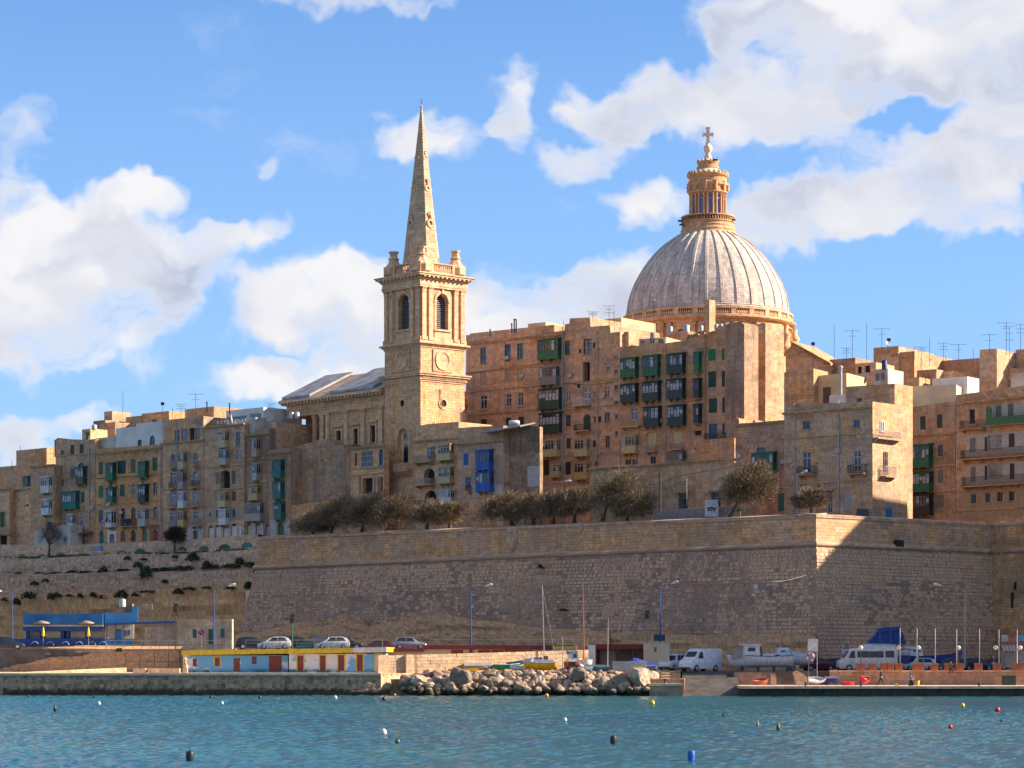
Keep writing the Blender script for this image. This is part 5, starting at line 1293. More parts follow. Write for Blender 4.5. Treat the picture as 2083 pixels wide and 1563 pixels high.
house('house', 'orange stone wall block between the slab and the cream plastered house', Plane(1617, 347, 30), 1595, 1655, 862, [(1595,758),(1655,750)], H(1), [], depth=5)
q = MB(); p = W(1710, 822, 343); q.tube([p, p+Vector((0,0,4.8))], .22, 10); q.lathe(p+Vector((0,0,4.8)), [(.3,0),(.3,.25),(.0,.4)], 10)
tag(q.build('chimney_pipe', PAINT['gw']), 'tall white flue pipe standing against the cream plastered house', 'flue pipe')
q = MB(); p0 = W(1690, 822, 340); q.box((p0.x, p0.y, p0.z-1), (p0.x+2.0, p0.y+1.6, p0.z+1.2)); tag(q.build('roof_hut', WHITE), 'small white box hut on the flat roof by the flue pipe', 'hut')
# church front gable behind
GP = Plane(1640, 395, 30)
gb = house('church_gable', 'triangular church gable with dentilled raking cornice to the right of the drum', GP, 1598, 1690, 800, [(1598,716),(1612,700),(1616,699),(1690,742)], H(0), [('hole',1617,732,1623,745),('hole',1635,734,1642,746)], depth=9, cat='church')
q = MB(); a, b = GP.S(1611), GP.S(1692); za, zb_ = GP.Z(1611, 698), GP.Z(1692, 743)
for k in range(2): q.hexa([GP.P(a,za-.2+.25*k,.1+.3*k), GP.P(b,zb_-.2+.25*k,.1+.3*k), GP.P(b,zb_-.2+.25*k,-9), GP.P(a,za-.2+.25*k,-9), GP.P(a,za+.05+.25*k,.3+.3*k), GP.P(b,zb_+.05+.25*k,.3+.3*k), GP.P(b,zb_+.05+.25*k,-9), GP.P(a,za+.05+.25*k,-9)])
q.build('raking_cornice', MATS['trim stone'], gb)
q = MB()
for i in range(16):
    t_ = i/16; s = lerp(a, b, t_); z = lerp(za, zb_, t_)-.45; GP.box(q, s, s+.28, z, z+.25, .003, .42)
tag(q.build('dentils', MATS['trim stone'], gb), kind='stuff') 
# ------------------------------------------------------------------ right hand terrace
RP = Plane(1850, 362, 47)
house('house', 'stone house with two deep green enclosed balconies at the start of the right terrace', RP, 1850, 1944, 1062, [(1850,829),(1900,822),(1944,816)], H(2),
  [('shut',1872,847,1883,874,'dbg'),('shut',1906,843,1917,871,'dbg'),('gal',1846,908,1898,952,'g',dict(D=1.0)),('gal',1848,964,1899,1001,'g',dict(D=1.0,lights=.9)),('gal',1850,1008,1899,1048,'dk',dict(D=1.0,lights=.5)),
   ('win',1908,906,1918,929,'br'),('shut',1908,957,1919,983,'gr'),('shut',1908,1006,1920,1033,'gr')], strings=(952,1004), cornice=889, pipes=(1943,), depth=9)
house('house', 'white banded apartment house with long balconies, the top one green, at the right edge', RP.offset(0, .1), 1944, 2110, 1075, [(1944,804),(2020,794),(2110,781)], H(7),
  [('hole',1972,833,1983,862),('panel',2016,822,2110,860,'w'),('shut',2026,825,2037,852,'gr'),('shut',2051,822,2062,850,'gr'),
   ('panel',1964,880,2110,925,'gw'),('shut',1973,891,1985,920,'gr'),('shut',2003,889,2009,918,'dk'),('win',2010,884,2038,912,'gw',dict(glass=GLASSB)),('shut',2052,882,2064,910,'dk'),
   ('panel',1964,942,2110,984,'gw'),('shut',1975,950,1985,980,'gr'),('shut',2003,948,2009,976,'dk'),('win',2011,943,2039,970,'gw',dict(glass=GLASSB)),('shut',2054,943,2064,975,'dk'),
   ('panel',1958,996,2110,1050,'st'),('win',1975,1006,1985,1025,'lb'),('win',2004,1003,2014,1023,'lb'),('win',2028,1001,2039,1021,'gr'),('win',2052,1000,2063,1020,'gr'),
   ('bal',1951,857,2006,876,'iron',dict(D=1.0)),('bal',2005,828,2112,868,'g',dict(D=1.0,corb=0)),('bal',1953,917,2112,937,'iron',dict(D=1.0,corb=5)),('bal',1955,972,2112,992,'iron',dict(D=1.0,corb=5))], cornice=822, strings=(1040,), depth=10)
# off to the right the terrace goes on; two tall unseen blocks are added to cast shadow
pr_ = RP.S(2112)
zt_r = RP.Z(2110, 781)
house('house', 'next house of the right terrace, beyond the right edge of the view', RP, 0, 0, 1075, [(2112,781),(2400,745)], H(3), [], depth=16, s_range=(pr_+.02, pr_+20), zb=21.0)
house('house', 'unseen tall block added beyond the right edge to shade the bastion', RP, 0, 0, 1075, [(2112,690),(2400,640)], H(0), [], depth=16, s_range=(63, 100), zb=2.3, ztop=53.6)  # added out of view; height set by the shadow edge on the bastion
house('house', 'unseen higher block added beyond the right edge to shade the van', RP, 0, 0, 1075, [(2112,690),(2400,640)], H(3), [], depth=10, s_range=(100.05, 112), zb=2.3, ztop=66)  # added out of view; made high enough to shade the parked van
# background roofscape at the right
def rb(label, x0, x1, y0, Y, mat, depth=8, ang=35, feats=(), yb=900, name='house'):
    return blockhouse(label, Plane(x1, Y, ang), x0, x1, y0, yb, mat, depth=depth, feats=feats, name=name, cat='house')
rb('tan stone roof block with antennas, tallest left of the far right terrace', 1777, 1828, 708, 385, H(0), 12)
rb('sunlit lower roof block joined right of the tallest tan one', 1828, 1860, 717, 384, H(4), 14)
rb('broad far ochre house on the skyline between two taller blocks', 1905, 1995, 735, 388, H(4), 9)
rb('square stone tower block on the skyline near the right edge', 1993, 2028, 712, 378, H(0), 13)
rb('stone block on the skyline cut by the right edge of the picture', 2066, 2140, 712, 380, H(4), 9)
rb('shaded long block below the right skyline tower', 2028, 2140, 752, 377, H(5), 8)
rb('brown roof block with pillars right of the church gable', 1688, 1740, 732, 392, H(2), 10)
rb('low far block at the foot of the gable', 1660, 1692, 737, 398, H(4), 8)
rb('small pillared roof terrace room behind the satellite dish', 1740, 1782, 740, 376, H(3), 6, feats=[('hole',1745,746,1753,760),('hole',1760,744,1770,758)])
rb('cream roof room with two doors below the tallest tan block', 1778, 1806, 752, 366, OFFW, 5, feats=[('shut',1781,760,1789,775,'gr'),('shut',1792,759,1800,774,'gr')])
rb('long ochre wall house running behind the bright side wall', 1802, 1870, 772, 374, H(1), 9)
rb('white rooftop wall in the middle of the right roofscape', 1896, 1968, 771, 372, WHITE, 4)
rb('weathered rooftop room above the white wall', 1865, 1905, 754, 377, H(2), 7)
rb('low cream house with a cornice below the white rooftop wall', 1850, 1945, 786, 368, CREAM, 7, ang=20)
rb('rooftop room with broken wall right of the weathered one', 1905, 1940, 757, 378, H(3), 5)
rb('pale plastered block behind the right terrace', 2056, 2140, 760, 364, OFFW, 5)
# big cream box and roof clutter over the big block
rb('large plain peach coloured roof box left of the dome', 1228, 1264, 650, 386, PEACH, 9, ang=38)
rb('pink stone roof block behind the tall house by the tower', 1074, 1110, 659, 398, PEACH, 6, ang=38)
rb('sunlit roof rooms with small windows behind the ten balconies', 1300, 1355, 690, 374, H(6), 5, ang=30, feats=[('win',1302,692,1311,702,'w'),('win',1321,688,1331,702,'w'),('win',1340,690,1350,700,'gr')])
rb('bright stone pillar block at the left end of the ten balcony house', 1267, 1279, 676, 377, H(3), 2.2, ang=38)
rb('low stone roof wall carrying the water tanks', 1355, 1400, 676, 380, H(2), 6, ang=30)
rb('slim square stone chimney standing in front of the dome', 1433, 1443, 611, 369, H(4), 1.4, ang=42, name='chimney')
# terrace of small houses in front of the tower
FP = Plane(938, 362, 42)
house('house', 'cream and stone house with two cream enclosed balconies in front of the tower foot', FP, 846, 933, 1075, [(846,868),(870,863),(933,858)], H(3),
  [('win',868,909,878,936,'w'),('win',878,908,886,936,'c'),('bal',840,929,884,943,'grey',dict(D=1.1,slab=.2)),('gal',890,906,924,936,'c',dict(D=.9)),('hole',862,953,884,984,'',dict(arch=1,dep=1.0)),('bal',841,975,886,989,'gw',dict(D=1.1,slab=.2)),('gal',891,952,924,983,'c',dict(D=.9)),
   ('hole',864,998,888,1030,'',dict(arch=1,dep=.8)),('gal',893,1000,925,1022,'w',dict(D=.9,lights=.8)),('bal',841,1019,884,1034,'iron',dict(D=1.0))], cornice=899, strings=(946,), depth=7)
fh = [o for o in bpy.data.objects if o.get('label', '').startswith('cream and stone house')][0]
for x in (870, 876): pass
house('roof_room', 'flat roofed room with red and white panels on top of the cream house', FP.offset(0,-1.5), 905, 935, 905, [(905,866),(935,862)], OFFW, [('panel',906,868,913,880,'dr'),('panel',917,868,925,877,'gw'),('panel',921,880,931,888,'dr')], depth=4, cat='roof room')
FP2 = Plane(1025, 352, 42)
house('house', 'stone house with two bright blue enclosed balconies in the middle of the view', FP2, 931, 1024, 1075, [(931,905),(932,871),(975,868),(1024,866)], H(0),
  [('win',934,888,956,904,'w',dict(glass=GLASSB)),('gal',967,918,1004,956,'b',dict(D=.95,lights=.4)),('gal',967,962,1005,1000,'b',dict(D=.95,lights=.3)),('shut',943,923,953,947,'b'),('win',947,971,958,995,'lb'),('bal',945,988,960,1001,'iron'),('win',944,1022,953,1044,'w'),('panel',1008,926,1023,985,'st'),('panel',960,985,1022,1010,'gw')], cornice=905, depth=7)
house('house', 'dark rough rubble side wall between the blue balconies and the cream ones', Plane(1098, 351, 25), 1024, 1098, 1040, [(1024,868),(1040,862),(1098,868)], stone('dark rubble', (.29,.235,.195), (.34,.26,.2), (.10,.085,.075), w=.4, h=.25, sa=.9, joint=.7), [('panel',1073,948,1097,990,'gw')], depth=1.0)
q = MB(); P_ = Plane(1066, 350, 30); a, b = P_.S(986), P_.S(1067); za, zb_ = P_.Z(986, 879), P_.Z(1067, 866)
q.hexa([P_.P(a,za-.35,1.2), P_.P(b,za+.3,1.2), P_.P(b,za+1.1,-3), P_.P(a,za+.2,-3), P_.P(a,za-.15,1.2), P_.P(b,za+.5,1.2), P_.P(b,za+1.3,-3), P_.P(a,za+.4,-3)])
tag(q.build('lean_to_roof', SLATE), 'tilted grey sheet roof on the house with the blue balconies', 'sheet roof')
q = MB(); p = W(1046, 866, 349.5)
q.tube([p+Vector((-.75,0,.35)), p+Vector((-.65,0,.35)), p+Vector((.65,0,.35)), p+Vector((.75,0,.35))], [.2,.36,.36,.2], 14); q.box((p.x-.5,p.y-.15,p.z-.25),(p.x-.35,p.y+.15,p.z+.1)); q.box((p.x+.35,p.y-.15,p.z-.25),(p.x+.5,p.y+.15,p.z+.1))
tag(q.build('water_tank', PAINT['w']), 'white barrel water heater lying on the tilted grey sheet roof', 'water tank')
# the rest of the city behind: closing blocks so that no sky shows between
rb('long plain house row behind the left end of the terrace', -120, 60, 965, 455, H(4), 20, ang=20, yb=1110)
# ------------------------------------------------------------------ town ground (behind the bastion) and left slope
mb = MB()
g0 = [PF.P(SL, 0, -2.2), PF.P(0, 0, -2.2), PR.P(SRR, 0, -2.2), P3.P(60, 0, -2.2)]
zg = 19.6; TG = Plane(515, 383, 45)
pts = [(g0[0].x, g0[0].y), (g0[1].x, g0[1].y-0), (g0[2].x+1, g0[2].y), (g0[3].x, g0[3].y), (400, 300), (400, 900), (-500, 900), (-500, 560)]+[(TG.P(TG.S(x), 0, -.8).x, TG.P(TG.S(x), 0, -.8).y) for x in (-60, 512)]
mb.add([(x, y, zg) for x, y in pts], [tuple(range(len(pts)))])
tag(mb.build('town_ground', m_earth, loc=(0,400,zg)), kind='structure')
# ------------------------------------------------------------------ left terraces under the houses
m_rub = stone('terrace rubble', (.48,.38,.29), (.50,.37,.25), (.12,.10,.08), w=.55, h=.32, sa=.8, pa=.6, joint=.7, bump=.09)
m_rub2 = stone('upper terrace masonry', (.52,.42,.33), (.52,.40,.28), (.12,.10,.085), w=.7, h=.34, sa=.75, pa=.5, joint=.6, bump=.09)
m_och = stone('ochre rock wall', (.54,.36,.20), (.56,.33,.14), (.20,.14,.10), w=14, h=9, sa=.55, pa=.9, joint=.15, bump=.12)
def PT(pl, d=0.0): return lambda px: pl.Yof(pl.S(max(-60, px), d), d)
T0 = Plane(515, 383, 45); 
def terrace(name, label, d, top, bot, m, amp, seed, back=4, nz=8):
    f = PT(T0, d)
    o = rock_shelf(name, label, top, bot, f, lambda p: f(p)-.35, m, nz=nz, amp=amp, seed=seed, back=back); o['category'] = 'wall'; return o
terrace('retaining_wall', 'street retaining wall with half hidden green arches below the left terrace of houses', 0,
    [(-60,1108),(0,1108),(100,1110),(200,1106),(300,1103),(400,1097),(525,1087)], [(-60,1145),(525,1126)], m_rub2, .05, 21, back=14)
terrace('retaining_wall', 'pale upper terrace wall with weeds and bushes growing along its top', 2.5,
    [(-60,1137),(0,1135),(60,1137),(200,1130),(225,1127),(350,1128),(520,1118)], [(-60,1178),(525,1166)], m_rub2, .30, 22, back=3)
terrace('retaining_wall', 'middle rough rubble terrace wall between two lines of hanging bushes', 5.5,
    [(-60,1172),(0,1171),(200,1167),(275,1163),(310,1165),(515,1160)], [(-60,1225),(515,1200)], m_rub, .30, 23, back=4)
terrace('rock_wall', 'ochre cut rock face behind the blue building and the small white house', 7.5,
    [(-60,1218),(0,1214),(150,1210),(240,1209),(350,1201),(420,1199),(500,1192)], [(-60,1330),(500,1330)], m_och, .55, 24, back=4, nz=12)
# arches in the street wall
aw = empty('arch_row', tuple(T0.P(T0.S(260), 20, .1)), 'row of low green and dark arch heads along the foot of the street retaining wall', 'arches')
for (x, y, w, st) in ((41,1131,24,'br'),(80,1131,26,'tg'),(119,1129,28,'tg'),(164,1128,20,'dk'),(242,1122,22,'g'),(280,1121,28,'dg'),(323,1119,22,'gr'),(366,1115,22,'dk'),(410,1114,26,'g'),(452,1112,30,'dg'),(497,1108,28,'tg')):
    s = T0.S(x, .6); z = T0.Z(x, y, .6); r_ = w/2/F*T0.Yof(s)*1.35; q = MB()
    q.prism([T0.P(s+r_*math.cos(math.pi*k/8), z-.45+r_*.55*math.sin(math.pi*k/8), -.2) for k in range(9)], tuple((T0.n*.36).to_3d())); q.build('arch_infill', PAINT[st], aw)
# ------------------------------------------------------------------ ground of the waterfront
def slab(name, pts, z0, z1, m, kind='structure'):
    q = MB(); q.prism([(x, y, z0) for x, y in pts], (0, 0, z1-z0)); return tag(q.build(name, m), kind=kind)
PX = lambda px, Y: (px-CX)/F*Y
m_deck = stone('quay deck', (.52,.44,.36), (.54,.45,.34), (.28,.23,.19), w=2.2, h=2.2, sa=.3, pa=.4, joint=.3)
m_pink = stone('pinkish jetty deck', (.56,.42,.34), (.56,.40,.30), (.3,.22,.18), w=3, h=3, sa=.25, pa=.4, joint=.3)
# lower road at the right, upper road at the left
slab('road', [(PX(1395,286), 286), (PX(1495,277), 277), (150, 277), (150, 345), (PX(1240,345), 345), (PX(1240,300), 300), (PX(1345,292), 292)], -3, 2.30, m_road)
slab('promenade', [(-70, 300.3), (PX(366,291), 292.9), (PX(366,291), 291), (PX(1345,291)-.1, 291), (PX(1345,330), 330), (-20, 420), (-120, 440), (-120, 305)], -3, 4.75, m_road)
# left quay
mq = MB(); x0, x1 = PX(6,267), PX(775,267)
NXQ = 90; vs = []; fs = []
for i in range(NXQ+1):
    x = x0+(x1-x0)*i/NXQ
    for j in range(9):
        z = -1.5+(2.16+1.5-.25)*j/8
        dy = (mnoise.fractal((x*.5, z*1.2, 3), 1, 2, 4)*.22+(.15 if z < .3 else 0)) if 0 < i < NXQ else 0
        vs.append((x, 267-dy if j < 8 else 267.0, z))
for i in range(NXQ):
    for j in range(8): a = i*9+j; fs.append((a, a+9, a+10, a+1))
mq.add(vs, fs)
mq.add([(x0,267,-1.5),(x0,267,1.91),(x0,291,1.91),(x0,291,-1.5)], [(0,3,2,1)])
m_qf = stone('quay face', (.42,.31,.24), (.48,.33,.23), (.13,.095,.075), w=14, h=5, sa=1.0, pa=.7, joint=.1, bump=.15, wet=True)
tag(mq.build('quay_front', m_qf), kind='structure')
q = MB()
n = 24
for i in range(n):
    a = x0-.1+(x1-x0+.1)*i/n; b = x0-.1+(x1-x0+.1)*(i+1)/n-.012; e = rnd.uniform(-.01,.01)
    q.box((a, 266.82+e, 1.92), (b, 268.4, 2.18+e*.3))
tag(q.build('quay_coping', m_deck), kind='structure')
slab('quay_deck', [(x0, 268.4), (x1, 268.4), (x1, 292), (PX(366,291), 292), (PX(366,291), 300), (-70, 300), (-70, 268.4)], -1.5, 2.15, m_deck)
# the quay's sunlit end wall turning back at the right, rough and undercut
E0 = Vector((x1, 267)); qe = Plane(CX, 100, 0); qe.A = E0; qe.u = Vector((math.cos(R(52)), math.sin(R(52)))); qe.n = Vector((math.sin(R(52)), -math.cos(R(52))))
q = MB(); vs = []; fs = []
for i in range(25):
    s = 5.0*i/24
    for j in range(13):
        z = -1.5+3.66*j/12; dn = mnoise.fractal((s*1.1, z*1.3, 8), 1, 2, 5)*.22*min(1, s*3) if j < 12 else 0; vs.append(qe.P(s, z, dn))
for i in range(24):
    for j in range(12): a = i*13+j; fs.append((a, a+13, a+14, a+1))
q.add(vs, fs); tag(q.build('quay_end', stone('crumbling quay end', (.56,.44,.31), (.56,.40,.24), (.28,.2,.14), w=2, h=1, sa=.5, pa=.5, joint=.1, bump=.2, wet=True)), kind='structure')
# breakwater core and mole behind the boulders
m_mole = stone('mole rubble', (.30,.25,.20), sa=.7)
slab('mole', [(x1, 268.2), (PX(1330,268.5), 268.5), (PX(1392,268.5), 268.5), (PX(1395,286), 286), (PX(1345,292), 292), (x1, 292)], -1.5, 1.55, m_mole)
slab('mole_top', [(x1+1, 272.5), (PX(1345,272.5), 272.5), (PX(1395,286), 286), (PX(1345,292), 292), (x1+1, 292)], 1.55, 2.28, m_deck)
# pale block wall on the mole
BW = Plane(775, 270.2, 0); BW.u = Vector((math.cos(R(22)), math.sin(R(22)))); BW.n = Vector((math.sin(R(22)), -math.cos(R(22))))
sB = BW.S(1197)
bw = empty('harbour_wall', tuple(BW.P(sB/2, 2.2)), 'long sunlit pale block wall behind the boulders and the yellow boat', 'wall')
zlo = 2.1
rows = 6; cnt = 0
mwA = [stone('pale wall block %d' % i, c, w=5, h=5, sa=.25, pa=.3, joint=0, bump=.03) for i, c in enumerate([(.56,.46,.33), (.52,.41,.28), (.58,.49,.37)])]
ztop = lambda s: lerp(BW.Z(775, 1334), BW.Z(1197, 1322), s/sB)
BW.box(q := MB(), .02, sB-.02, 1.5, 3.8, -.55, -.04); q.build('core', mwA[1], bw)
q = MB(); q.add([BW.P(.02,3.8,-.04), BW.P(sB-.02,3.8,-.04), BW.P(sB-.02,ztop(sB)-.03,-.04), BW.P(.02,ztop(0)-.03,-.04), BW.P(.02,3.8,-.55), BW.P(sB-.02,3.8,-.55), BW.P(sB-.02,ztop(sB)-.03,-.55), BW.P(.02,ztop(0)-.03,-.55)], [(0,1,2,3),(3,2,6,7),(1,5,6,2)]); q.build('core_top', mwA[1], bw)
for r_ in range(rows):
    s = -(r_ % 2)*.45
    while s < sB:
        L = rnd.uniform(.85, 1.15)
        a, b = max(0, s), min(sB, s+L); s += L
        if b-a < .15: continue
        xm = CX+F*BW.P((a+b)/2, 0).x/BW.P((a+b)/2, 0).y
        if 819 < xm < 827: continue
        f0, f1 = r_/rows, (r_+1)/rows
        zt_ = ztop((a+b)/2); z0 = lerp(zlo, zt_, f0)+.012; z1 = lerp(zlo, zt_, f1)-.012
        if 260 > cnt:
            q = MB(); BW.box(q, a+.012, b-.012, z0, z1, -.04, rnd.uniform(.0, .045)); q.build('block', rnd.choice(mwA), bw); cnt += 1
print('blocks', cnt)
q = MB(); BW.box(q, BW.S(775)-.35, BW.S(790), 1.9, ztop(0)+.08, -.8, .18); BW.box(q, BW.S(824), BW.S(835), 1.9, ztop(0)+.12, -.8, .4); q.build('pier', mwA[0], bw)
# white pillar at the right end
p = W(1204.5, 1342, 281.5); q = MB(); q.box((p.x-.4, p.y-.4, 2.2), (p.x+.35, p.y+.4, W(1,1313,281.5).z)); tag(q.build('pillar', WHITE), 'cream painted pillar at the right end of the pale block wall', 'pillar')
# ------------------------------------------------------------------ boulders
m_b = [stone('boulder %d' % i, c, p_, (.16,.13,.11), w=9, h=9, sa=.45, pa=.6, joint=0, bump=.08, wet=True) for i, (c, p_) in enumerate([((.24,.215,.185), (.28,.235,.18)), ((.32,.275,.22), (.35,.27,.19)), ((.17,.155,.14), (.21,.18,.145)), ((.40,.355,.30), (.37,.32,.25))])]
br = random.Random(12)
bl = []
def blab(px, py, r, i):
    return '%s %s boulder %s of the breakwater, %s' % ('large' if r > .9 else ('small' if r < .62 else 'middling'), ('grey', 'tan', 'dark grey', 'pale')[i], 'at the waterline' if py > 1394 else ('along the top' if py < 1377 else 'in the middle rows'), 'left end' if px < 930 else ('left of the yellow boat' if px < 1060 else ('below the yellow boat' if px < 1140 else ('below the fishing boat' if px < 1220 else 'right end'))))
def boulder(px, py, Y, r, label=None, mi=None, squash=None):
    p = W(px, py, Y); sd = br.randrange(99999)
    q = MB(); rock_mesh(q, (0,0,0), r, sd, sub=3 if r > .8 else 2, squash=squash or (br.uniform(.95,1.3), br.uniform(.85,1.1), br.uniform(.7,.95)))
    V = np.array(q.v); 
    ax = br.uniform(-.5,.5); ca, sa_ = math.cos(ax), math.sin(ax); V = V@np.array([[ca,0,sa_],[0,1,0],[-sa_,0,ca]]).T+np.array(p)
    q.v = V.tolist(); q_i = br.randrange(4) if mi is None else mi; o = q.build('boulder', m_b[q_i])
    tag(o, label or blab(px, py, r, q_i), 'boulder', 'boulders of the breakwater'); bl.append(o)
rowsb = [(1405,266.6,.66,32),(1399,267.2,.80,30),(1391,268.0,.86,36),(1383,268.8,.82,38),(1375,269.8,.72,40),(1369,270.8,.52,42)]
for (y, Y, r, n) in rowsb:
    xa, xb = (832, 1318) if y > 1385 else (852, 1300 if y > 1375 else 1325)
    if y < 1370: xa, xb = 880, 1325
    for i in range(n):
        px = xa+(xb-xa)*(i+.5)/n+br.uniform(-6, 6)
        boulder(px, y+br.uniform(-3, 3), Y+br.uniform(-.5,.5), r*br.uniform(.62, 1.15))
for (px, py, r, lab) in ((848,1383,1.25,'tall pale boulder leaning at the left end of the breakwater'), (828,1389,.95,'grey boulder half in shadow beside the quay end wall'), (827,1401,.55,'small rusty yellow boulder at the waterline by the quay end'),
                         (1302,1378,1.45,'large smooth white boulder below the corrugated white bin at the breakwater right end'), (1180,1371,1.25,'big grey flat faced boulder standing highest in the middle right of the pile'), (935,1376,1.35,'wide grey boulder with a sloping top left of centre in the pile')):
    boulder(px, py, 267.6, r, lab, 3 if 'white' in lab or 'pale' in lab else (1 if 'yellow' in lab else 2))
# ------------------------------------------------------------------ small quay, slipway, jetty
x2, x3 = PX(1321,266.5), PX(1388,266.5); z = W(1, 1391, 266.5).z
q = MB(); q.box((x2,266.5,-1.5),(x3,271.5,z-.26)); tag(q.build('small_quay', m_con), kind='structure')
q = MB(); q.box((x2-.05,266.35,z-.25),(x3+.05,271.5,z)); tag(q.build('small_quay_deck', m_deck), kind='structure')
q = MB()
for i in range(5): q.box((PX(1342,272), 271.6-.0, z+.01+i*.27),(PX(1384,272), 272.4, z+.25+i*.27))
tag(q.build('block_wall', m_con), 'low wall of concrete blocks on the small quay beside the slipway', 'wall')
q = MB(); q.box((PX(1332,270), 269.9, z+.005),(PX(1342,270)-.02, 270.6, z+1.0)); tag(q.build('post', m_conw), 'pale square stone post at the left of the small quay', 'post')
q = MB(); q.add([(PX(1388,266),266.8,-.35),(PX(1503,266),266.8,-.35),(PX(1503,279),279,2.29),(PX(1388,279),279,2.29),(PX(1388,279),287,2.31),(PX(1510,279),287,2.31)], [(0,1,2,3),(3,2,5,4)])
tag(q.build('slipway', flat('wet slipway', (.075,.062,.052), .8, scale=.7, var=.25)), kind='structure')
zj = W(1, 1396, 264.5).z
xj = PX(1507,264.5)
q = MB(); q.prism([(xj-.2,264.9,-1.5),(60,264.9,-1.5),(60,277,-1.5),(PX(1494,277),277,-1.5)], (0,0,zj-.28+1.5)); tag(q.build('jetty_base', stone('shade-dark concrete', (.06,.055,.05), (.09,.07,.05), sa=.6, w=4, h=1, joint=.2)), kind='structure')  # near-black colour stands in for the shade under the deck overhang
q = MB(); q.prism([(xj,264.4,zj-.27),(60,264.4,zj-.27),(60,277,zj-.27),(PX(1493,277),277,zj-.27)], (0,0,.27)); tag(q.build('jetty_deck', m_pink), kind='structure')
# stone wall up to the road level behind the jetty
JW = Plane(1560, 275.6, 0); za = zj; zb2 = W(1, 1364, 275.6).z
jw = empty('low_wall', (PX(1800,275), 275.2, zj), 'long low brown block wall between the jetty and the planters', 'wall')
q = MB(); JW.box(q, JW.S(1690), JW.S(2120), zj, zb2-.14, -1.3, .0); q.build('core', m_conw, jw)
q = MB(); JW.box(q, JW.S(1690)-.05, JW.S(2120), zb2-.138, zb2, -1.35, .08); q.build('coping', m_pink, jw)
s = JW.S(1690); mwB = [stone('jetty wall block %d' % i, c, w=5, h=5, sa=.4, pa=.4, joint=0) for i, c in enumerate([(.32,.25,.18), (.37,.29,.215)])]
for r_ in range(3):
    s = JW.S(1690)+(.5 if r_ % 2 else 0)
    while s < JW.S(2100):
        L = rnd.uniform(1.0, 1.5); z0 = lerp(zj, zb2-.14, r_/3); z1 = lerp(zj, zb2-.14, (r_+1)/3)
        q = MB(); JW.box(q, s+.015, s+L-.015, z0+.015, z1-.015, .0, rnd.uniform(.02,.05)); q.build('block', rnd.choice(mwB), jw); s += L
# concrete ramp piece and step blocks left part of the jetty
q = MB(); JW.box(q, JW.S(1495), JW.S(1560), zj, zj+1.35, -1.5, -.6); tag(q.build('block_wall', m_con), 'low concrete wall at the left end of the jetty under the white cabin boat', 'wall')
q = MB(); a = PX(1568,272); q.box((a,271.6,zj),(a+.55,272.6,zj+.9)); q.box((a,272.0,zj+.9),(a+.5,272.2,zj+1.25)); tag(q.build('bollard_block', m_conw), 'white concrete mooring block with a stump at the left end of the jetty', 'block')
q = MB(); a = PX(1620,272.6); q.prism([(a,272.2,zj),(a+1.1,272.2,zj),(a+1.1,272.2,zj+.9),(a+.2,272.2,zj+1.5),(a-.3,272.2,zj+1.4)], (0,1.3,0)); tag(q.build('concrete_block', m_conw), 'pale tilted concrete block beside the upturned white dinghy', 'block')
# ------------------------------------------------------------------ cliff under the blue building
CY_ = lambda p: 292.2+(366-p)*.018
rock_shelf('rock_cliff', 'low ochre rock cliff under the blue building with a rusty stain', [(-60,1322),(0,1320),(60,1318),(120,1319),(255,1321),(330,1322),(365,1322)], [(-60,1371),(365,1368)], lambda p: CY_(p), lambda p: CY_(p)-.9, m_rockf, amp=.30, seed=31, back=3)
q = MB(); q.prism([(-64,299.6,4.4),(PX(366,292)-.02,292.3,4.4),(PX(366,292)-.02,295,4.4),(-64,302.5,4.4)],(0,0,.4)); q.box((PX(366,291),289.5,4.4),(PX(480,290),290.98,4.8)); q.box((PX(366,290)+.02,289.6,2.1),(PX(480,290),290.9,4.4)); tag(q.build('promenade_edge', m_con), kind='structure')
q = MB(); a, b = PX(14,268.8), PX(255,276.5); q.hexa([(a,268.8,2.16),(b,276.5,2.16),(b,277.2,2.16),(a,269.5,2.16),(a,268.8,2.2),(b,276.5,2.72),(b,277.2,2.74),(a,269.5,2.22)])
for k, (xa, xb) in enumerate(((273,298),(303,367))): q.box((PX(xa,273),272.2,2.16),(PX(xb,273),273,2.66))
tag(q.build('quay_ramp', m_conw), kind='structure')
# ------------------------------------------------------------------ waterfront buildings
BL = C('harbour blue paint', (.010,.135,.36), .6, scale=.8); BL2 = C('deep blue paint', (.008,.07,.26), .6)
BEI = C('beige plaster', (.42,.37,.29), .85, scale=.6)
bbd = empty('blue_building', (PX(150,300), 300, 4.75), 'flat roofed bright blue and beige waterfront restaurant on the left promenade', 'restaurant')
BB = Plane(212, 299, 2); BBR = Plane(280, 299.5, -8)
def fz(pl, y, px): return pl.Z(px, y)
def pb(pl, x0, x1, y0, y1, d0, d1, name, m, root, px=None):
    q = MB(); a, b = pl.S(x0), pl.S(x1); px = px or (x0+x1)/2; pl.box(q, a, b, pl.Z(px, y1), pl.Z(px, y0), d0, d1); return q.build(name, m, root)
pb(BB, 51, 212, 1249, 1271, -8, .9, 'fascia', BL, bbd); pb(BB, 50, 212.3, 1271.5, 1275, -7, 1.0, 'canopy_edge', BEI, bbd)
pb(BBR, 213, 268, 1247, 1268, -8, .5, 'fascia', BL, bbd); pb(BBR, 268.2, 280, 1234, 1265, -6, .5, 'parapet_end', BL, bbd)
pb(BB, 50, 212, 1275.6, 1284, -.2, .75, 'valance', BL2, bbd)
pb(BB, 51, 212, 1275.2, 1320, -7, -2.0, 'back_wall', BEI, bbd)
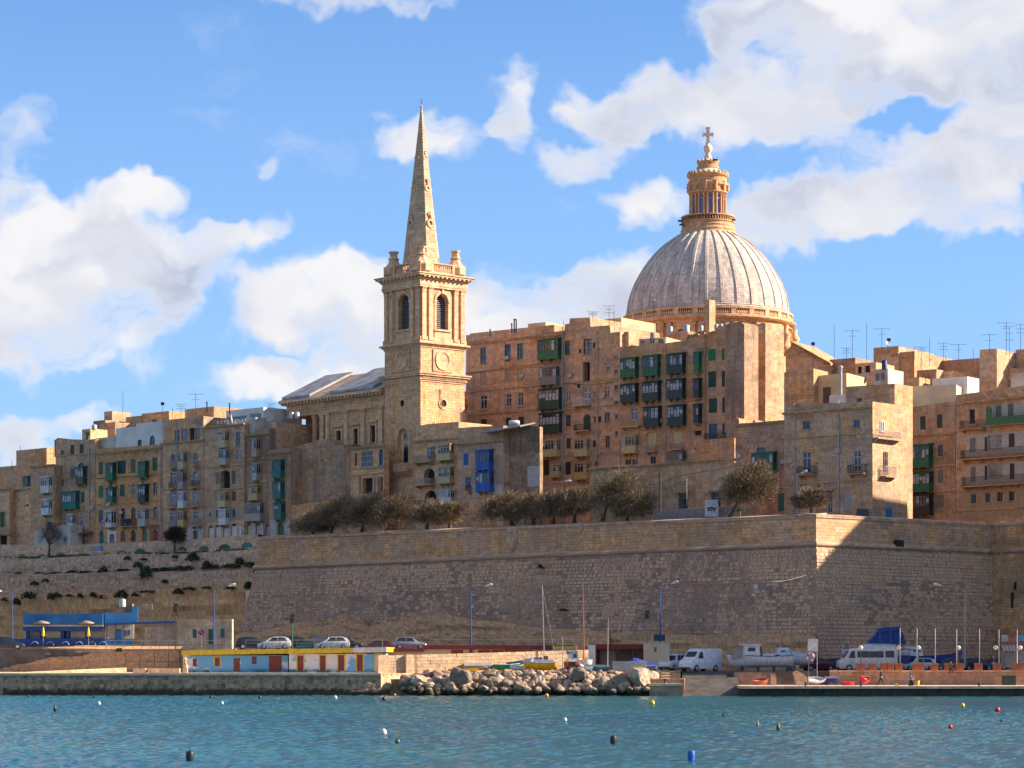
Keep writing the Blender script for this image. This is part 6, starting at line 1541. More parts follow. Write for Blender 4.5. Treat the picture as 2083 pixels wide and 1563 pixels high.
pb(BB, 91, 122, 1284.5, 1299, -1.9, -.3, 'wall_panel', BEI, bbd); pb(BB, 142, 172, 1284.5, 1299, -1.9, -.3, 'wall_panel', BEI, bbd); pb(BB, 182, 212, 1272, 1299, -1.9, -.3, 'wall_panel', BEI, bbd); pb(BB, 53, 80, 1285, 1304, -1.9, -.5, 'wall_panel', C('grey lilac wall', (.22,.22,.26)), bbd)
for x in (82, 122.5, 133, 172.5, 51.5): pb(BB, x, x+7, 1275.8, 1300, -.6, -.25, 'column', BL2, bbd)
pb(BB, 14, 212, 1299.5, 1320, -.55, .25, 'plinth', BL2, bbd)
pb(BBR, 213, 272, 1268.3, 1300, -6, 0, 'side_room', BEI, bbd); pb(BBR, 213, 272, 1300.3, 1320, -.3, .06, 'plinth', BL, bbd)
pb(BBR, 235.5, 247, 1281, 1305, .003, .09, 'door', BL2, bbd); pb(BBR, 251, 256, 1282, 1292, .003, .07, 'window', BL2, bbd); pb(BBR, 260, 264.5, 1282, 1292, .003, .07, 'window', BL2, bbd)
for x in (217, 234, 251): pb(BBR, x, x+.8, 1268.5, 1300, .003, .05, 'trim_line', BL2, bbd)
for x in (85, 175.5):
    p = W(x, 1270.5, 297.6); q = MB(); q.lathe(p, [(.1,.0),(.9,.05),(.95,.2),(.35,.4),(0,.45)], 16); q.build('wall_lamp', C('dull tan lamp', (.27,.23,.17)), bbd)
for i, x in enumerate((71, 102, 133, 161, 187, 210)):       # white semicircle bike hoops painted on the plinth
    p = W(x, 1313, 297.9); q = MB(); q.tube([p+Vector((.42*math.cos(math.pi*k/8), 0, .42*math.sin(math.pi*k/8))) for k in range(9)], .045, 5); q.build('hoop', C('pale blue steel', (.3,.42,.6)), bbd)
q = MB(); p0, p1 = W(213, 1270, 298.5), W(357, 1265, 297); q.tube([p0, p1], .14, 6); q.build('awning_beam', BL2, bbd)
p = W(249, 1235, 300); q = MB(); q.lathe(p, [(.40,0),(.40,.85),(.1,1.0)], 14); tag(q.build('water_tank', ZINC), 'grey round water tank on the blue restaurant roof', 'water tank')
q = MB(); p = W(264, 1246, 301); q.box((p.x-.8,p.y,p.z),(p.x+.3,p.y+1.2,p.z+1.0)); tag(q.build('roof_hut', m_con), 'small grey block hut behind the raised end of the blue roof', 'hut')
for x, lab in ((88, 'closed yellow parasol hanging at the left of the blue restaurant'), (180, 'closed yellow parasol at the right of the blue restaurant front')):
    r_ = empty('parasol', tuple(W(x, 1320, 296.8)), lab, 'parasol', 'closed parasols of the restaurant'); p = W(x, 1296, 296.8)
    q = MB(); q.lathe(p, [(.02,0),(.20,.15),(.14,.7),(.05,1.15)], 8); q.build('canopy', C('yellow canvas', (.72,.55,.03)), r_)
    q = MB(); q.tube([W(x,1320,296.8), W(x,1274,296.8)], .03, 6); q.build('pole', IRONL, r_)
# white stone house with green doors
WHs = Plane(475, 303, 0)
m_wh = stone('flaking whitewash', (.52,.46,.38), (.50,.40,.27), (.17,.14,.12), w=.6, h=.3, sa=.75, pa=.6, joint=.25)
house('house', 'small flaking whitewashed house with green door and two green shutters under the rock face', WHs, 362, 472, 1318, [(362,1261),(472,1260)], m_wh, [('shut',392,1281,400,1298,'tg'),('door',424,1280,433,1311,'tg'),('shut',449,1279,457,1297,'tg')], depth=1.6, zb=4.75)
house('wall_house', 'low stained wall continuing left of the small whitewashed house', WHs.offset(0,-.5), 294, 362, 1318, [(294,1276),(362,1273)], m_wh, [], depth=4, zb=4.75, cat='wall')
# bathing huts
HY_ = C('yellow trim paint', (.62,.45,.03), .6); HB = None
def hut_mat():
    m, t, b = base_mat('peeling blue and white paint'); tc = t.new('ShaderNodeTexCoord').outputs['Object']
    n = t.noise(t.mapping(tc, scale=(.8,1,1.1)), .9, 5, .6); n2 = t.noise(t.mapping(tc, (5,0,0)), .16, 2, .5)
    z = t.sep(tc)[2]; c = t.mix(t.ramp(t.math('ADD', n, t.math('MULTIPLY', t.math('SUBTRACT', n2, .5), 1.2)), .46, .56), (.13,.38,.60), (.62,.64,.64))
    c = t.mix(t.ramp(t.noise(tc, 2.2, 4, .6), .60, .68), c, (.38,.31,.20)); c = t.mix(t.math('MULTIPLY', t.ramp(z, .55, .25), t.ramp(n, .4, .6)), c, (.04,.17,.20))
    t.put(b.inputs['Base Color'], c); b.inputs['Roughness'].default_value = .8; MATS['hut'] = m; return m
HB = hut_mat()
HA = Plane(590, 279.5, 0); HC = Plane(790, 278.3, 1.5)
huts = empty('bathing_huts', (PX(580,279), 279, 2.15), 'long low row of peeling blue and white bathing huts with a yellow roof edge', 'bathing huts')
def hutrow(pl, x0, x1, yT0, yT1, doors, yb=1366.5):
    s0, s1 = pl.S(x0), pl.S(x1); zt_ = min(pl.Z(x0, yT0), pl.Z(x1, yT1))-.02; holes = []
    for (a, ya, b, yb2, fr) in doors: holes.append((pl.S(a), pl.S(b), max(2.155, pl.Z(a, yb2)), pl.Z(a, ya)))
    q = MB(); wall_front(q, pl, s0, s1, 2.15, zt_, holes, .15); pl.box(q, s0, s1, 2.15, zt_, -3, -.9); 
    q.add([pl.P(s0,2.15,0),pl.P(s0,zt_,0),pl.P(s0,zt_,-.9),pl.P(s0,2.15,-.9)],[(0,1,2,3)]); q.add([pl.P(s1,2.15,0),pl.P(s1,zt_,0),pl.P(s1,zt_,-.9),pl.P(s1,2.15,-.9)],[(0,3,2,1)])
    q.build('wall', HB, huts)
    for (h, dd) in zip(holes, doors):
        q = MB(); pl.box(q, h[0], h[1], h[2], h[3], -.145, -.08); q.build('door', C('oxblood door', (.20,.035,.022)), huts)
        if dd[4]:
            q = MB(); t_ = .12; pl.box(q, h[0]-t_, h[0]-.003, h[2], h[3]+t_, .003, .04); pl.box(q, h[1]+.003, h[1]+t_, h[2], h[3]+t_, .003, .04); pl.box(q, h[0], h[1], h[3]+.003, h[3]+t_, .003, .04); q.build('door_frame', HY_, huts)
    q = MB(); a, b = (s0-.1, s1+.1)
    z0a, z0b = pl.Z(x0, yT0)-.0, pl.Z(x1, yT1)-.0
    q.hexa([pl.P(a,z0a-.02,.5), pl.P(b,z0b-.02,.5), pl.P(b,z0b-.02,-12), pl.P(a,z0a-.02,-12), pl.P(a,z0a+.5,.5), pl.P(b,z0b+.5,.5), pl.P(b,z0b+.5,-12), pl.P(a,z0a+.5,-12)]); q.build('roof_edge', HY_, huts)
    if x1 > 700: q = MB(); c_ = pl.S(719); zc_ = lerp(z0a, z0b, (c_-a)/(b-a)); q.hexa([pl.P(c_,zc_-.03,.53), pl.P(b+.01,z0b-.03,.53), pl.P(b+.01,z0b-.03,.4), pl.P(c_,zc_-.03,.4), pl.P(c_,zc_+.51,.53), pl.P(b+.01,z0b+.51,.53), pl.P(b+.01,z0b+.51,.4), pl.P(c_,zc_+.51,.4)]); q.build('white_edge', PAINT['w'], huts)
hutrow(HA, 372, 586, 1333, 1329.5, [(392,1340,400,1356,0),(437,1338,447,1355,1),(475,1339,488,1366,0),(512,1335.5,522,1351,0),(547,1334.5,573,1366,0)])
hutrow(HC, 588, 785, 1330, 1326, [(605,1334,617,1365,1),(651,1334,662,1365,1),(688,1333,700,1365,1),(726,1332,738,1365,1),(764,1331.5,776,1365,1)])
# red roofed boat houses behind the pale wall
RD = C('oxblood fascia paint', (.155,.016,.012), .6)
bh = empty('boat_houses', (PX(1050,286), 286, 2.28), 'long row of cream boat stores under a dark red roof edge', 'boat houses')
BHp = Plane(1345, 287, 3)
for (x0, x1, y0, y1) in ((783,862,1319.5,1326),(862.4,1170,1313,1321),(1211,1310,1311,1321)): pb(BHp, x0, x1, y0, y1, -12, .4, 'roof_edge', RD, bh)
pb(BHp, 784, 1210, 1321.3, 1366, -3, 0, 'wall', BEI, bh); pb(BHp, 1214, 1306, 1321.3, 1366, -3, -1.4, 'wall', C('rusty beige doors', (.33,.26,.19)), bh)
for x in (918, 973, 1000, 1036, 1060): pb(BHp, x, x+24, 1323, 1345, .003, .05, 'door', RD, bh)
for x in (1211, 1219.5, 1286, 1305.5): pb(BHp, x, x+4, 1321.5, 1366, -1.3, .1, 'pillar', RD, bh)
for x in (955, 1028): pb(BHp, x, x+6, 1321.5, 1366, .003, .3, 'pillar', RD, bh)
for i in range(9): pb(BHp, 1252+i*4, 1254+i*4, 1322, 1366, -1.38, -1.3, 'gate_bar', RD, bh)
q = MB(); P_ = BHp.offset(0, 1.2); pb(P_, 1124, 1169, 1315, 1320, -2, 0, 'painted_roof', HY_, bh); pb(P_, 1124, 1169, 1320.2, 1323.5, -2, -.02, 'painted_roof', C('pale blue board', (.15,.36,.6)), bh)
q = MB(); P_ = Plane(1380, 285, 6); a, b = P_.S(1309), P_.S(1362)
cbx = empty('site_cabin', tuple(P_.P((a+b)/2, 2.3, -1.2)), 'cream box cabin with one small dark window left of the parked white jeep', 'cabin')
P_.box(q, a, b, 2.3, P_.Z(1335,1309), -3, 0); q.build('body', CREAM, cbx); pb(P_, 1331, 1335.5, 1317, 1326, .003, .05, 'window', GLASS, cbx)
q = MB(); P_.box(q, a-.05, b+.05, P_.Z(1335,1309)+.003, P_.Z(1335,1307.5), -3.05, .06); q.build('roof', OFFW, cbx)
# ------------------------------------------------------------------ railings along the promenade
def railing(name, label, x0, x1, Y, z0, h, step, rails, m, cat='railing', r=.03):
    root = empty(name, (PX((x0+x1)/2, Y), Y, z0), label, cat); n = max(1, int(round((PX(x1,Y)-PX(x0,Y))/step)))
    first = None
    for i in range(n+1):
        x = lerp(PX(x0,Y), PX(x1,Y), i/n)
        if first is None: q = MB(); q.tube([(x, Y, z0), (x, Y, z0+h)], r, 6); first = q.build('post', m, root)
        else:
            o = first.copy(); COL.objects.link(o); o.parent = root; o.location = (x-PX(x0,Y), 0, 0)
    q = MB()
    for f in rails: q.tube([(PX(x0,Y), Y, z0+h*f), (PX(x1,Y), Y, z0+h*f)], r*.8, 5)
    q.build('rail', m, root); return root
railing('railing', 'grey pipe railing along the road above the bathing huts', 500, 778, 291.6, 4.76, 1.05, 2.0, (1,.66,.33), IRONL)
railing('railing', 'grey pipe railing in front of the whitewashed house beside the blue restaurant', 216, 470, 291.6, 4.81, .95, 1.0, (1,.5), IRONL)
railing('railing', 'grey pipe railing above the dark red roofs behind the masts', 875, 1195, 291.5, 4.76, 1.1, 2.1, (1,.66,.33), IRONL)
railing('fence', 'dark iron mesh fence on the quay in front of the grey cliff', 256, 372, 284, 2.16, 2.4, 1.6, (1,.5,.05), C('rust brown iron', (.07,.035,.03)), 'fence')
# ------------------------------------------------------------------ lamps and poles
def post_lamp(label, x, yb, yt, Y, m, arm=None, name='street_lamp', cat='street lamp', group=None, r=.09, head=None):
    p0, p1 = W(x, yb, Y), W(x, yt, Y); p1.x = p0.x
    root = empty(name, tuple(p0), label, cat, group); q = MB(); q.tube([p0, p0.lerp(p1, .4), p1], [r, r*.8, r*.55], 8); q.build('post', m, root)
    if arm:
        e = W(arm[0], arm[1], Y-.5); q = MB(); q.tube([p1, p1.lerp(e, .15)+Vector((0,0,.15)), e], r*.4, 6); q.build('arm', head or m, root)
        d = (e-p1).normalized(); q = MB(); q.tube([e-d*.1, e+d*.25, e+d*.7, e+d*.85], [.06,.15,.15,.05], 8); q.build('lamp_head', PAINT['w'], root)
    return root
post_lamp('tall blue street lamp at the left edge of the view', 25, 1320, 1208, 294, BL2, (2,1203))
post_lamp('tall blue street lamp in front of the small whitewashed house', 435.5, 1320, 1200, 293, BL2, (466,1192))
post_lamp('tall blue street lamp behind the grey canvas covered boat', 958, 1322, 1203, 293, BL2, (988,1193))
l4 = post_lamp('tall blue street lamp carrying a blue sign box near the cream cabin', 1343, 1322, 1197, 290, BL2, (1366,1188))
q = MB(); p = W(1341.5, 1304, 289.6); q.box((p.x-.64,p.y-.1,p.z),(p.x+.64,p.y+.1,p.z+.72)); q.build('sign_box', C('navy sign', (.01,.05,.13)), l4)
post_lamp('tall grey curved street lamp among the flagpoles', 1963, 1358, 1203, 281, IRONL, (1913,1191), r=.11)
post_lamp('small blue street lamp rising out of the round bush above the bastion', 1619, 1045, 968, 306, BL2, (1630,963), r=.07, head=PAINT['w'])
post_lamp('pale street lamp reaching over the tamarisk trees', 1119, 1062, 984, 333, BL2, (1149,980), r=.06, head=PAINT['w'])
post_lamp('blue lamp post on the upper street left of the arched doors', 207, 1122, 1038, 380, BL2, (216,1030), r=.09)
post_lamp('green post with two lamp boxes at the roadside above the huts', 594.5, 1322, 1262, 292.5, C('green iron', (.02,.12,.05)), name='signal_post', cat='post')
for x, y in ((594.5,1262),(1316,1254),(357,1240)):
    p = W(x, y, 292.3); q = MB(); q.box((p.x-.25,p.y-.2,p.z-.3),(p.x+.22,p.y+.2,p.z+.3)); q.box((p.x-.18,p.y-.18,p.z+.34),(p.x+.3,p.y+.2,p.z+.66)); tag(q.build('floodlight', IRON), {594.5:'dark lamp boxes on the green post above the huts', 1316:'dark lamp box on the thin post beside the blue sign lamp', 357:'dark lamp box on the thin post right of the blue restaurant'}[x], 'floodlight')
post_lamp('thin green and white post left of the blue sign lamp', 1316, 1322, 1252, 292.5, C('green iron', (.02,.12,.05)), name='signal_post', cat='post', r=.05)
post_lamp('thin dark post right of the blue restaurant', 357, 1335, 1240, 292.5, IRON, name='signal_post', cat='post', r=.06)
fl = post_lamp('post with a cluster of grey floodlights behind the blue restaurant', 302, 1290, 1234, 300, IRON, name='floodlight_post', cat='floodlight', r=.06)
q = MB()
for dx, dz in ((-.35,.1),(.3,.15),(-.2,-.25),(.35,-.2)): p = W(302,1234,299.8); q.box((p.x+dx-.16,p.y-.2,p.z+dz-.12),(p.x+dx+.16,p.y+.1,p.z+dz+.14))
q.build('lamp_head', IRONL, fl)
wp = post_lamp('bent white cable pole standing in front of the bastion wall', 1537, 1310, 1180, 291.5, PAINT['gw'], name='cable_pole', cat='pole', r=.06)
q = MB(); p = W(1536,1192,291.3); q.box((p.x-.1,p.y-.1,p.z-.3),(p.x+.3,p.y+.1,p.z+.15)); q.box((p.x,p.y-.1,p.z-.8),(p.x+.22,p.y+.1,p.z-.55)); q.build('bracket', PAINT['w'], wp)
q = MB(); a, b = W(1536,1183,291.5), W(1640,1170,296); q.tube([a.lerp(b, i/8)-Vector((0,0,math.sin(math.pi*i/8)*.35)) for i in range(9)], .025, 4); q.build('cable', PAINT['gw'], wp)
# round no parking sign
ns = empty('traffic_sign', tuple(W(410,1320,296)), 'round red and blue no parking sign in front of the whitewashed house', 'sign'); q = MB(); q.tube([W(410,1320,296), W(410,1284,296)], .03, 6); q.build('post', IRONL, ns)
p = W(410,1287,295.9); pl = Plane(CX,100,0); pl.A = Vector((p.x,p.y)); pl.u = Vector((1,0)); pl.n = Vector((0,-1))
q = MB(); disc(q, pl, 0, p.z, .34, .03, 20); q.build('red_ring', C('sign red', (.45,.02,.02)), ns); q = MB(); disc(q, pl, 0, p.z, .25, .035, 20); q.build('blue_face', C('sign blue', (.02,.05,.35)), ns)
q = MB(); q.tube([(p.x-.2,p.y-.04,p.z+.2),(p.x+.2,p.y-.04,p.z-.2)], .035, 4); q.build('red_bar', C('sign red', (.45,.02,.02)), ns)
# ------------------------------------------------------------------ vehicles
TYRE = C('tyre rubber', (.02,.02,.02), .9); RIM = C('wheel rim', (.35,.35,.36), .4); CGL = flat('car glass', (.02,.028,.035), .08, var=.2)
LAMPW = C('headlight glass', (.6,.6,.62), .2); LAMPR = C('tail light', (.35,.01,.01), .3)
def vehicle(name, label, cat, px, py, Y, ang, paint, st, glass, wheels, zg, screens=(), L=None, wr=.31, flip=False, extras=()):
    """st: stations (x from the nose, z sill, z belt, z top, half width belt, half width top)"""
    loc = W(px, py, Y); loc.z = zg; root = empty(name, tuple(loc), label, cat)
    a = R(ang); h = Vector((math.cos(a), math.sin(a), 0)); sd = Vector((h.y, -h.x, 0))     # sd points towards the viewer
    T = lambda x, y, z: loc+h*x+sd*y+Vector((0,0,z))
    L = st[-1][0]; T = (lambda f: (lambda x, y, z: f((x-L/2)*(-1 if flip else 1), y, z)))(T)
    q = MB(); vs = []; fs = []; n = 8
    for (x, zs, zb_, zt_, wb, wt_) in st:
        zm = (zs+zb_)/2
        for (y, z) in ((-wb*.9, zs), (-wb, zm), (-wb*.985, zb_), (-wt_, zt_), (wt_, zt_), (wb*.985, zb_), (wb, zm), (wb*.9, zs)): vs.append(T(x, y, z))
    for i in range(len(st)-1):
        for k in range(n): a0 = i*n+k; b0 = i*n+(k+1) % n; fs.append((a0, b0, b0+n, a0+n))
    fs += [tuple(range(n-1,-1,-1)), tuple(range((len(st)-1)*n, len(st)*n))]
    q.add(vs, fs, True); bo = q.build('body', paint, root)
    try:
        me = bo.data; me.set_sharp_from_angle(angle=R(30))
    except Exception: pass
    xs_ = [s_[0] for s_ in st]; f = lambda x, i: float(np.interp(x, xs_, [s_[i] for s_ in st]))
    def ysurf(x, z):
        zb_, zt_, wb, wt_ = f(x,2), f(x,3), f(x,4)*.985, f(x,5)
        return wb if z <= zb_ or zt_-zb_ < .05 else wb+(wt_-wb)*min(1, (z-zb_)/(zt_-zb_))
    for g_ in glass:
        for sg_ in (1, -1):
            q = MB(); q.add([T(x, sg_*(ysurf(x, z)+.015), z) for x, z in g_], [tuple(range(len(g_)))]); q.build('side_window', CGL, root)
    for (xa, za, xb, zb2) in screens:
        q = MB(); ya, yb_ = ysurf(xa, za)*.86, ysurf(xb, zb2)*.86; e = -.02 if xa < xb else .02
        if za < zb2 and xa > xb: e = .02
        q.add([T(xa+e, -ya, za+.015), T(xa+e, ya, za+.015), T(xb+e, yb_, zb2+.015), T(xb+e, -yb_, zb2+.015)], [(0,1,2,3)]); q.build('windscreen', CGL, root)
    for x in wheels:
        for sg_ in (1, -1):
            y = sg_*(f(x,4)-.11); c = T(x, y, wr); q = MB(); ax = sd*.1
            q.tube([c-ax*1.1, c-ax, c+ax, c+ax*1.1], [wr*.9, wr, wr, wr*.9], 18); w_ = q.build('wheel', TYRE, root)
            c2 = c+sd*sg_*.112; q = MB(); q.tube([c2, c2+sd*sg_*.02], [wr*.6, wr*.5], 12); q.build('rim', RIM, w_)
    zl = lerp(st[0][1], st[0][3], .62)
    for sg_ in (1, -1):
        q = MB(); y = sg_*st[0][4]*.72; a_ = T(-.02, y-.17, zl-.09); 
        q.add([T(-.025, y-.17, zl-.1), T(-.025, y+.17, zl-.1), T(-.01, y+.17, zl+.1), T(-.01, y-.17, zl+.1)], [(0,1,2,3)]); q.build('headlight', LAMPW, root)
        q = MB(); y = sg_*st[-1][4]*.86; zt2 = lerp(st[-1][1], st[-1][3], .55)
        q.add([T(L+.02, y-.09, zt2-.15), T(L+.02, y+.09, zt2-.15), T(L+.02, y+.09, zt2+.15), T(L+.02, y-.09, zt2+.15)], [(0,1,2,3)]); q.build('tail_light', LAMPR, root)
    q = MB()
    for (xa, xb) in ((-.06, .12), (L-.12, L+.06)): 
        P8 = [T(xa,-f(0,4)*.95,.28), T(xa,f(0,4)*.95,.28), T(xb,f(0,4)*.97,.28), T(xb,-f(0,4)*.97,.28)]; q.hexa(P8+[p+Vector((0,0,.2)) for p in P8])
    q.build('bumper', IRON, root)
    return root, T
W_P = C('white car paint', (.62,.64,.68), .25); DB = C('dark blue car paint', (.02,.03,.06), .2); TEAL = C('dark teal car paint', (.03,.08,.10), .2); SIL = C('silver car paint', (.35,.36,.38), .25, .3); DR = C('dark red car paint', (.13,.015,.02), .25); BK = C('black car paint', (.015,.016,.02), .2); WV = C('cool white van paint', (.66,.68,.74), .3); BGP = C('warm white minibus paint', (.60,.56,.50), .3)
HATCH = [(0,.25,.55,.60,.70,.68),(.15,.2,.62,.70,.80,.74),(.95,.2,.85,.92,.84,.74),(1.55,.2,.88,1.36,.85,.60),(2.0,.2,.90,1.46,.85,.60),(3.1,.2,.92,1.46,.85,.60),(3.6,.22,.92,1.30,.83,.60),(3.85,.25,.85,.95,.78,.70),(3.9,.3,.6,.7,.75,.7)]
HG = [[(1.35,.94),(1.7,1.36),(2.3,1.40),(2.3,.95)],[(2.38,.95),(2.38,1.40),(3.15,1.38),(3.45,.97)]]
HS = [(1.0,.95,1.52,1.35),(3.84,.98,3.58,1.30)]
def hatch(label, px, py, Y, ang, paint, zg, flip=False, cat='car', name='parked_car'): return vehicle(name, label, cat, px, py, Y, ang, paint, HATCH, HG, (.72,3.15), zg, HS, flip=flip)
ZR = 4.755; ZL = 2.305
hatch('white hatchback parked on the upper road above the bathing huts', 558, 1320, 295, 4, W_P, ZR)
hatch('dark blue estate car parked left of the white hatchback on the upper road', 514, 1320, 296, 8, DB, ZR, True)
hatch('dark car parked directly right of the white hatchback', 588, 1320, 297.5, 4, BK, ZR)
hatch('white car with a black car behind it on the upper road', 677, 1320, 295, 3, W_P, ZR)
hatch('black car parked behind the white one above the hut doors', 703, 1320, 298, 4, BK, ZR, True)
hatch('dark red car mostly hidden behind the upper road edge', 765, 1320, 300, 5, DR, ZR-.4)
hatch('silver car parked where the dark red roof begins', 833, 1318, 297, 3, SIL, ZR, True)
hatch('dark car at the far left beside the blue restaurant', 14, 1322, 294, 6, DB, ZR, True)
hatch('white hatchback parked behind the globe lamps at the right', 1868, 1352, 290, 8, W_P, ZL)
hatch('dark teal car parked right of the white hatchback among the flagpoles', 1931, 1352, 289, 8, TEAL, ZL)
hatch('dark blue car behind the third planter from the right', 1986, 1352, 291, 10, DB, ZL, True)
hatch('dark red car behind the white signboard', 1664, 1352, 292, 14, DR, ZL, True)
hatch('black car at the right beside the kiosk', 2016, 1352, 293, 15, BK, ZL)
hatch('dark blue car half hidden behind the minibus nose', 1690, 1352, 295, 10, DB, ZL)
q = MB(); p = W(624, 1320, 296); q.hexa([(p.x-1.0,p.y-.6,ZR),(p.x+1.0,p.y-.6,ZR),(p.x+1.0,p.y+.8,ZR),(p.x-1.0,p.y+.8,ZR),(p.x-.8,p.y-.5,ZR+.8),(p.x+.85,p.y-.5,ZR+.95),(p.x+.8,p.y+.6,ZR+.9),(p.x-.8,p.y+.6,ZR+.8)]); tag(q.build('covered_trailer', C('teal tarpaulin', (.02,.14,.14), .8)), 'trailer covered with a teal tarpaulin on the upper road', 'trailer')
q = MB(); p = W(652, 1320, 300); q.box((p.x-.9,p.y,ZR),(p.x+.9,p.y+1.4,ZR+1.5)); tag(q.build('container', C('grey container', (.30,.30,.33))), 'grey container behind the cars under the rock shelf', 'container')
JEEP = [(0,.35,.75,.85,.80,.78),(.12,.3,.95,1.0,.86,.80),(1.25,.3,1.05,1.10,.88,.82),(1.45,.3,1.10,1.75,.88,.74),(1.7,.3,1.12,1.90,.88,.74),(3.8,.3,1.12,1.92,.88,.74),(4.0,.35,1.1,1.80,.86,.74),(4.05,.4,1.0,1.1,.84,.8)]
vehicle('parked_jeep', 'white boxy jeep with black roof rails parked left of the white van', 'jeep', 1369, 1362, 286, 58, W_P, JEEP, [[(1.6,1.16),(1.72,1.75),(2.35,1.77),(2.35,1.16)],[(2.45,1.16),(2.45,1.77),(3.7,1.77),(3.7,1.16)]], (.85,3.2), 2.32, [(1.28,1.14,1.44,1.72)], wr=.38)
VAN = [(0,.35,.75,.95,.80,.74),(.15,.28,.95,1.12,.92,.82),(.75,.28,1.25,1.42,.96,.84),(1.45,.28,1.35,2.22,.97,.80),(1.75,.28,1.4,2.42,.97,.80),(2.1,.28,1.4,2.5,.97,.82),(5.1,.28,1.4,2.5,.97,.84),(5.25,.32,1.4,2.42,.95,.84)]
vehicle('parked_van', 'white high roofed panel van on the slipway right of the jeep', 'van', 1424, 1365, 281, 46, WV, VAN, [[(1.2,1.42),(1.6,2.12),(2.05,2.12),(2.05,1.42)]], (.95,4.2), 2.30, [(.82,1.46,1.42,2.16)], wr=.36)
BUS = [(0,.4,.85,1.0,.85,.8),(.1,.3,1.0,1.15,.95,.85),(.6,.3,1.3,1.45,.97,.88),(1.15,.3,1.4,2.3,.98,.82),(1.5,.3,1.4,2.55,.98,.80),(6.2,.3,1.4,2.62,.98,.82),(6.45,.35,1.4,2.5,.95,.82)]
mb_, T_ = vehicle('parked_minibus', 'cream white minibus with long tinted windows behind the orange planters', 'minibus', 1763, 1361, 281, 4, BGP, BUS, [[(1.0,1.45),(1.35,2.2),(1.75,2.25),(1.75,1.45)],[(2.0,1.5),(2.0,2.2),(3.3,2.2),(3.3,1.5)],[(3.33,1.5),(3.33,2.2),(4.9,2.2),(4.9,1.5)],[(5.1,1.5),(5.1,2.25),(6.1,2.25),(6.1,1.5)]], (1.1,5.1), ZL, [(.64,1.5,1.12,2.24)], wr=.37)
# ------------------------------------------------------------------ boats
def boat(name, label, px, py, Y, ang, L, Wd, H, paint, trim=None, z=None, pitch=0, roll=0, bow=.45, cat='boat', bottom=None, group=None, deck=None):
    loc = W(px, py, Y); 
    if z is not None: loc.z = z
    root = empty(name, tuple(loc), label, cat, group)
    M_ = Matrix.Translation(loc) @ Matrix.Rotation(R(ang), 4, 'Z') @ Matrix.Rotation(R(pitch), 4, 'Y') @ Matrix.Rotation(R(roll), 4, 'X')
    T = lambda x, y, z_: M_ @ Vector((x-L/2, y, z_))
    N = 14; q = MB(); vs = []; fs = []; tr = MB(); rail = [[], []]
    for i in range(N+1):
        u = i/N; w = Wd/2*min(1, (1-u)**.0*(1-max(0, (u-.45)/.55)**2.2))*(.80+.20*min(1, u*2.2)); w = max(w, .03)
        sh = H*(1+.18*(1-u)**2*.6+bow*max(0, u-.35)**2*1.6); kz = H*.12*(u > .85)*(u-.85)*10
        xx = u*L
        for (fy, fz) in ((-1,1),(-.97,.62),(-.78,.28),(-.35,.05),(0,0),(.35,.05),(.78,.28),(.97,.62),(1,1)):
            vs.append(T(xx+(L*.07*fz*max(0,u-.8)*5 if u > .8 else 0), w*fy, kz+(sh-kz)*fz))
        rail[0].append(vs[-9]); rail[1].append(vs[-1])
    for i in range(N):
        for k in range(8): a = i*9+k; fs.append((a, a+1, a+10, a+9))
    fs.append(tuple(range(8,-1,-1))); q.add(vs, fs, True); q.build('hull', paint, root)
    q = MB()
    for r_ in rail: q.tube(r_, .05 if L > 4 else .035, 5)
    q.build('gunwale', trim or paint, root)
    q = MB(); dv = []; 
    for i in range(N+1): dv += [vs[i*9+1]+Vector((0,0,.02)), vs[i*9+7]+Vector((0,0,.02))]
    q.add(dv, [(2*i,2*i+1,2*i+3,2*i+2) for i in range(N)]); q.build('deck', deck or BEI, root)
    return root, T
def mast(root, p0, p1, r, m, name='mast'):
    q = MB(); q.tube([p0, p1], [r, r*.5], 7); return q.build(name, m, root)
YEL = C('yellow boat paint', (.75,.40,.015), .3); WOOD = C('varnished mast wood', (.33,.12,.04), .4); TARP = C('blue tarpaulin', (.012,.04,.30), .7); GTARP = C('grey canvas cover', (.30,.27,.25), .9, scale=1.5); WB = C('white boat paint', (.62,.63,.64), .3); GRN = C('green boat paint', (.02,.30,.10), .4)
def bx(root, T, x0, x1, y0, y1, z0, z1, name, m, taper=.0, dx0=0):
    q = MB(); q.hexa([T(x0,y0,z0),T(x1,y0,z0),T(x1,y1,z0),T(x0,y1,z0),T(x0+dx0,y0+taper,z1),T(x1-abs(dx0)*.3-taper,y0+taper,z1),T(x1-abs(dx0)*.3-taper,y1-taper,z1),T(x0+dx0,y1-taper,z1)]); return q.build(name, m, root)
ZM = 2.29
b, T = boat('sailing_boat', 'yellow hulled sailing boat with white cabin and tall thin mast on the mole', 1100, 1358, 272.2, 176, 3.4, 1.5, .80, YEL, WB, z=ZM+.15)
bx(b, T, .3, 2.5, -.5, .5, .82, 1.15, 'cabin', WB, .08); bx(b, T, 1.5, 2.5, -.42, .42, 1.15, 1.42, 'coach_roof', WB, .06)
for x in (1.6, 2.0): bx(b, T, x, x+.25, .435, .455, 1.2, 1.36, 'porthole', CGL)
bx(b, T, .9, 1.4, -.3, .3, 1.15, 1.55, 'hatch', C('brown hatch', (.25,.12,.07)))
mast(b, W(1107,1342,272), W(1103,1190,272), .07, PAINT['gw']); mast(b, T(3.3,0,1.3), T(3.85,0,1.75), .03, WOOD, 'bowsprit')
q = MB(); q.tube([W(1103,1195,272), W(1070,1345,272)], .012, 4); q.tube([W(1103,1195,272), W(1131,1343,272)], .012, 4); q.build('stay', IRONL, b)
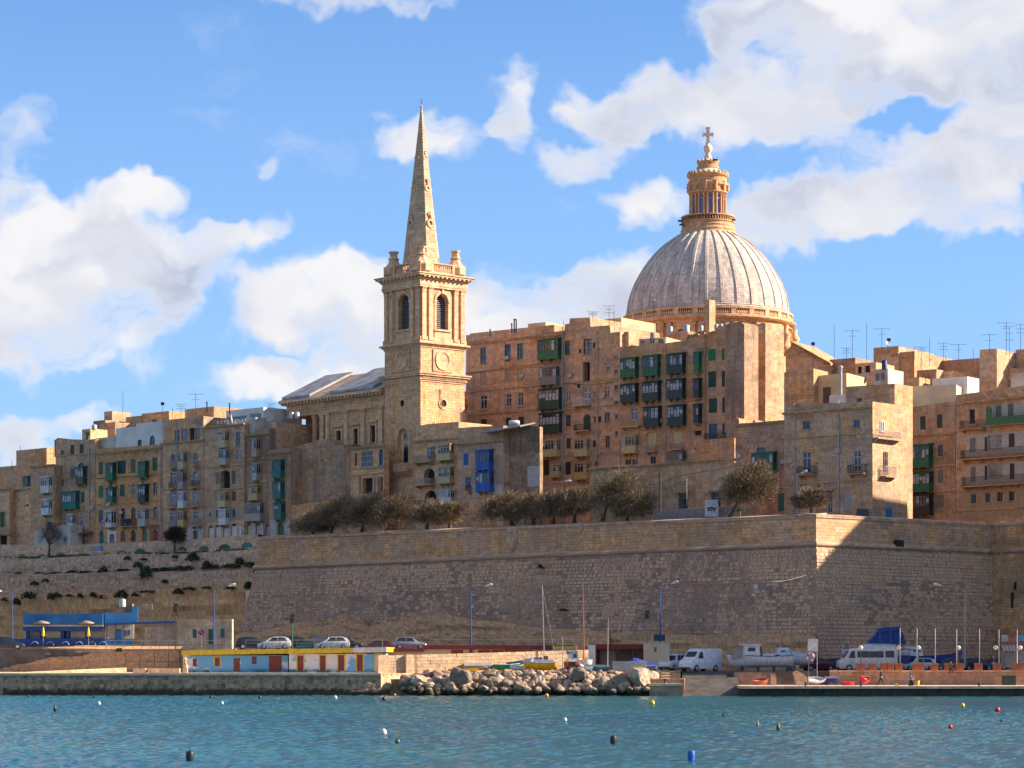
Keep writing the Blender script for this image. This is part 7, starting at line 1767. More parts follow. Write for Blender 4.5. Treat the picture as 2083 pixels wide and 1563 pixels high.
b, T = boat('rowing_boat', 'blue boat propped up at an angle behind the yellow boat', 1056, 1351, 275, 6, 2.6, 1.1, .42, C('blue boat paint', (.015,.10,.38)), z=3.0, pitch=-9)
b, T = boat('rowing_boat', 'white and green rowing boat left of the yellow boat', 1030, 1356, 273.6, 4, 2.6, 1.2, .5, GRN, WB, z=ZM+.25)
b, T = boat('rowing_boat', 'small white rowing boat tucked against the yellow boat', 1058, 1358, 272.6, 185, 1.9, 1.0, .5, WB, WB, z=ZM+.1)
b, T = boat('covered_boat', 'boat under a grey canvas cover in front of the pale wall', 973, 1358, 273.6, 5, 3.2, 1.2, .42, GTARP, GTARP, z=ZM+.2); q = MB(); q.prism([T(0,-.55,.5),T(3.1,-.1,.6),T(3.1,.1,.6),T(0,.55,.5)], (0,0,.1)); mast(b, T(.1,0,.75), T(3.1,0,.7), .06, GTARP, 'ridge'); 
q = MB(); q.add([T(.1,0,.78),T(3.1,0,.74),T(3.0,.35,.46),T(.0,.62,.44)], [(0,1,2,3)]); q.add([T(.1,0,.78),T(3.1,0,.74),T(3.0,-.35,.46),T(.0,-.62,.44)], [(3,2,1,0)]); q.build('cover', GTARP, b)
b, T = boat('rowing_boat', 'ochre yellow flat boat half hidden behind the boulders', 940, 1363, 272.4, 2, 3.0, .9, .3, YEL, YEL, z=ZM-.05)
b, T = boat('fishing_boat', 'painted fishing boat with high red and yellow prow and white wheelhouse', 1163, 1358, 273.4, 100, 3.6, 1.75, .9, C('red brown hull', (.22,.05,.02)), YEL, z=ZM+.1, bow=.9)
w_ = bx(b, T, .8, 2.0, -.55, .5, .95, 2.0, 'wheelhouse', WB, .08)
bx(b, T, .75, .8, -.35, .0, 1.4, 1.8, 'window', CGL); bx(b, T, .6, 2.1, -.7, .6, 2.0, 2.1, 'wheelhouse_roof', C('weathered roof board', (.34,.29,.24)))
p = W(1163, 1317, 273); q = MB(); q.box((p.x-.55,p.y-.3,p.z-.75),(p.x+.6,p.y+.3,p.z-.35)); tag(q.build('crate', C('grey wooden crate', (.30,.26,.22))), 'grey crate lying on the fishing boat wheelhouse', 'crate')
b, T = boat('sailing_boat', 'boat with a tall varnished wooden mast behind the pale wall', 1190, 1350, 277, 90, 4.5, 1.6, .9, WB, WB, z=ZM+.3); mast(b, W(1188,1350,277), W(1185.5,1186,277), .085, WOOD)
b, T = boat('covered_boat', 'low boat heaped with grey and pale blue sheets beside the fishing boat', 1181, 1358, 271.9, 8, 2.4, 1.1, .42, C('grey blue hull', (.16,.24,.30)), z=ZM+.05)
q = MB(); rock_mesh(q, T(1.2,0,.55), .62, 77, 2, squash=(1.7,.8,.5)); q.build('cover', C('crumpled grey sheet', (.40,.42,.46), .9), b)
b, T = boat('sailing_boat', 'small boat with a thin pale mast left of the blue tarpaulin', 1229, 1357, 272.6, 170, 2.8, 1.1, .45, C('pale teal hull', (.10,.30,.34)), z=ZM+.05); mast(b, W(1236,1356,272.6), W(1237,1258,272.6), .05, PAINT['gw'])
p = W(1144, 1358, 273.2); q = MB(); q.tube([p, W(1144.5,1296,273.2)], .025, 5); q.box((p.x-.2,p.y,W(1,1300,273).z),(p.x+.03,p.y+.02,W(1,1294,273).z)); tag(q.build('flag_staff', PAINT['gw']), 'thin staff with a dark red flag beside the fishing boat', 'flag staff')
p = W(1218, 1355, 274); q = MB(); q.box((p.x-1.3,p.y,ZM),(p.x+1.2,p.y+.6,ZM+.75)); q.box((p.x+.3,p.y-.05,ZM+.25),(p.x+1.1,p.y-.01,ZM+.6)); tag(q.build('engine_box', C('pale grey box', (.40,.38,.37))), 'long pale grey box behind the pale masted boat', 'box')
# blue tarpaulin boat with corrugated bin in front
b, T = boat('covered_boat', 'boat under a bright blue tarpaulin at the end of the mole', 1298, 1360, 272.8, 178, 4.0, 1.5, .62, C('blue and cream hull', (.10,.16,.26)), YEL, z=ZM)
q = MB(); rp = [(0,.95),(1.0,1.05),(2.1,1.45),(2.5,1.5),(3.2,1.0),(4.0,.8)]; vs = []; fs = []
for x, z in rp: vs += [T(x, -.8, .60), T(x, -.35, z*.85), T(x, 0, z), T(x, .35, z*.85), T(x, .8, .60)]
for i in range(len(rp)-1):
    for k in range(4): a = i*5+k; fs.append((a, a+1, a+6, a+5))
q.add(vs, fs); q.build('tarpaulin', TARP, b)
cb_ = empty('corrugated_bin', tuple(W(1281,1360,271.2)), 'long white corrugated metal bin on top of the boulders', 'bin'); xa, xb = PX(1247,271), PX(1315,271); zt_ = W(1,1346,271).z
q = MB(); q.box((xa,270.9,zt_-.95),(xb,271.9,zt_-.06)); q.build('body', C('corrugated white', (.50,.49,.46)), cb_)
q = MB(); [q.box((lerp(xa,xb,i/22),270.84,zt_-.95),(lerp(xa,xb,(i+.5)/22),270.898,zt_-.06)) for i in range(22)]; q.build('corrugation', C('corrugated white', (.50,.49,.46)), cb_)
q = MB(); q.box((xa-.05,270.8,zt_-.06),(xb+.05,271.95,zt_)); q.build('lid', PAINT['w'], cb_)
# white cabin boat ashore
b, T = boat('cabin_boat', 'white cabin boat standing ashore above the left end of the jetty', 1549, 1353, 281, 180, 6.9, 2.2, 1.15, WB, C('blue rubbing strake', (.05,.08,.30)), z=2.75)
cab = bx(b, T, 3.7, 5.6, -.8, .8, 1.12, 2.45, 'cabin', WB, .1); bx(b, T, 3.5, 5.9, -.95, .95, 2.45, 2.55, 'cabin_roof', WB)
bx(b, T, 4.2, 5.0, .7, .755, 1.65, 2.15, 'window', CGL); bx(b, T, 3.35, 3.72, -.6, .6, 1.55, 2.3, 'windscreen', CGL, 0, .2); bx(b, T, .9, 3.4, -.6, .6, 1.15, 1.5, 'foredeck', WB, .1); bx(b, T, 1.5, 2.0, .56, .6, 1.22, 1.4, 'porthole', CGL)
q = MB(); q.hexa([T(5.6,-.95,1.1),T(6.9,-.9,1.0),T(6.9,.9,1.0),T(5.6,.95,1.1),T(5.6,-.9,2.3),T(6.1,-.4,1.9),T(6.1,.4,1.9),T(5.6,.9,2.3)]); q.build('canvas_cover', GTARP, b)
q = MB(); [q.box((PX(x,281),280.7,2.3),(PX(x,281)+.25,281.3,2.95)) for x in (1508,1540,1572,1600)]; q.build('cradle', IRON, b)
b, T = boat('cabin_boat', 'white motor boat on a trailer half under a pale grey cover', 1612, 1350, 283, 4, 4.6, 1.9, .9, WB, WB, z=3.0)
bx(b, T, .5, 1.9, -.7, .7, .9, 1.9, 'cabin', WB, .15); bx(b, T, .9, 1.4, -.62, -.59, 1.2, 1.6, 'window', CGL)
q = MB(); q.hexa([T(1.5,-.85,.9),T(4.5,-.2,1.1),T(4.5,.2,1.1),T(1.5,.85,.9),T(1.5,-.5,1.8),T(2.6,-.2,1.5),T(2.6,.2,1.5),T(1.5,.5,1.8)]); q.build('canvas_cover', C('pale grey canvas', (.42,.43,.46), .8), b)
q = MB(); c = W(1612,1359,281.8); q.tube([c, c+Vector((0,.15,0))], .32, 16); wh = q.build('wheel', TYRE, b); q = MB(); q.tube([c-Vector((0,.02,0)), c], .18, 12); q.build('rim', RIM, wh)
# big cruiser with blue canopy
b, T = boat('motor_cruiser', 'large white motor cruiser with a tall dark blue canopy behind the minibus', 1783, 1340, 287.5, 183, 7.2, 2.6, 1.1, WB, C('navy stripe', (.01,.02,.14)), z=3.55, bow=.35)
bx(b, T, .1, 7.0, -1.25, 1.25, -.45, .5, 'blue_hull_side', C('navy hull', (.01,.02,.12)), .2)
bx(b, T, 1.6, 5.4, -1.0, 1.0, 1.1, 1.75, 'superstructure', WB, .2, .0); bx(b, T, 2.6, 4.0, .82, .86, 1.25, 1.55, 'window', CGL)
CVp = lambda pts, Y, dy: MB().prism([W(x, y, Y) for x, y in pts], (0, dy, 0))
CVp([(1766,1308),(1843,1310),(1838,1290),(1829,1282),(1790,1284)], 286.6, 2.0).build('canopy', C('deep blue canvas', (.012,.055,.26), .8), b)
CVp([(1786,1283.5),(1834,1281.5),(1830,1275),(1792,1277)], 286.4, 2.3).build('bimini', C('deep blue canvas', (.012,.055,.26), .8), b)
q = MB()
for x in (1790, 1812, 1832): q.tube([W(x,1306,286.5), W(x,1278,286.5)], .03, 5)
q.build('canopy_frame', IRONL, b)
b, T = boat('cabin_boat', 'blue hulled boat with a white three windowed wheelhouse behind the white hatchback', 1882, 1345, 292, 3, 5.6, 1.9, 1.0, C('strong blue hull', (.015,.06,.24)), C('navy stripe', (.01,.02,.14)), z=2.9)
bx(b, T, .4, 2.4, -.7, .7, 1.0, 2.15, 'wheelhouse', WB, .08); [bx(b, T, x, x+.35, -.66, -.635, 1.45, 1.85, 'window', CGL) for x in (.7,1.25,1.8)]
b, T = boat('covered_boat', 'dark blue covered boat in front of the bastion flank between flagpoles', 1915, 1342, 296, 2, 4.2, 1.7, 1.1, C('strong blue hull', (.015,.06,.24)), z=2.8, bow=.9)
# dinghies on the jetty
ZJ = zj+.005
b, T = boat('dinghy', 'small white dinghy tipped on its side on the jetty', 1660, 1378, 270.2, 8, 1.75, .85, .42, WB, WB, z=ZJ+.3, roll=38, deck=WB)
b, T = boat('dinghy', 'orange red inflatable dinghy lying against the wall at the left of the jetty', 1546, 1375, 271, 4, 1.5, .8, .5, C('faded orange red', (.50,.10,.06), .7), z=ZJ+.12, roll=25)
b, T = boat('dinghy', 'bright red dinghy leaning on the low wall left of the walking man', 1756, 1386, 272.5, 60, 1.6, .9, .6, C('bright red', (.55,.02,.03), .5), z=ZJ+.2, roll=30)
b, T = boat('dinghy', 'small red boat with oars beside the red dinghy', 1725, 1386, 270.5, 5, 1.3, .6, .28, C('bright red', (.55,.02,.03), .5), z=ZJ+.02)
b, T = boat('handcart', 'dark blue boat trolley piled with gear right of the white dinghy', 1691, 1388, 270.5, 3, 1.5, .7, .45, C('navy stripe', (.01,.02,.14)), z=ZJ+.25, cat='trolley'); bx(b, T, .1, 1.5, -.35, .35, .5, .7, 'gear', C('lilac grey gear', (.3,.3,.45)))
for x in (.25, 1.25): mast(b, T(x,0,-.25), T(x,0,.2), .05, IRON, 'leg')
q = MB(); p = W(1830-5, 1391, 268); q.box((p.x-.2,268,ZJ),(p.x+.2,268.3,ZJ+.25)); tag(q.build('bucket', YEL), 'small yellow tub on the jetty behind the seated fisherman', 'tub')
q = MB(); p = W(1866, 1391, 267.6); q.lathe((p.x,267.6,ZJ), [(.20,0),(.26,.5),(.24,.52)], 12); tag(q.build('bucket', YEL), 'tall yellow bucket right of the seated fisherman', 'bucket')
for x, lab in ((1639,'black mooring bollard on the jetty in front of the white dinghy'),(1752,'black mooring bollard on the jetty by the red dinghy'),(1992,'dark mooring bollard at the right part of the jetty')):
    q = MB(); q.lathe((PX(x,265.4),265.4,ZJ), [(.16,0),(.12,.1),(.11,.25),(.2,.3),(.2,.36),(0,.4)], 12); tag(q.build('bollard', IRON), lab, 'bollard')
q = MB(); q.lathe((PX(1353,268),268,W(1,1391,266.5).z), [(.16,0),(.12,.1),(.11,.35),(.2,.4),(.2,.5),(0,.52)], 12); tag(q.build('bollard', IRON), 'black mooring bollard on the small quay', 'bollard')
# ------------------------------------------------------------------ planters, flagpoles, globe lamps
TC = C('terracotta planter', (.40,.14,.055), .8, scale=2); zP = zb2+.003
def planter(x, w, lab):
    root = empty('planter', (PX(x+w/2,275), 275.2, zP), lab, 'planter', 'orange planters along the low wall'); x0, x1 = PX(x,275), PX(x+w,275); h = .82
    for k in range(3):
        q = MB(); q.box((x0,274.95,zP+h*k/3+.0),(x1,275.75,zP+h*(k+1)/3-.05)); q.build('band', TC, root)
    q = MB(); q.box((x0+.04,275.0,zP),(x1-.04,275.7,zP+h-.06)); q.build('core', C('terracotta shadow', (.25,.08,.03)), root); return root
pl_ = [(1744,16,'leftmost orange planter, below the first globe lamp'),(1768,14,'second orange planter from the left under the minibus side'),(1792,12,'third orange planter from the left behind the walking man'),(1805,13,'fourth orange planter from the left under the minibus tail'),(1821,15,'orange planter at the foot of the first flagpole'),
 (1857,12,'orange planter at the foot of the second flagpole'),(1869,11,'orange planter touching the one at the second flagpole'),(1895,14,'orange planter at the foot of the third flagpole'),(1923,15,'low orange planter left of the man sitting on the wall'),(1944,17,'orange planter at the foot of the fourth flagpole'),
 (1984,15,'orange planter at the foot of the fifth flagpole'),(2022,15,'orange planter at the foot of the sixth flagpole'),(2062,22,'rightmost orange planter below the kiosk')]
for x, w, lab in pl_: planter(x, w, lab)
for i, (x, yt) in enumerate(((1831,1278),(1865.5,1279),(1902.5,1279),(1946,1280),(1992.5,1280),(2032,1281),(2069,1281))):
    q = MB(); p = W(x, 1352, 276.2); p.z = zb2; q.tube([p, W(x, yt, 276.2)], [.055,.035], 7); tag(q.build('flagpole', PAINT['w']), ['first','second','third','fourth','fifth','sixth','seventh'][i]+' white flagpole from the left in the row above the planters', 'flagpole', 'white flagpoles without flags')
for i, (x, near) in enumerate(((1751,'minibus nose'),(1828,'minibus tail'),(1868,'white hatchback'),(1949.5,'fourth flagpole'),(2025,'sixth flagpole'),(2075,'kiosk'))):
    r_ = empty('globe_lamp', (PX(x,276.4),276.4,zb2), 'white globe lamp on a dark post in front of the '+near, 'lamp', 'globe lamps along the low wall'); q = MB(); q.tube([(PX(x,276.4),276.4,zb2),(PX(x,276.4),276.4,W(1,1322,276.4).z)], .045, 6); q.build('post', IRON, r_)
    q = MB(); c = W(x,1318,276.4); q.lathe((c.x,c.y,c.z-.24), [(.05,0),(.18,.06),(.25,.18),(.25,.30),(.18,.42),(0,.48)], 14); q.build('globe', C('opal globe', (.72,.69,.62), .3), r_)
# signboard, life ring
sgn_ = empty('signboard', (PX(1654,275),275,ZL), 'blank white signboard on two posts with a life ring hung beside it', 'sign'); q = MB(); a, b_ = W(1643,1325,275), W(1664,1300,275); q.box((a.x,274.9,a.z),(b_.x,275,b_.z)); q.build('board', C('white board', (.60,.60,.60)), sgn_)
q = MB(); q.tube([(a.x+.1,275.03,zj),(a.x+.1,275.03,b_.z)], .04, 6); q.tube([(b_.x-.1,275.03,zj),(b_.x-.1,275.03,b_.z)], .04, 6); q.build('post', IRONL, sgn_)
lr = empty('life_ring', tuple(W(1648.5,1336,274.7)), 'red and white life ring under the blank signboard', 'life ring'); c = W(1648.5,1336,274.7)
for k in range(8):
    q = MB(); q.tube([c+Vector((.33*math.cos((k+j/4)*math.pi/4), 0, .40*math.sin((k+j/4)*math.pi/4))) for j in range(5)], .09, 7); q.build('segment', C('ring red', (.5,.04,.05)) if k % 2 else PAINT['w'], lr)
# kiosk at the right edge
kk = empty('kiosk', (PX(2075,283),283,ZL), 'beige kiosk with terracotta roof board, striped awning and blue sign cut by the right edge', 'kiosk')
KP = Plane(2083, 282, 0)
pb(KP, 2046, 2110, 1324, 1358, -3, 0, 'wall', C('beige pink wall', (.45,.33,.25)), kk); pb(KP, 2036, 2071, 1296, 1309, -2, .3, 'roof_board', C('orange brown board', (.36,.13,.06)), kk); pb(KP, 2071.5, 2110, 1293, 1305, -2, .32, 'sign', C('sky blue sign', (.08,.33,.52)), kk); pb(KP, 2036, 2049, 1292, 1305, .31, .5, 'roof_box', PAINT['gw'], kk); pb(KP, 2071.5, 2110, 1305.5, 1322, -2, .1, 'roof_board', C('orange brown board', (.36,.13,.06)), kk)
q = MB()
for i in range(10):
    a = KP.S(2037+i*3.5); b_ = KP.S(2037+i*3.5+3.4); z1, z0 = KP.Z(2050,1311), KP.Z(2050,1325)
    q2 = MB(); q2.hexa([KP.P(a,z0,1.3),KP.P(b_,z0,1.3),KP.P(b_,z1,0.02),KP.P(a,z1,0.02),KP.P(a,z0+.05,1.33),KP.P(b_,z0+.05,1.33),KP.P(b_,z1+.05,.05),KP.P(a,z1+.05,.05)]); q2.build('awning_strip', C('awning pink', (.42,.20,.18)) if i % 2 else C('awning cream', (.55,.48,.42)), kk)
q = MB(); a, b_ = PX(2040,273), PX(2065,273); q.box((a,272.6,zj),(b_,273.6,zj+1.05)); tag(q.build('waste_bin', C('dark green bin', (.02,.05,.035))), 'dark green waste container on the jetty below the kiosk', 'bin')
# statue on the quay
st_ = empty('statue', tuple(W(376,1367,270)), 'small sunlit seated lion statue on a stone block on the left quay', 'statue'); m_stt = stone('sunlit statue stone', (.58,.47,.30), w=5, h=5, joint=0)
p = W(377,1369,270); q = MB(); q.box((p.x-.28,269.8,2.16),(p.x+.22,270.4,2.75)); q.build('plinth', m_stt, st_)
q = MB(); q.lathe((p.x-.05,270.1,2.75), [(.24,0),(.26,.15),(.20,.4),(.15,.6),(.12,.72)], 10); q.tube([(p.x+.08,269.95,2.75),(p.x+.10,269.9,3.1),(p.x+.02,270,3.35)], [.06,.07,.1], 7); q.tube([(p.x+.15,270.3,2.76),(p.x+.28,270.3,2.85),(p.x+.1,270.4,3.0)], [.1,.12,.08], 7); q.build('body', m_stt, st_)
q = MB(); q.lathe((p.x-.04,270.05,3.42), [(.06,0),(.17,.08),(.20,.2),(.14,.34),(0,.38)], 10); q.tube([(p.x+.05,270.0,3.58),(p.x+.22,269.95,3.54)], [.1,.06], 7); q.build('head', m_stt, st_)
# ------------------------------------------------------------------ people
def person(label, pts, edges, rad, parts, cloth, skin_col=None, loc=None):
    pass
SKIN = C('skin', (.42,.24,.16), .6)
def figure(label, base, joints, shirt, trousers, hair=(.03,.02,.015), face=-1):
    """joints: dict of local points; one skinned body, clothes by height as child shells"""
    root = empty('person', tuple(base), label, 'person'); J = {k: Vector(v)+base for k, v in joints.items()}
    def skin(name, chains, m):
        idx = {}; vs = []; es = []; rs = []
        for ch in chains:
            prev = None
            for (k, r) in ch:
                key = k if isinstance(k, str) else tuple(k)
                if key not in idx: idx[key] = len(vs); vs.append(J[k]-base if isinstance(k, str) else Vector(k)); rs.append(r)
                if prev is not None: es.append((prev, idx[key]))
                prev = idx[key]
        me = bpy.data.meshes.new(name); me.from_pydata([tuple(v) for v in vs], es, []); o = bpy.data.objects.new(name, me); COL.objects.link(o); o.parent = root
        sk = o.modifiers.new('Skin', 'SKIN'); sv = me.skin_vertices[0].data if me.skin_vertices else None
        if sv is None:
            bpy.context.view_layer.objects.active = o
            import bmesh
            bm = bmesh.new(); bm.from_mesh(me); bm.verts.layers.skin.verify(); bm.to_mesh(me); bm.free(); sv = me.skin_vertices[0].data
        for i, r in enumerate(rs): sv[i].radius = (r, r)
        sv[0].use_root = True
        o.modifiers.new('Sub', 'SUBSURF').levels = 2; o.modifiers['Sub'].render_levels = 2; me.materials.append(m); return o
    skin('body', [[('pel',.13),('chest',.15),('neck',.06),('headb',.075),('head',.10)],[('chest',.15),('ls',.07),('le',.048),('lw',.036),('lh',.035)],[('chest',.15),('rs',.07),('re',.048),('rw',.036),('rh',.035)],[('pel',.13),('lk',.07),('la',.045),('lt',.035)],[('pel',.13),('rk',.07),('ra',.045),('rt',.035)]], SKIN)
    skin('jacket', [[('pel',.155),('chest',.185),('neck',.08)],[('chest',.185),('ls',.09),('le',.066),('lw',.05)],[('chest',.185),('rs',.09),('re',.066),('rw',.05)]], shirt)
    skin('trousers', [[('pel',.15),('lk',.088),('la',.062)],[('pel',.15),('rk',.088),('ra',.062)]], trousers)
    q = MB(); h = J['head']; q.lathe((h.x, h.y+.02, h.z-.02), [(.11,0),(.118,.06),(.09,.12),(0,.145)], 10); q.build('hair', flat('dark hair', hair, .8), root)
    for k, t_ in (('la','lt'),('ra','rt')):
        q = MB(); q.tube([J[k]-Vector((0,0,.02)), J[t_]-Vector((0,0,.0))], [.06,.05], 7); q.build('shoe', BK, root)
    return root
base = Vector((PX(1793,269.5), 269.5, ZJ+.02))
figure('man in dark clothes walking to the left along the jetty', base, dict(pel=(0,0,.90),chest=(-.02,0,1.28),neck=(-.04,0,1.46),headb=(-.06,0,1.54),head=(-.07,0,1.64),ls=(-.02,-.17,1.38),le=(-.14,-.22,1.12),lw=(-.30,-.22,.98),lh=(-.36,-.22,.95),rs=(-.02,.17,1.38),re=(.12,.22,1.12),rw=(.10,.22,.88),rh=(.09,.22,.82),lk=(-.20,-.09,.50),la=(-.34,-.10,.10),lt=(-.50,-.10,.05),rk=(.10,.09,.48),ra=(.36,.1,.14),rt=(.27,.1,.02)), C('dark jacket', (.03,.028,.035), .8), C('dark trousers', (.02,.02,.025), .8))
base = Vector((PX(1852,268.3), 268.3, ZJ))
q = MB(); q.box((base.x-.2,base.y-.2,ZJ),(base.x+.2,base.y+.2,ZJ+.36)); tag(q.build('stool', IRON), 'low dark stool under the seated fisherman', 'stool')
figure('seated fisherman in a grey top bent forward on a low stool', base, dict(pel=(0,0,.46),chest=(-.04,-.05,.85),neck=(-.03,-.12,1.02),headb=(-.03,-.16,1.10),head=(-.03,-.19,1.19),ls=(-.22,-.08,.94),le=(-.30,-.25,.72),lw=(-.14,-.42,.62),lh=(-.08,-.46,.62),rs=(.18,-.08,.94),re=(.30,-.22,.74),rw=(.18,-.42,.62),rh=(.12,-.46,.6),lk=(-.18,-.42,.50),la=(-.20,-.48,.10),lt=(-.20,-.62,.04),rk=(.16,-.42,.50),ra=(.18,-.48,.10),rt=(.18,-.62,.04)), C('grey jumper', (.20,.20,.23), .9), C('dark trousers', (.02,.02,.025), .8), hair=(.05,.04,.035))
base = Vector((PX(1936,275.1), 275.1, zb2))
figure('man in dark clothes sitting on the low wall between two planters', base+Vector((0,0,0)), dict(pel=(.1,0,.15),chest=(-.02,0,.55),neck=(-.08,0,.72),headb=(-.12,0,.80),head=(-.14,0,.90),ls=(-.02,-.17,.63),le=(-.12,-.24,.38),lw=(-.32,-.22,.30),lh=(-.38,-.22,.29),rs=(-.02,.17,.63),re=(-.1,.22,.38),rw=(-.3,.2,.30),rh=(-.36,.2,.29),lk=(-.25,-.25,.22),la=(-.22,-.34,-.22),lt=(-.34,-.38,-.26),rk=(.02,-.42,.2),ra=(.0,-.40,-.25),rt=(-.08,-.50,-.28)), C('dark grey coat', (.05,.045,.05), .8), C('dark trousers', (.02,.02,.025), .8))
base = Vector((PX(2020,278), 278, ZL))
figure('man in navy clothes standing beside the right globe lamp', base, dict(pel=(0,0,.92),chest=(0,0,1.30),neck=(0,0,1.48),headb=(0,-.02,1.56),head=(0,-.03,1.66),ls=(-.18,0,1.40),le=(-.24,.02,1.12),lw=(-.22,-.06,.88),lh=(-.21,-.08,.82),rs=(.18,0,1.40),re=(.24,.02,1.12),rw=(.22,-.06,.88),rh=(.21,-.08,.82),lk=(-.10,0,.48),la=(-.11,.02,.09),lt=(-.12,-.12,.03),rk=(.10,0,.48),ra=(.11,.02,.09),rt=(.12,-.12,.03)), C('navy coat', (.015,.02,.05), .8), C('dark trousers', (.02,.02,.025), .8))
# ------------------------------------------------------------------ buoys
def buoy(px, py, w, col, kind, lab):
    Y = CZ*F/(py-HY); r = w/2/F*Y; root = None; m = C('buoy '+col, {'black':(.012,.012,.014),'white':(.60,.60,.58),'yellow':(.70,.50,.02),'blue':(.01,.10,.50),'red':(.60,.03,.02),'orange':(.72,.30,.02),'olive':(.07,.09,.015),'grey':(.2,.2,.19)}[col], .45)
    c = Vector((PX(px,Y), Y, -.05)); q = MB()
    if kind == 'can': q.lathe(c, [(r*.9,-.1),(r,.02),(r,r*1.5),(r*.85,r*1.9),(0,r*1.95)], 14); q.tube([c+Vector((0,0,r*1.9)), c+Vector((0,0,r*2.2))], r*.25, 6)
    elif kind == 'ball': q.lathe(c, [(r*.5,-r*.4),(r*.95,0),(r,r*.45),(r*.8,r*1.1),(r*.4,r*1.42),(0,r*1.5)], 16); q.tube([c+Vector((0,0,r*1.4)), c+Vector((r*.2,0,r*1.75))], r*.18, 6)
    else: q.lathe(c, [(r*.4,-.1),(r*.9,.05),(r*.75,r*1.2),(r*.35,r*2.2),(r*.3,r*2.9),(0,r*3.0)], 12)
    tag(q.build('buoy', m), lab, 'buoy', 'mooring buoys in the harbour')
for a in [(386,1541,16,'black','can','large black can buoy nearest the camera at lower left'),(1406,1539,15,'blue','can','blue can buoy at the lower right of centre'),(780,1491,14,'white','ball','round dirty white buoy left of centre'),(808.5,1509,11,'olive','ball','olive buoy just below the round dirty white one'),(1247.5,1507,13,'black','can','black can buoy right of centre'),
  (112,1444,8,'black','tall','upright black buoy off the left quay'),(201,1432,8,'white','ball','small pale yellow white buoy off the left quay'),(451.5,1431,7,'white','ball','small white buoy off the middle of the left quay'),(429,1419,7,'black','ball','small black buoy close to the left quay, beside a white one'),(528,1420,7,'black','ball','small black buoy below the bathing huts'),(682,1420,8,'white','ball','white buoy close to the quay below the last hut doors'),(781,1423,9,'black','ball','black and white buoy under the quay corner'),(803,1414,5,'orange','ball','tiny orange buoy at the foot of the boulders'),
  (1112,1416,8,'orange','ball','orange buoy at the foot of the boulder pile'),(1327,1431,10,'yellow','ball','yellow and white buoy right of the boulders'),(1149,1465,9,'white','ball','small pale ball buoy in the centre of the water'),(1472,1455,6,'black','ball','tiny dark buoy in front of the slipway'),(1541,1474,7,'grey','tall','slim grey bird shaped float right of centre'),(1583,1482,10,'olive','tall','taller olive float with a bird on it'),
  (1933,1479,9,'red','ball','small red and white buoy at the right'),(1958,1436,9,'yellow','ball','yellow ball buoy off the right jetty'),(2029,1445,11,'red','ball','red ball buoy off the right jetty'),(2038,1466,6,'black','ball','tiny dark buoy near the right edge'),(57,1417,6,'black','ball','tiny black buoy at the left quay corner'),(192,1418,5,'black','ball','tiny black buoy beside the quay wall on the left')]: buoy(*a)
# ------------------------------------------------------------------ on the bastion: hoarding sign, corrugated fence
YH = PF.Yof(PF.S(1447))+2.6
hs = empty('hoarding', tuple(W(1447.5,1050,YH)), 'white advertising board with small dark running figures beside the round tree', 'sign'); q = MB(); a, b_ = W(1434,1051,YH), W(1461,1017,YH); q.box((a.x,YH-.1,a.z),(b_.x,YH+.05,b_.z)); q.build('board', C('board white', (.52,.55,.62)), hs)
q = MB()
for (x, y, r_) in ((1440,1034,.10),(1443,1037,.14),(1446,1033,.12),(1449,1034,.13),(1452,1037,.12),(1455,1034,.10),(1441,1040,.07),(1453,1040,.07),(1447,1039,.08)):
    c = W(x,y,YH-.13); q.tube([c+Vector((-r_*1.2,0,0)), c, c+Vector((r_*1.2,0,.06))], [r_*.5, r_, r_*.5], 6)
q.build('running_figures', C('emblem dark', (.03,.04,.06)), hs)
q = MB(); q.box((a.x-.06,YH-.14,a.z-.05),(b_.x+.06,YH-.105,a.z)); q.box((a.x-.06,YH-.14,b_.z),(b_.x+.06,YH-.105,b_.z+.05)); q.build('frame', IRONL, hs)
FN = PF.offset(0, -3.6); fn = empty('corrugated_fence', tuple(FN.P(FN.S(1420), 20)), 'grey corrugated sheet fence on the bastion behind the white advertising board', 'fence')
a, b_ = FN.S(1329), FN.S(1506); n = 60; z1 = FN.Z(1430,1033); z0 = 19.6
for i in range(n):
    q = MB(); s0 = lerp(a, b_, i/n); s1 = lerp(a, b_, (i+.62)/n); zt_ = lerp(FN.Z(1340,1037), FN.Z(1500,1031), i/n); FN.box(q, s0, s1, z0, zt_, 0, .05); FN.box(q, s1, lerp(a, b_, (i+1)/n), z0, zt_-.01, -.04, .002); q.build('sheet', C('galvanised sheet', (.27,.24,.22), .6, .2), fn)
q = MB(); p = W(1180,1077,PF.Yof(PF.S(1180,.2),.2)); q.box((p.x-.2,p.y-.25,p.z),(p.x+.22,p.y-.15,p.z+.85)); q.tube([(p.x,p.y-.26,p.z+.5),(p.x+.02,p.y-.28,p.z+.65)], .07, 6); tag(q.build('notice', PAINT['gw']), 'small white notice fixed to the bastion parapet', 'notice')
q = MB(); p = T0.P(T0.S(200,1.5), 0, 1.5); p.z = T0.Z(200,1121,1.5); q.box((p.x-.65,p.y-.1,p.z),(p.x+.65,p.y,p.z+.75)); tag(q.build('street_sign', C('pale blue board', (.30,.36,.46))), 'pale blue board on the upper street wall below the blue lamp post', 'sign')
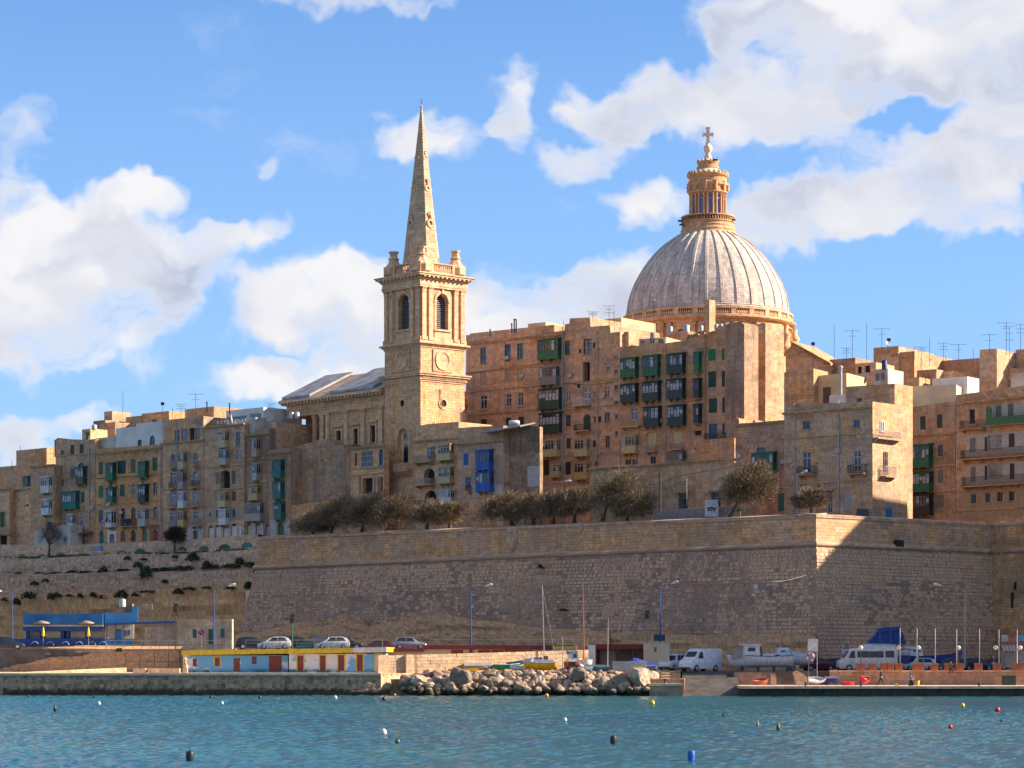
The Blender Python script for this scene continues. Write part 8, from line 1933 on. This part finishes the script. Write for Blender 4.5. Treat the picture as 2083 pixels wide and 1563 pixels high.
# parked things on the terrace by the corner house
q = MB(); p = W(1757,1046,316); q.hexa([(p.x-.9,p.y,p.z-2),(p.x+.8,p.y,p.z-2),(p.x+.8,p.y+1.5,p.z-2),(p.x-.9,p.y+1.5,p.z-2),(p.x-.7,p.y+.1,p.z+.7),(p.x+.6,p.y+.1,p.z+.6),(p.x+.6,p.y+1.3,p.z+.6),(p.x-.7,p.y+1.3,p.z+.7)]); tag(q.build('covered_stall', BK), 'small black covered stall beside the corner house door', 'stall')
q = MB(); p = W(1808,1040,317); q.box((p.x-.3,p.y,p.z-2),(p.x+.4,p.y+.6,p.z+.35)); tag(q.build('water_tub', BL), 'bright blue tub under the sunlit corner house wall', 'tub')
# ------------------------------------------------------------------ trees and plants
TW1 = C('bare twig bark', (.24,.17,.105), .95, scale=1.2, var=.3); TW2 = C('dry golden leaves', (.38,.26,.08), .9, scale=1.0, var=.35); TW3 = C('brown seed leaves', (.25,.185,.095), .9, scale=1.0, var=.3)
LG = C('dark green leaves', (.022,.045,.014), .8, scale=1.5, var=.4); LG2 = C('olive leaves', (.055,.075,.02), .8, scale=1.5, var=.4); GRS = C('bright grass', (.06,.13,.015), .8, scale=.8, var=.4)
BARK = C('tree bark', (.10,.075,.055), .95)
def fans(rg, pts, dirs, ln, wd):
    """many thin blades: returns verts, faces"""
    n = len(pts); d = dirs/np.linalg.norm(dirs, axis=1)[:,None]; r = rg.normal(size=(n,3)); s = np.cross(d, r); s /= np.linalg.norm(s, axis=1)[:,None]
    l = ln*rg.uniform(.5, 1.3, n)[:,None]; w = wd*rg.uniform(.6, 1.3, n)[:,None]
    V = np.stack([pts-s*w, pts+s*w, pts+d*l+s*w*.4, pts+d*l-s*w*.4], 1).reshape(-1, 3)
    return V.tolist(), [(4*i,4*i+1,4*i+2,4*i+3) for i in range(n)]
def twig_tree(name, label, base, cx, cy, rx, ry, Y, lean=.35, gold=.3, N=7000, seed=1, cat='tree', group=None, dense=1.0, leafy=None):
    """base px of the trunk foot; crown ellipse in photo pixels at depth Y"""
    rg = np.random.RandomState(seed); k = Y/F; c = np.array(W(cx, cy, Y)); R_ = np.array([rx*k, max(1.2, rx*k*.75), ry*k])
    b = W(base[0], base[1], Y); root = empty(name, tuple(b), label, cat, group)
    fork = b.lerp(Vector(c), .42); q = MB(); q.tube([b-Vector((0,0,.6)), b.lerp(fork,.5)+Vector((.08,0,0)), fork], [.22*min(1.3,R_[2]/1.6)+.05, .17, .13], 8); q.build('trunk', BARK, root)
    q = MB(); tips = []
    nb = 26
    for i in range(nb):
        v = rg.normal(size=3); v /= np.linalg.norm(v); v[2] = abs(v[2])*.9-.1; e = Vector(c+v*R_*.85); m = fork.lerp(e, .5)+Vector(rg.normal(size=3)*.18)
        q.tube([fork, m, e], [.075, .045, .015], 5); tips.append((m, e))
    q.build('branch', TW1, root)
    # blades grow outwards and upwards, swept by the wind to the right
    def cloud(n, shell, ln, wd, up):
        v = rg.normal(size=(n,3)); v /= np.linalg.norm(v, axis=1)[:,None]; v[:,2] = np.where(v[:,2] < -.75, -v[:,2], v[:,2])
        rr = 1-rg.random(n)**shell*.75
        # clumps: push radius by noise
        nz = np.array([mnoise.noise((float(a*2.2)+seed, float(b_*2.2), float(d_*2.2))) for a, b_, d_ in v]); rr = rr*(1+.22*nz)
        rr = rr*1.0
        keep = rg.random(n) < np.clip(.62+nz*1.1, .12, 1)
        P = c+v*rr[:,None]*R_; P[:,0] += (P[:,2]-c[2])*lean*1.1; D = v*np.array([.7,.7,.9])+np.array([lean,0,up])+rg.normal(size=(n,3))*.35
        return P[keep], D[keep]
    P, D = cloud(int(N*1.5*dense), .8, 0, 0, .35); V, Fc = fans(rg, P, D, .46, .026); q = MB(); q.add(V, Fc); q.build('crown', leafy or TW1, root)
    P, D = cloud(int(N*1.3), .35, 0, 0, .3); q = MB(); V, Fc = fans(rg, P, D, .15, .05)
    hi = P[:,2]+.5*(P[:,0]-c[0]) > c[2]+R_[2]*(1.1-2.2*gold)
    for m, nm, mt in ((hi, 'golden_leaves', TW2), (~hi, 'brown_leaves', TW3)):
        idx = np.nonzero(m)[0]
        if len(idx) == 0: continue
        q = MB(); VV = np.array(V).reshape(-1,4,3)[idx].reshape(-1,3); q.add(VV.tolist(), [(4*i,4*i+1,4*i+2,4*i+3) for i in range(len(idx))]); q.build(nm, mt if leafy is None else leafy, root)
    return root
def YT(px, back): return PF.Yof(PF.S(px))+back
TR_ = [((636,1085),640,1061,46,24,5,.3,'low windswept tamarisk at the left end of the hedge by the teal balconies'),((672,1082),682,1045,58,38,5,.3,'broad bare tamarisk second from the left in the hedge'),((735,1078),742,1040,55,40,4.5,.35,'dark bare tamarisk in the hedge under the church nave'),((790,1072),800,1040,50,36,4,.2,'dense dark tamarisk at the foot of the church tower'),
  ((868,1068),872,1042,42,26,4,.55,'thin golden brown tamarisk right of the tower foot'),((915,1066),908,1042,34,24,4.5,.7,'golden leaved tamarisk left of the blue balcony house'),((1042,1062),1025,1030,52,32,4,.4,'grey brown tamarisk below the blue balconies'),((1085,1060),1080,1028,42,28,4.5,.6,'golden topped tamarisk under the rubble side wall'),((1125,1058),1128,1024,42,32,4,.4,'tamarisk in front of the pale street lamp'),((1168,1056),1168,1020,38,30,4.5,.35,'tamarisk just left of the big leaning one'),
  ((1225,1052),1245,1002,58,50,4,.15,'big dark windswept tamarisk leaning right against the terrace wall'),((1275,1050),1290,1025,40,28,4.5,.85,'low golden tamarisk right of the big leaning one')]
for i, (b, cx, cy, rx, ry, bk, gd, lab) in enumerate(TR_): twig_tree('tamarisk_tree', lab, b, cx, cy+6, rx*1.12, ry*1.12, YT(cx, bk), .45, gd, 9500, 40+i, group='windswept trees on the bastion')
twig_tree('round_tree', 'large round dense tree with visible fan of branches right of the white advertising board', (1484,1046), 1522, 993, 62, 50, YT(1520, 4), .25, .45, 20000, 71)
twig_tree('round_bush', 'clipped oval brown bush around the small blue street lamp', (1650,1040), 1648, 1018, 39, 21, 303.8, .05, .3, 11000, 72, cat='bush')
twig_tree('bare_tree', 'leafless grey tree in front of the whitewashed annex', (99,1128), 101, 1086, 27, 24, T0.Yof(T0.S(100,1.2),1.2), .1, .0, 900, 73, dense=1.0, leafy=C('grey twigs', (.19,.15,.14), .95))
twig_tree('street_tree', 'dark round tree on the upper street before the narrow balconied house', (354,1120), 356, 1090, 23, 16, T0.Yof(T0.S(355,1.2),1.2), .1, .1, 5000, 74, leafy=C('dark brown foliage', (.055,.045,.03), .9))
def leaf_mesh(seed, n=420, m=None):
    rg = np.random.RandomState(seed); v = rg.normal(size=(n,3)); v /= np.linalg.norm(v, axis=1)[:,None]; v[:,2] = np.abs(v[:,2])*.9-.25
    nz = np.array([mnoise.noise((float(a*2.5)+seed, float(b*2.5), float(c*2.5))) for a, b, c in v]); r = (1-rg.random(n)**1.2*.5)*(1+.4*nz)
    V, Fc = fans(rg, v*r[:,None], rg.normal(size=(n,3))+v*.6, .20, .075); q = MB(); q.add(V, Fc); return q
protos = []
def bush(x, y, rx, ry, pl, d, label, mat=LG, name='bush'):
    key = (random.randrange(5), mat.name); Y = pl.Yof(pl.S(x, d), d); c = W(x, y, Y); k = Y/F
    o = None
    for kk, po in protos:
        if kk == key: o = po.copy(); COL.objects.link(o)
    if o is None: o = leaf_mesh(key[0]+10*len(protos)).build(name, mat, loc=(0,0,0)); protos.append((key, o))
    if label in (L1, L2, L3): label = label+(', far left' if x < 120 else (', left of centre' if x < 250 else (', middle' if x < 360 else ', right part')))
    o.location = c-Vector((0,0,ry*k*.2)); o.scale = (rx*k*1.35, max(.6, rx*k*.9), ry*k*1.5); o.rotation_euler = (0,0,random.uniform(0,6))
    tag(o, label, 'bush', 'wild bushes on the terrace walls'); return o
L3 = 'dark wild bush on the ledge between the upper terrace walls'; L1 = 'dark wild bush hanging on the pale upper terrace wall'; L2 = 'dark wild bush hanging on the lower rubble terrace wall'
for a in [(38,1169,8,6),(80,1169,13,6),(115,1169,20,7),(146,1165,13,6),(175,1165,18,5),(210,1160,12,9),(250,1161,18,5),(280,1150,7,9),(259,1136,6,6),(420,1147,7,9),(508,1150,8,8),(335,1159,24,6),(380,1157,26,7),(430,1154,24,7),(470,1152,20,6),(356,1133,5,5),(291,1138,8,3),(70,1187,7,6),(92,1181,3,5),(335,1183,4,6),(20,1172,14,3),(190,1172,6,4)]:
    bush(*a, T0, 3.3 if a[1] > 1142 and a[1] < 1175 else (2.95 if a[1] < 1142 else 6.1), L1 if a[1] < 1150 else 'dark wild bush on the ledge between the upper terrace walls')
bush(392,1134,13,13, T0, 3.0, 'largest dark round bush on the pale upper terrace wall'); bush(296,1166,14,18, T0, 5.9, 'tall drooping bush in the middle of the terrace ledges'); bush(487,1143,10,11, T0, 3.1, 'dark bush near the right end of the pale upper terrace wall')
for a in [(60,1212,15,10),(103,1214,6,10),(115,1211,10,7),(163,1212,5,7),(190,1211,8,8),(206,1215,3,6),(274,1210,5,6),(300,1204,14,4),(362,1204,9,9),(385,1198,12,5),(420,1196,10,4),(468,1196,10,5),(33,1224,6,11),(8,1220,6,5),(140,1212,5,4)]: bush(*a, T0, 8.2, L2)
bush(248,1210,13,12, T0, 8.2, 'dense bush above the water tank of the blue restaurant'); bush(505,1191,8,11, T0, 8.0, 'bush in the corner where the rubble terrace meets the bastion')
bush(1099,1153,4,6, PF, .9, 'small tuft growing out of the bastion wall above the masts', LG); bush(1146,1241,3,4, PF, 2.4, 'tiny tuft low on the bastion wall between the masts', LG)
NBp = Plane(716, 384, 42)
for a, lab in (((690,1003,28,13),'large dark green shrub below the church windows'),((728,1008,22,9),'dark green shrub beside the porch of the stone bay'),((668,1012,16,7),'small dark shrub on the garden wall left of the large one'),((600,1022,6,6),'small shrub at the left end of the ochre garden wall'),((648,1024,5,4),'tiny shrub on the ochre garden wall')): bush(*a, NBp, 0, lab)
bush(242,1323,5,6, Plane(242,293,0), 0, 'small bush on the rock cliff under the blue restaurant'); bush(1505,1038,5,4, Plane(1505,304,0), 0, 'low shrub at the foot of the round tree', LG2)
rg = np.random.RandomState(5); Ps = []
for (xa, xb, y0, dens) in ((-60,60,1136,3),(40,182,1133,9),(180,260,1130,3),(262,380,1128,9),(380,520,1121,6)):
    for i in range(int((xb-xa)*dens)):
        x = rg.uniform(xa, xb); 
        if mnoise.noise((x*.05, 0, 3)) < -.15: continue
        yy = np.interp(x, [-60,0,60,200,225,350,520], [1137,1135,1137,1130,1127,1128,1118]); d = 2.5-rg.uniform(.0,1.4); p = W(x, yy, T0.Yof(T0.S(x,d),d)); Ps.append((p.x, p.y, p.z+.0))
Ps = np.array(Ps); V, Fc = fans(rg, Ps, rg.normal(size=Ps.shape)*.6+np.array([0,0,1.0]), .34, .06); q = MB(); q.add(V, Fc); tag(q.build('grass', GRS), 'bright green weeds along the top of the upper terrace', 'grass', kind='stuff')
# ------------------------------------------------------------------ roof clutter
def aerial(x, yt, yb, Y, lab, kind=0):
    p0, p1 = W(x, yb+6, Y), W(x, yt, Y); root = empty('tv_aerial', tuple(p0), lab, 'aerial', 'television aerials on the roofs'); q = MB(); q.tube([p0, p1], .035, 5); q.build('mast', IRON, root)
    q = MB(); H = p1.z-p0.z
    if kind == 0:
        for j, (f, L) in enumerate(((1.0,.9),(.86,.55),(.72,.7))):
            z = p0.z+H*f-.05; a = Vector((p0.x-L, p0.y-.1, z)); b_ = Vector((p0.x+L, p0.y+.1, z)); q.tube([a, b_], .018, 4)
            for i in range(5): c = a.lerp(b_, (i+.5)/5); q.tube([c-Vector((0,.0,.16)), c+Vector((0,0,.16))], .012, 4)
    elif kind == 1:
        z = p1.z-.1; q.tube([(p0.x-1.3,p0.y,z),(p0.x+1.2,p0.y,z)], .02, 4)
        for i in range(9): q.tube([(p0.x-1.3+.3*i,p0.y-.3,z-.1),(p0.x-1.3+.3*i,p0.y+.3,z+.12)], .012, 4)
        z -= .8; q.tube([(p0.x-.6,p0.y,z),(p0.x+.6,p0.y,z)], .02, 4)
    elif kind == 2: q.box((p1.x-.28,p1.y-.2,p1.z-.35),(p1.x+.25,p1.y+.2,p1.z+.1))
    elif kind == 3: q.lathe(p1, [(0,-.12),(.12,0),(0,.12)], 8)
    elif kind == 4: q.tube([p1, p1+Vector((0,0,.3))], .02, 4)
    q.build('antenna', IRON if kind != 3 else PAINT['w'], root)
AE = [(1697,665,737,388,4,'thin whip aerial right of the church gable'),(1722,708,737,388,0,'short aerial above the pillared roof block'),(1734,672,732,388,1,'tall aerial right of the church gable'),(1794,668,710,382,1,'wide aerial on the tallest tan roof block'),(1808,690,714,382,2,'dark floodlight mast on the tallest tan roof block'),(1860,706,727,382,4,'small whip on the sunlit lower roof block'),(1874,706,733,382,0,'aerial right of the sunlit lower roof block'),(1891,690,740,382,4,'thin whip between the two far blocks'),
  (1919,698,737,386,0,'comb shaped aerial above the broad ochre house'),(1950,700,737,386,1,'bent aerial on the broad ochre house'),(1980,713,735,386,4,'short whip on the broad ochre house'),(2013,680,713,376,1,'cross shaped aerial on the square skyline tower'),(2047,656,716,376,1,'tallest aerial right of the square skyline tower'),(2053,664,755,374,0,'second tall aerial right of the skyline tower'),(2076,660,714,376,0,'aerial near the right edge of the view'),(1924,722,740,380,3,'small round headed mast on the broad ochre house'),
  (1654,698,742,390,2,'dark floodlight on a mast beside the church gable'),(1206,634,649,374,0,'short aerial on the stepped parapet'),(1239,622,665,374,0,'aerial left of the peach roof box'),(1249,633,665,374,4,'whip beside the peach roof box'),(1331,611,690,372,3,'white pole with a ball left of the dome'),(1484,642,662,363,3,'short pole with a ball on the sunlit slab'),(1433,585,612,366,4,'thin rod on the stone chimney before the dome'),
  (1146,654,676,372,4,'pipe end on the big block parapet'),(398,801,838,400,1,'aerial on the sunlit roof room of the left terrace'),(368,822,848,402,0,'short aerial left of the sunlit roof room'),(351,831,848,402,4,'small whip on the far ochre house'),(250,797,850,410,4,'thin tall whip above the left terrace'),(331,820,845,402,2,'camera like box on a white mast above the left terrace'),(550,820,845,392,0,'aerial right of the white penthouse'),(41,908,918,425,4,'small chimney pot mast on the far left block'),(109,912,930,415,4,'little pipe by the plain weathered house'),
  (24,938,950,430,4,'tiny whip at the far left'),(1763,660,735,386,4,'whip in the gap left of the tallest tan roof block')]
for x, yt, yb, Y, k, lab in AE: aerial(x, yt, yb, Y, lab, k)
for x, yt, yb, Y, lab in ((1046,651,672,378,'thicker black flue pipe of the pair on the big block roof'),(1050,651,672,378,'right black flue pipe of the pair on the big block roof'),(1041,660,672,378,'short black flue pipe beside the pair'),(997,672,679,382,'stub pipe near the left end of the big block roof'),(421,819,834,398,'black flue pipe on the sunlit roof room'),(467,822,838,396,'black flue pipe at the right end of the sunlit roof room'),(112,897,925,412,'blue black pipe at the corner of the plain weathered house')):
    q = MB(); q.tube([W(x,yb+5,Y), W(x,yt,Y)], .10, 7); q.lathe(W(x,yt,Y), [(.15,0),(.15,.12),(0,.18)], 8); tag(q.build('flue_pipe', BK), lab, 'flue pipe')
def tank(x, yb, r, h, Y, lab, m=ZINC):
    q = MB(); p = W(x, yb, Y); q.lathe(p, [(r,0),(r,h),(r*.7,h+.12),(r*.2,h+.2)], 14); q.lathe(p, [(r*1.04,h*.3),(r*1.04,h*.34)], 14); tag(q.build('water_tank', m), lab, 'water tank')
for a in ((1363,678,.40,.85,369,'left grey water tank in front of the dome drum'),(1396,677,.50,1.0,369,'larger grey water tank in front of the dome drum'),(1426,674,.32,.7,368,'small silver water tank left of the stone chimney'),(1326,690,.26,.8,370,'white cylinder tank beside the ball topped pole'),(1457,670,.3,.6,365,'grey tank in the rubble right of the chimney'),(1467,668,.25,.5,365,'small tank beside the one right of the chimney'),(593,852,.38,.85,383,'left metal tank beside the church eaves'),(604,852,.38,.85,383,'right metal tank beside the church eaves'),(192,875,.42,.7,405,'white roof tank behind the small roof room')): tank(*a[:5], a[5], PAINT['gw'] if 'white' in a[5] else ZINC)
tank(1799, 752, .38, 1.2, 363, 'dark blue water tank by the tallest tan roof block', C('navy tank', (.01,.03,.12)))
def dish(x, y, r, Y, lab, ang=.7):
    root = empty('satellite_dish', tuple(W(x,y+14,Y)), lab, 'satellite dish'); c = W(x, y, Y); n = Vector((math.sin(ang),-math.cos(ang),.35)).normalized(); a = n.cross(Vector((0,0,1))).normalized(); b_ = a.cross(n)
    vs = [c-n*r*.25]; fs = []
    for j, f in enumerate((.5, 1.0)):
        for k in range(16): th = k*math.pi/8; vs.append(c-n*r*.25*(1-f*f)+(a*math.cos(th)+b_*math.sin(th))*r*f)
    for k in range(16): fs.append((0, 1+k, 1+(k+1)%16)); fs.append((1+k, 17+k, 17+(k+1)%16, 1+(k+1)%16))
    q = MB(); q.add(vs, fs); q.build('dish', PAINT['gw'], root); q = MB(); q.tube([c-n*r*.3, W(x,y+16,Y)], .05, 6); q.tube([c-n*r*.2, c+n*r*.7], .02, 4); q.build('mount', IRON, root)
dish(1754, 772, .95, 351, 'large satellite dish between the flue pipe and the far roofs', -.8); dish(549, 849, .75, 386, 'white satellite dish at the right end of the penthouse terrace', -.7); dish(1806, 698, .35, 381, 'small dish on the tallest tan roof block', .5)
# penthouse terrace railing and small parasol
q = MB(); TPp = LP.offset(0, .3)
for i in range(9): s = lerp(LP.S(440), LP.S(497), i/8); q.tube([LP.P(s, LP.Z(440,868), -.3), LP.P(s, LP.Z(440,857), -.3)], .03, 5)
for y in (857, 862): q.tube([LP.P(LP.S(440), LP.Z(440,y), -.3), LP.P(LP.S(497), LP.Z(440,y), -.3)], .025, 5)
tag(q.build('railing', PAINT['w']), 'white railing along the terrace of the white penthouse', 'railing')
q = MB(); q.lathe(W(470,862,384), [(.05,0),(.28,.15),(.2,.7),(.03,1.4)], 8); tag(q.build('parasol', PAINT['gw']), 'closed pale parasol on the penthouse terrace', 'parasol')
# broken roof rubble and tiles
q = MB(); 
for i in range(16): rock_mesh(q, W(1400+i*2.2+rnd.uniform(-4,4), 688-i*.9+rnd.uniform(-2,1), 366.5-i*.1), rnd.uniform(.2,.5), 300+i, 1)
tag(q.build('rubble', H(7)), 'heap of broken stone on the roof left of the chimney', 'rubble', kind='stuff')
# tangle of drain pipes on the big block
mid = [o for o in bpy.data.objects if o.get('label', '').startswith('middle house of the big block')][0]; P_ = MP.offset(0, -.15)
for x, ys in ((1145,(738,788,838,888)),(1216,(785,833,880,925))):
    for y in ys:
        s = P_.S(x); z = P_.Z(x, y); q = MB(); q.tube([P_.P(s, z-.6, .14), P_.P(s+.5, z, .2), P_.P(s+.95, z+.35, .2)], .055, 6); q.tube([P_.P(s, z-.7, .14), P_.P(s-.5, z-.2, .2)], .05, 6); q.build('drain_branch', ZINC, mid)
# dust the cables: one line across the terrace wall
q = MB(); a, b_ = W(1310,992,314), W(1500,948,314); q.tube([a, a.lerp(b_, .4)+Vector((0,0,.4)), b_], .03, 4); tag(q.build('cable', IRON), 'dark cable running up across the rubble terrace wall', 'cable')
q = MB(); q.tube([W(1343,1040,313), W(1343,962,313)], .13, 7); tag(q.build('drain_pipe', IRON), 'dark stained drain pipe on the rubble terrace wall', 'drain pipe')
q = MB(); q.tube([W(1397,1030,312), W(1397,974,312)], .04, 5); tag(q.build('pole', PAINT['gw']), 'thin pale pole in front of the first dark doorway', 'pole')

# air conditioners, vents and putlog holes scattered over the facades
rf = random.Random(9)
for lab, P_, x0, x1, y0, y1, n in (('tall house beside', MP, 955, 1085, 690, 850, 22), ('middle house of the big', MP.offset(0,-.15), 1150, 1258, 690, 930, 26), ('house of ten green', MP.offset(0,-.05), 1266, 1430, 712, 930, 20), ('pitted rubble house', NP, 1500, 1595, 875, 1000, 34), ('big corner house', CB, 1600, 1765, 835, 1000, 20), ('broad ochre', LP, 198, 325, 925, 1070, 12), ('plain weathered', LPo(.1), 118, 188, 900, 1070, 10)):
    r_ = [o for o in bpy.data.objects if o.get('label', '').startswith(lab)][0]; q = MB()
    for i in range(n):
        x, y = rf.uniform(x0, x1), rf.uniform(y0, y1); s = P_.S(x); z = P_.Z(x, y); w = rf.uniform(.08, .2); P_.box(q, s, s+w, z, z+w*rf.uniform(.7, 1.2), .003, .012)
    tag(q.build('putlog_hole', MATS['deep shadow stone'], r_), kind='stuff')
    for i in range(2):
        x, y = rf.uniform(x0, x1), rf.uniform(y0+40, y1); s = P_.S(x); z = P_.Z(x, y); q = MB(); P_.box(q, s, s+.75, z, z+.5, .05, .36); q.build('air_conditioner', PAINT['gw'], r_)
for lab, P_, pts in (('tall house beside', MP, [(952,760),(1090,742),(1145,738)]), ('middle house of the big', MP.offset(0,-.15), [(1148,780),(1200,784),(1260,776)]), ('broad ochre', LP, [(195,975),(260,971),(328,968)])):
    r_ = [o for o in bpy.data.objects if o.get('label', '').startswith(lab)][0]; q = MB(); q.tube([P_.P(P_.S(x), P_.Z(x, y), .16) for x, y in pts], .03, 4); q.build('wall_cable', IRON, r_)
# solid green front of the top balcony at the right edge
r_ = [o for o in bpy.data.objects if o.get('label', '').startswith('white banded')][0]; P_ = RP.offset(0, .1); a, b = P_.S(2006, 1.05), P_.S(2110)
q = MB(); z0 = P_.Z(2005, 866, 1.05); P_.box(q, a, b, z0, z0+1.05, 1.01, 1.06); P_.box(q, a, a+.9, z0+1.052, z0+2.3, 1.01, 1.06); q.build('balcony_panel', PAINT['g'], r_)
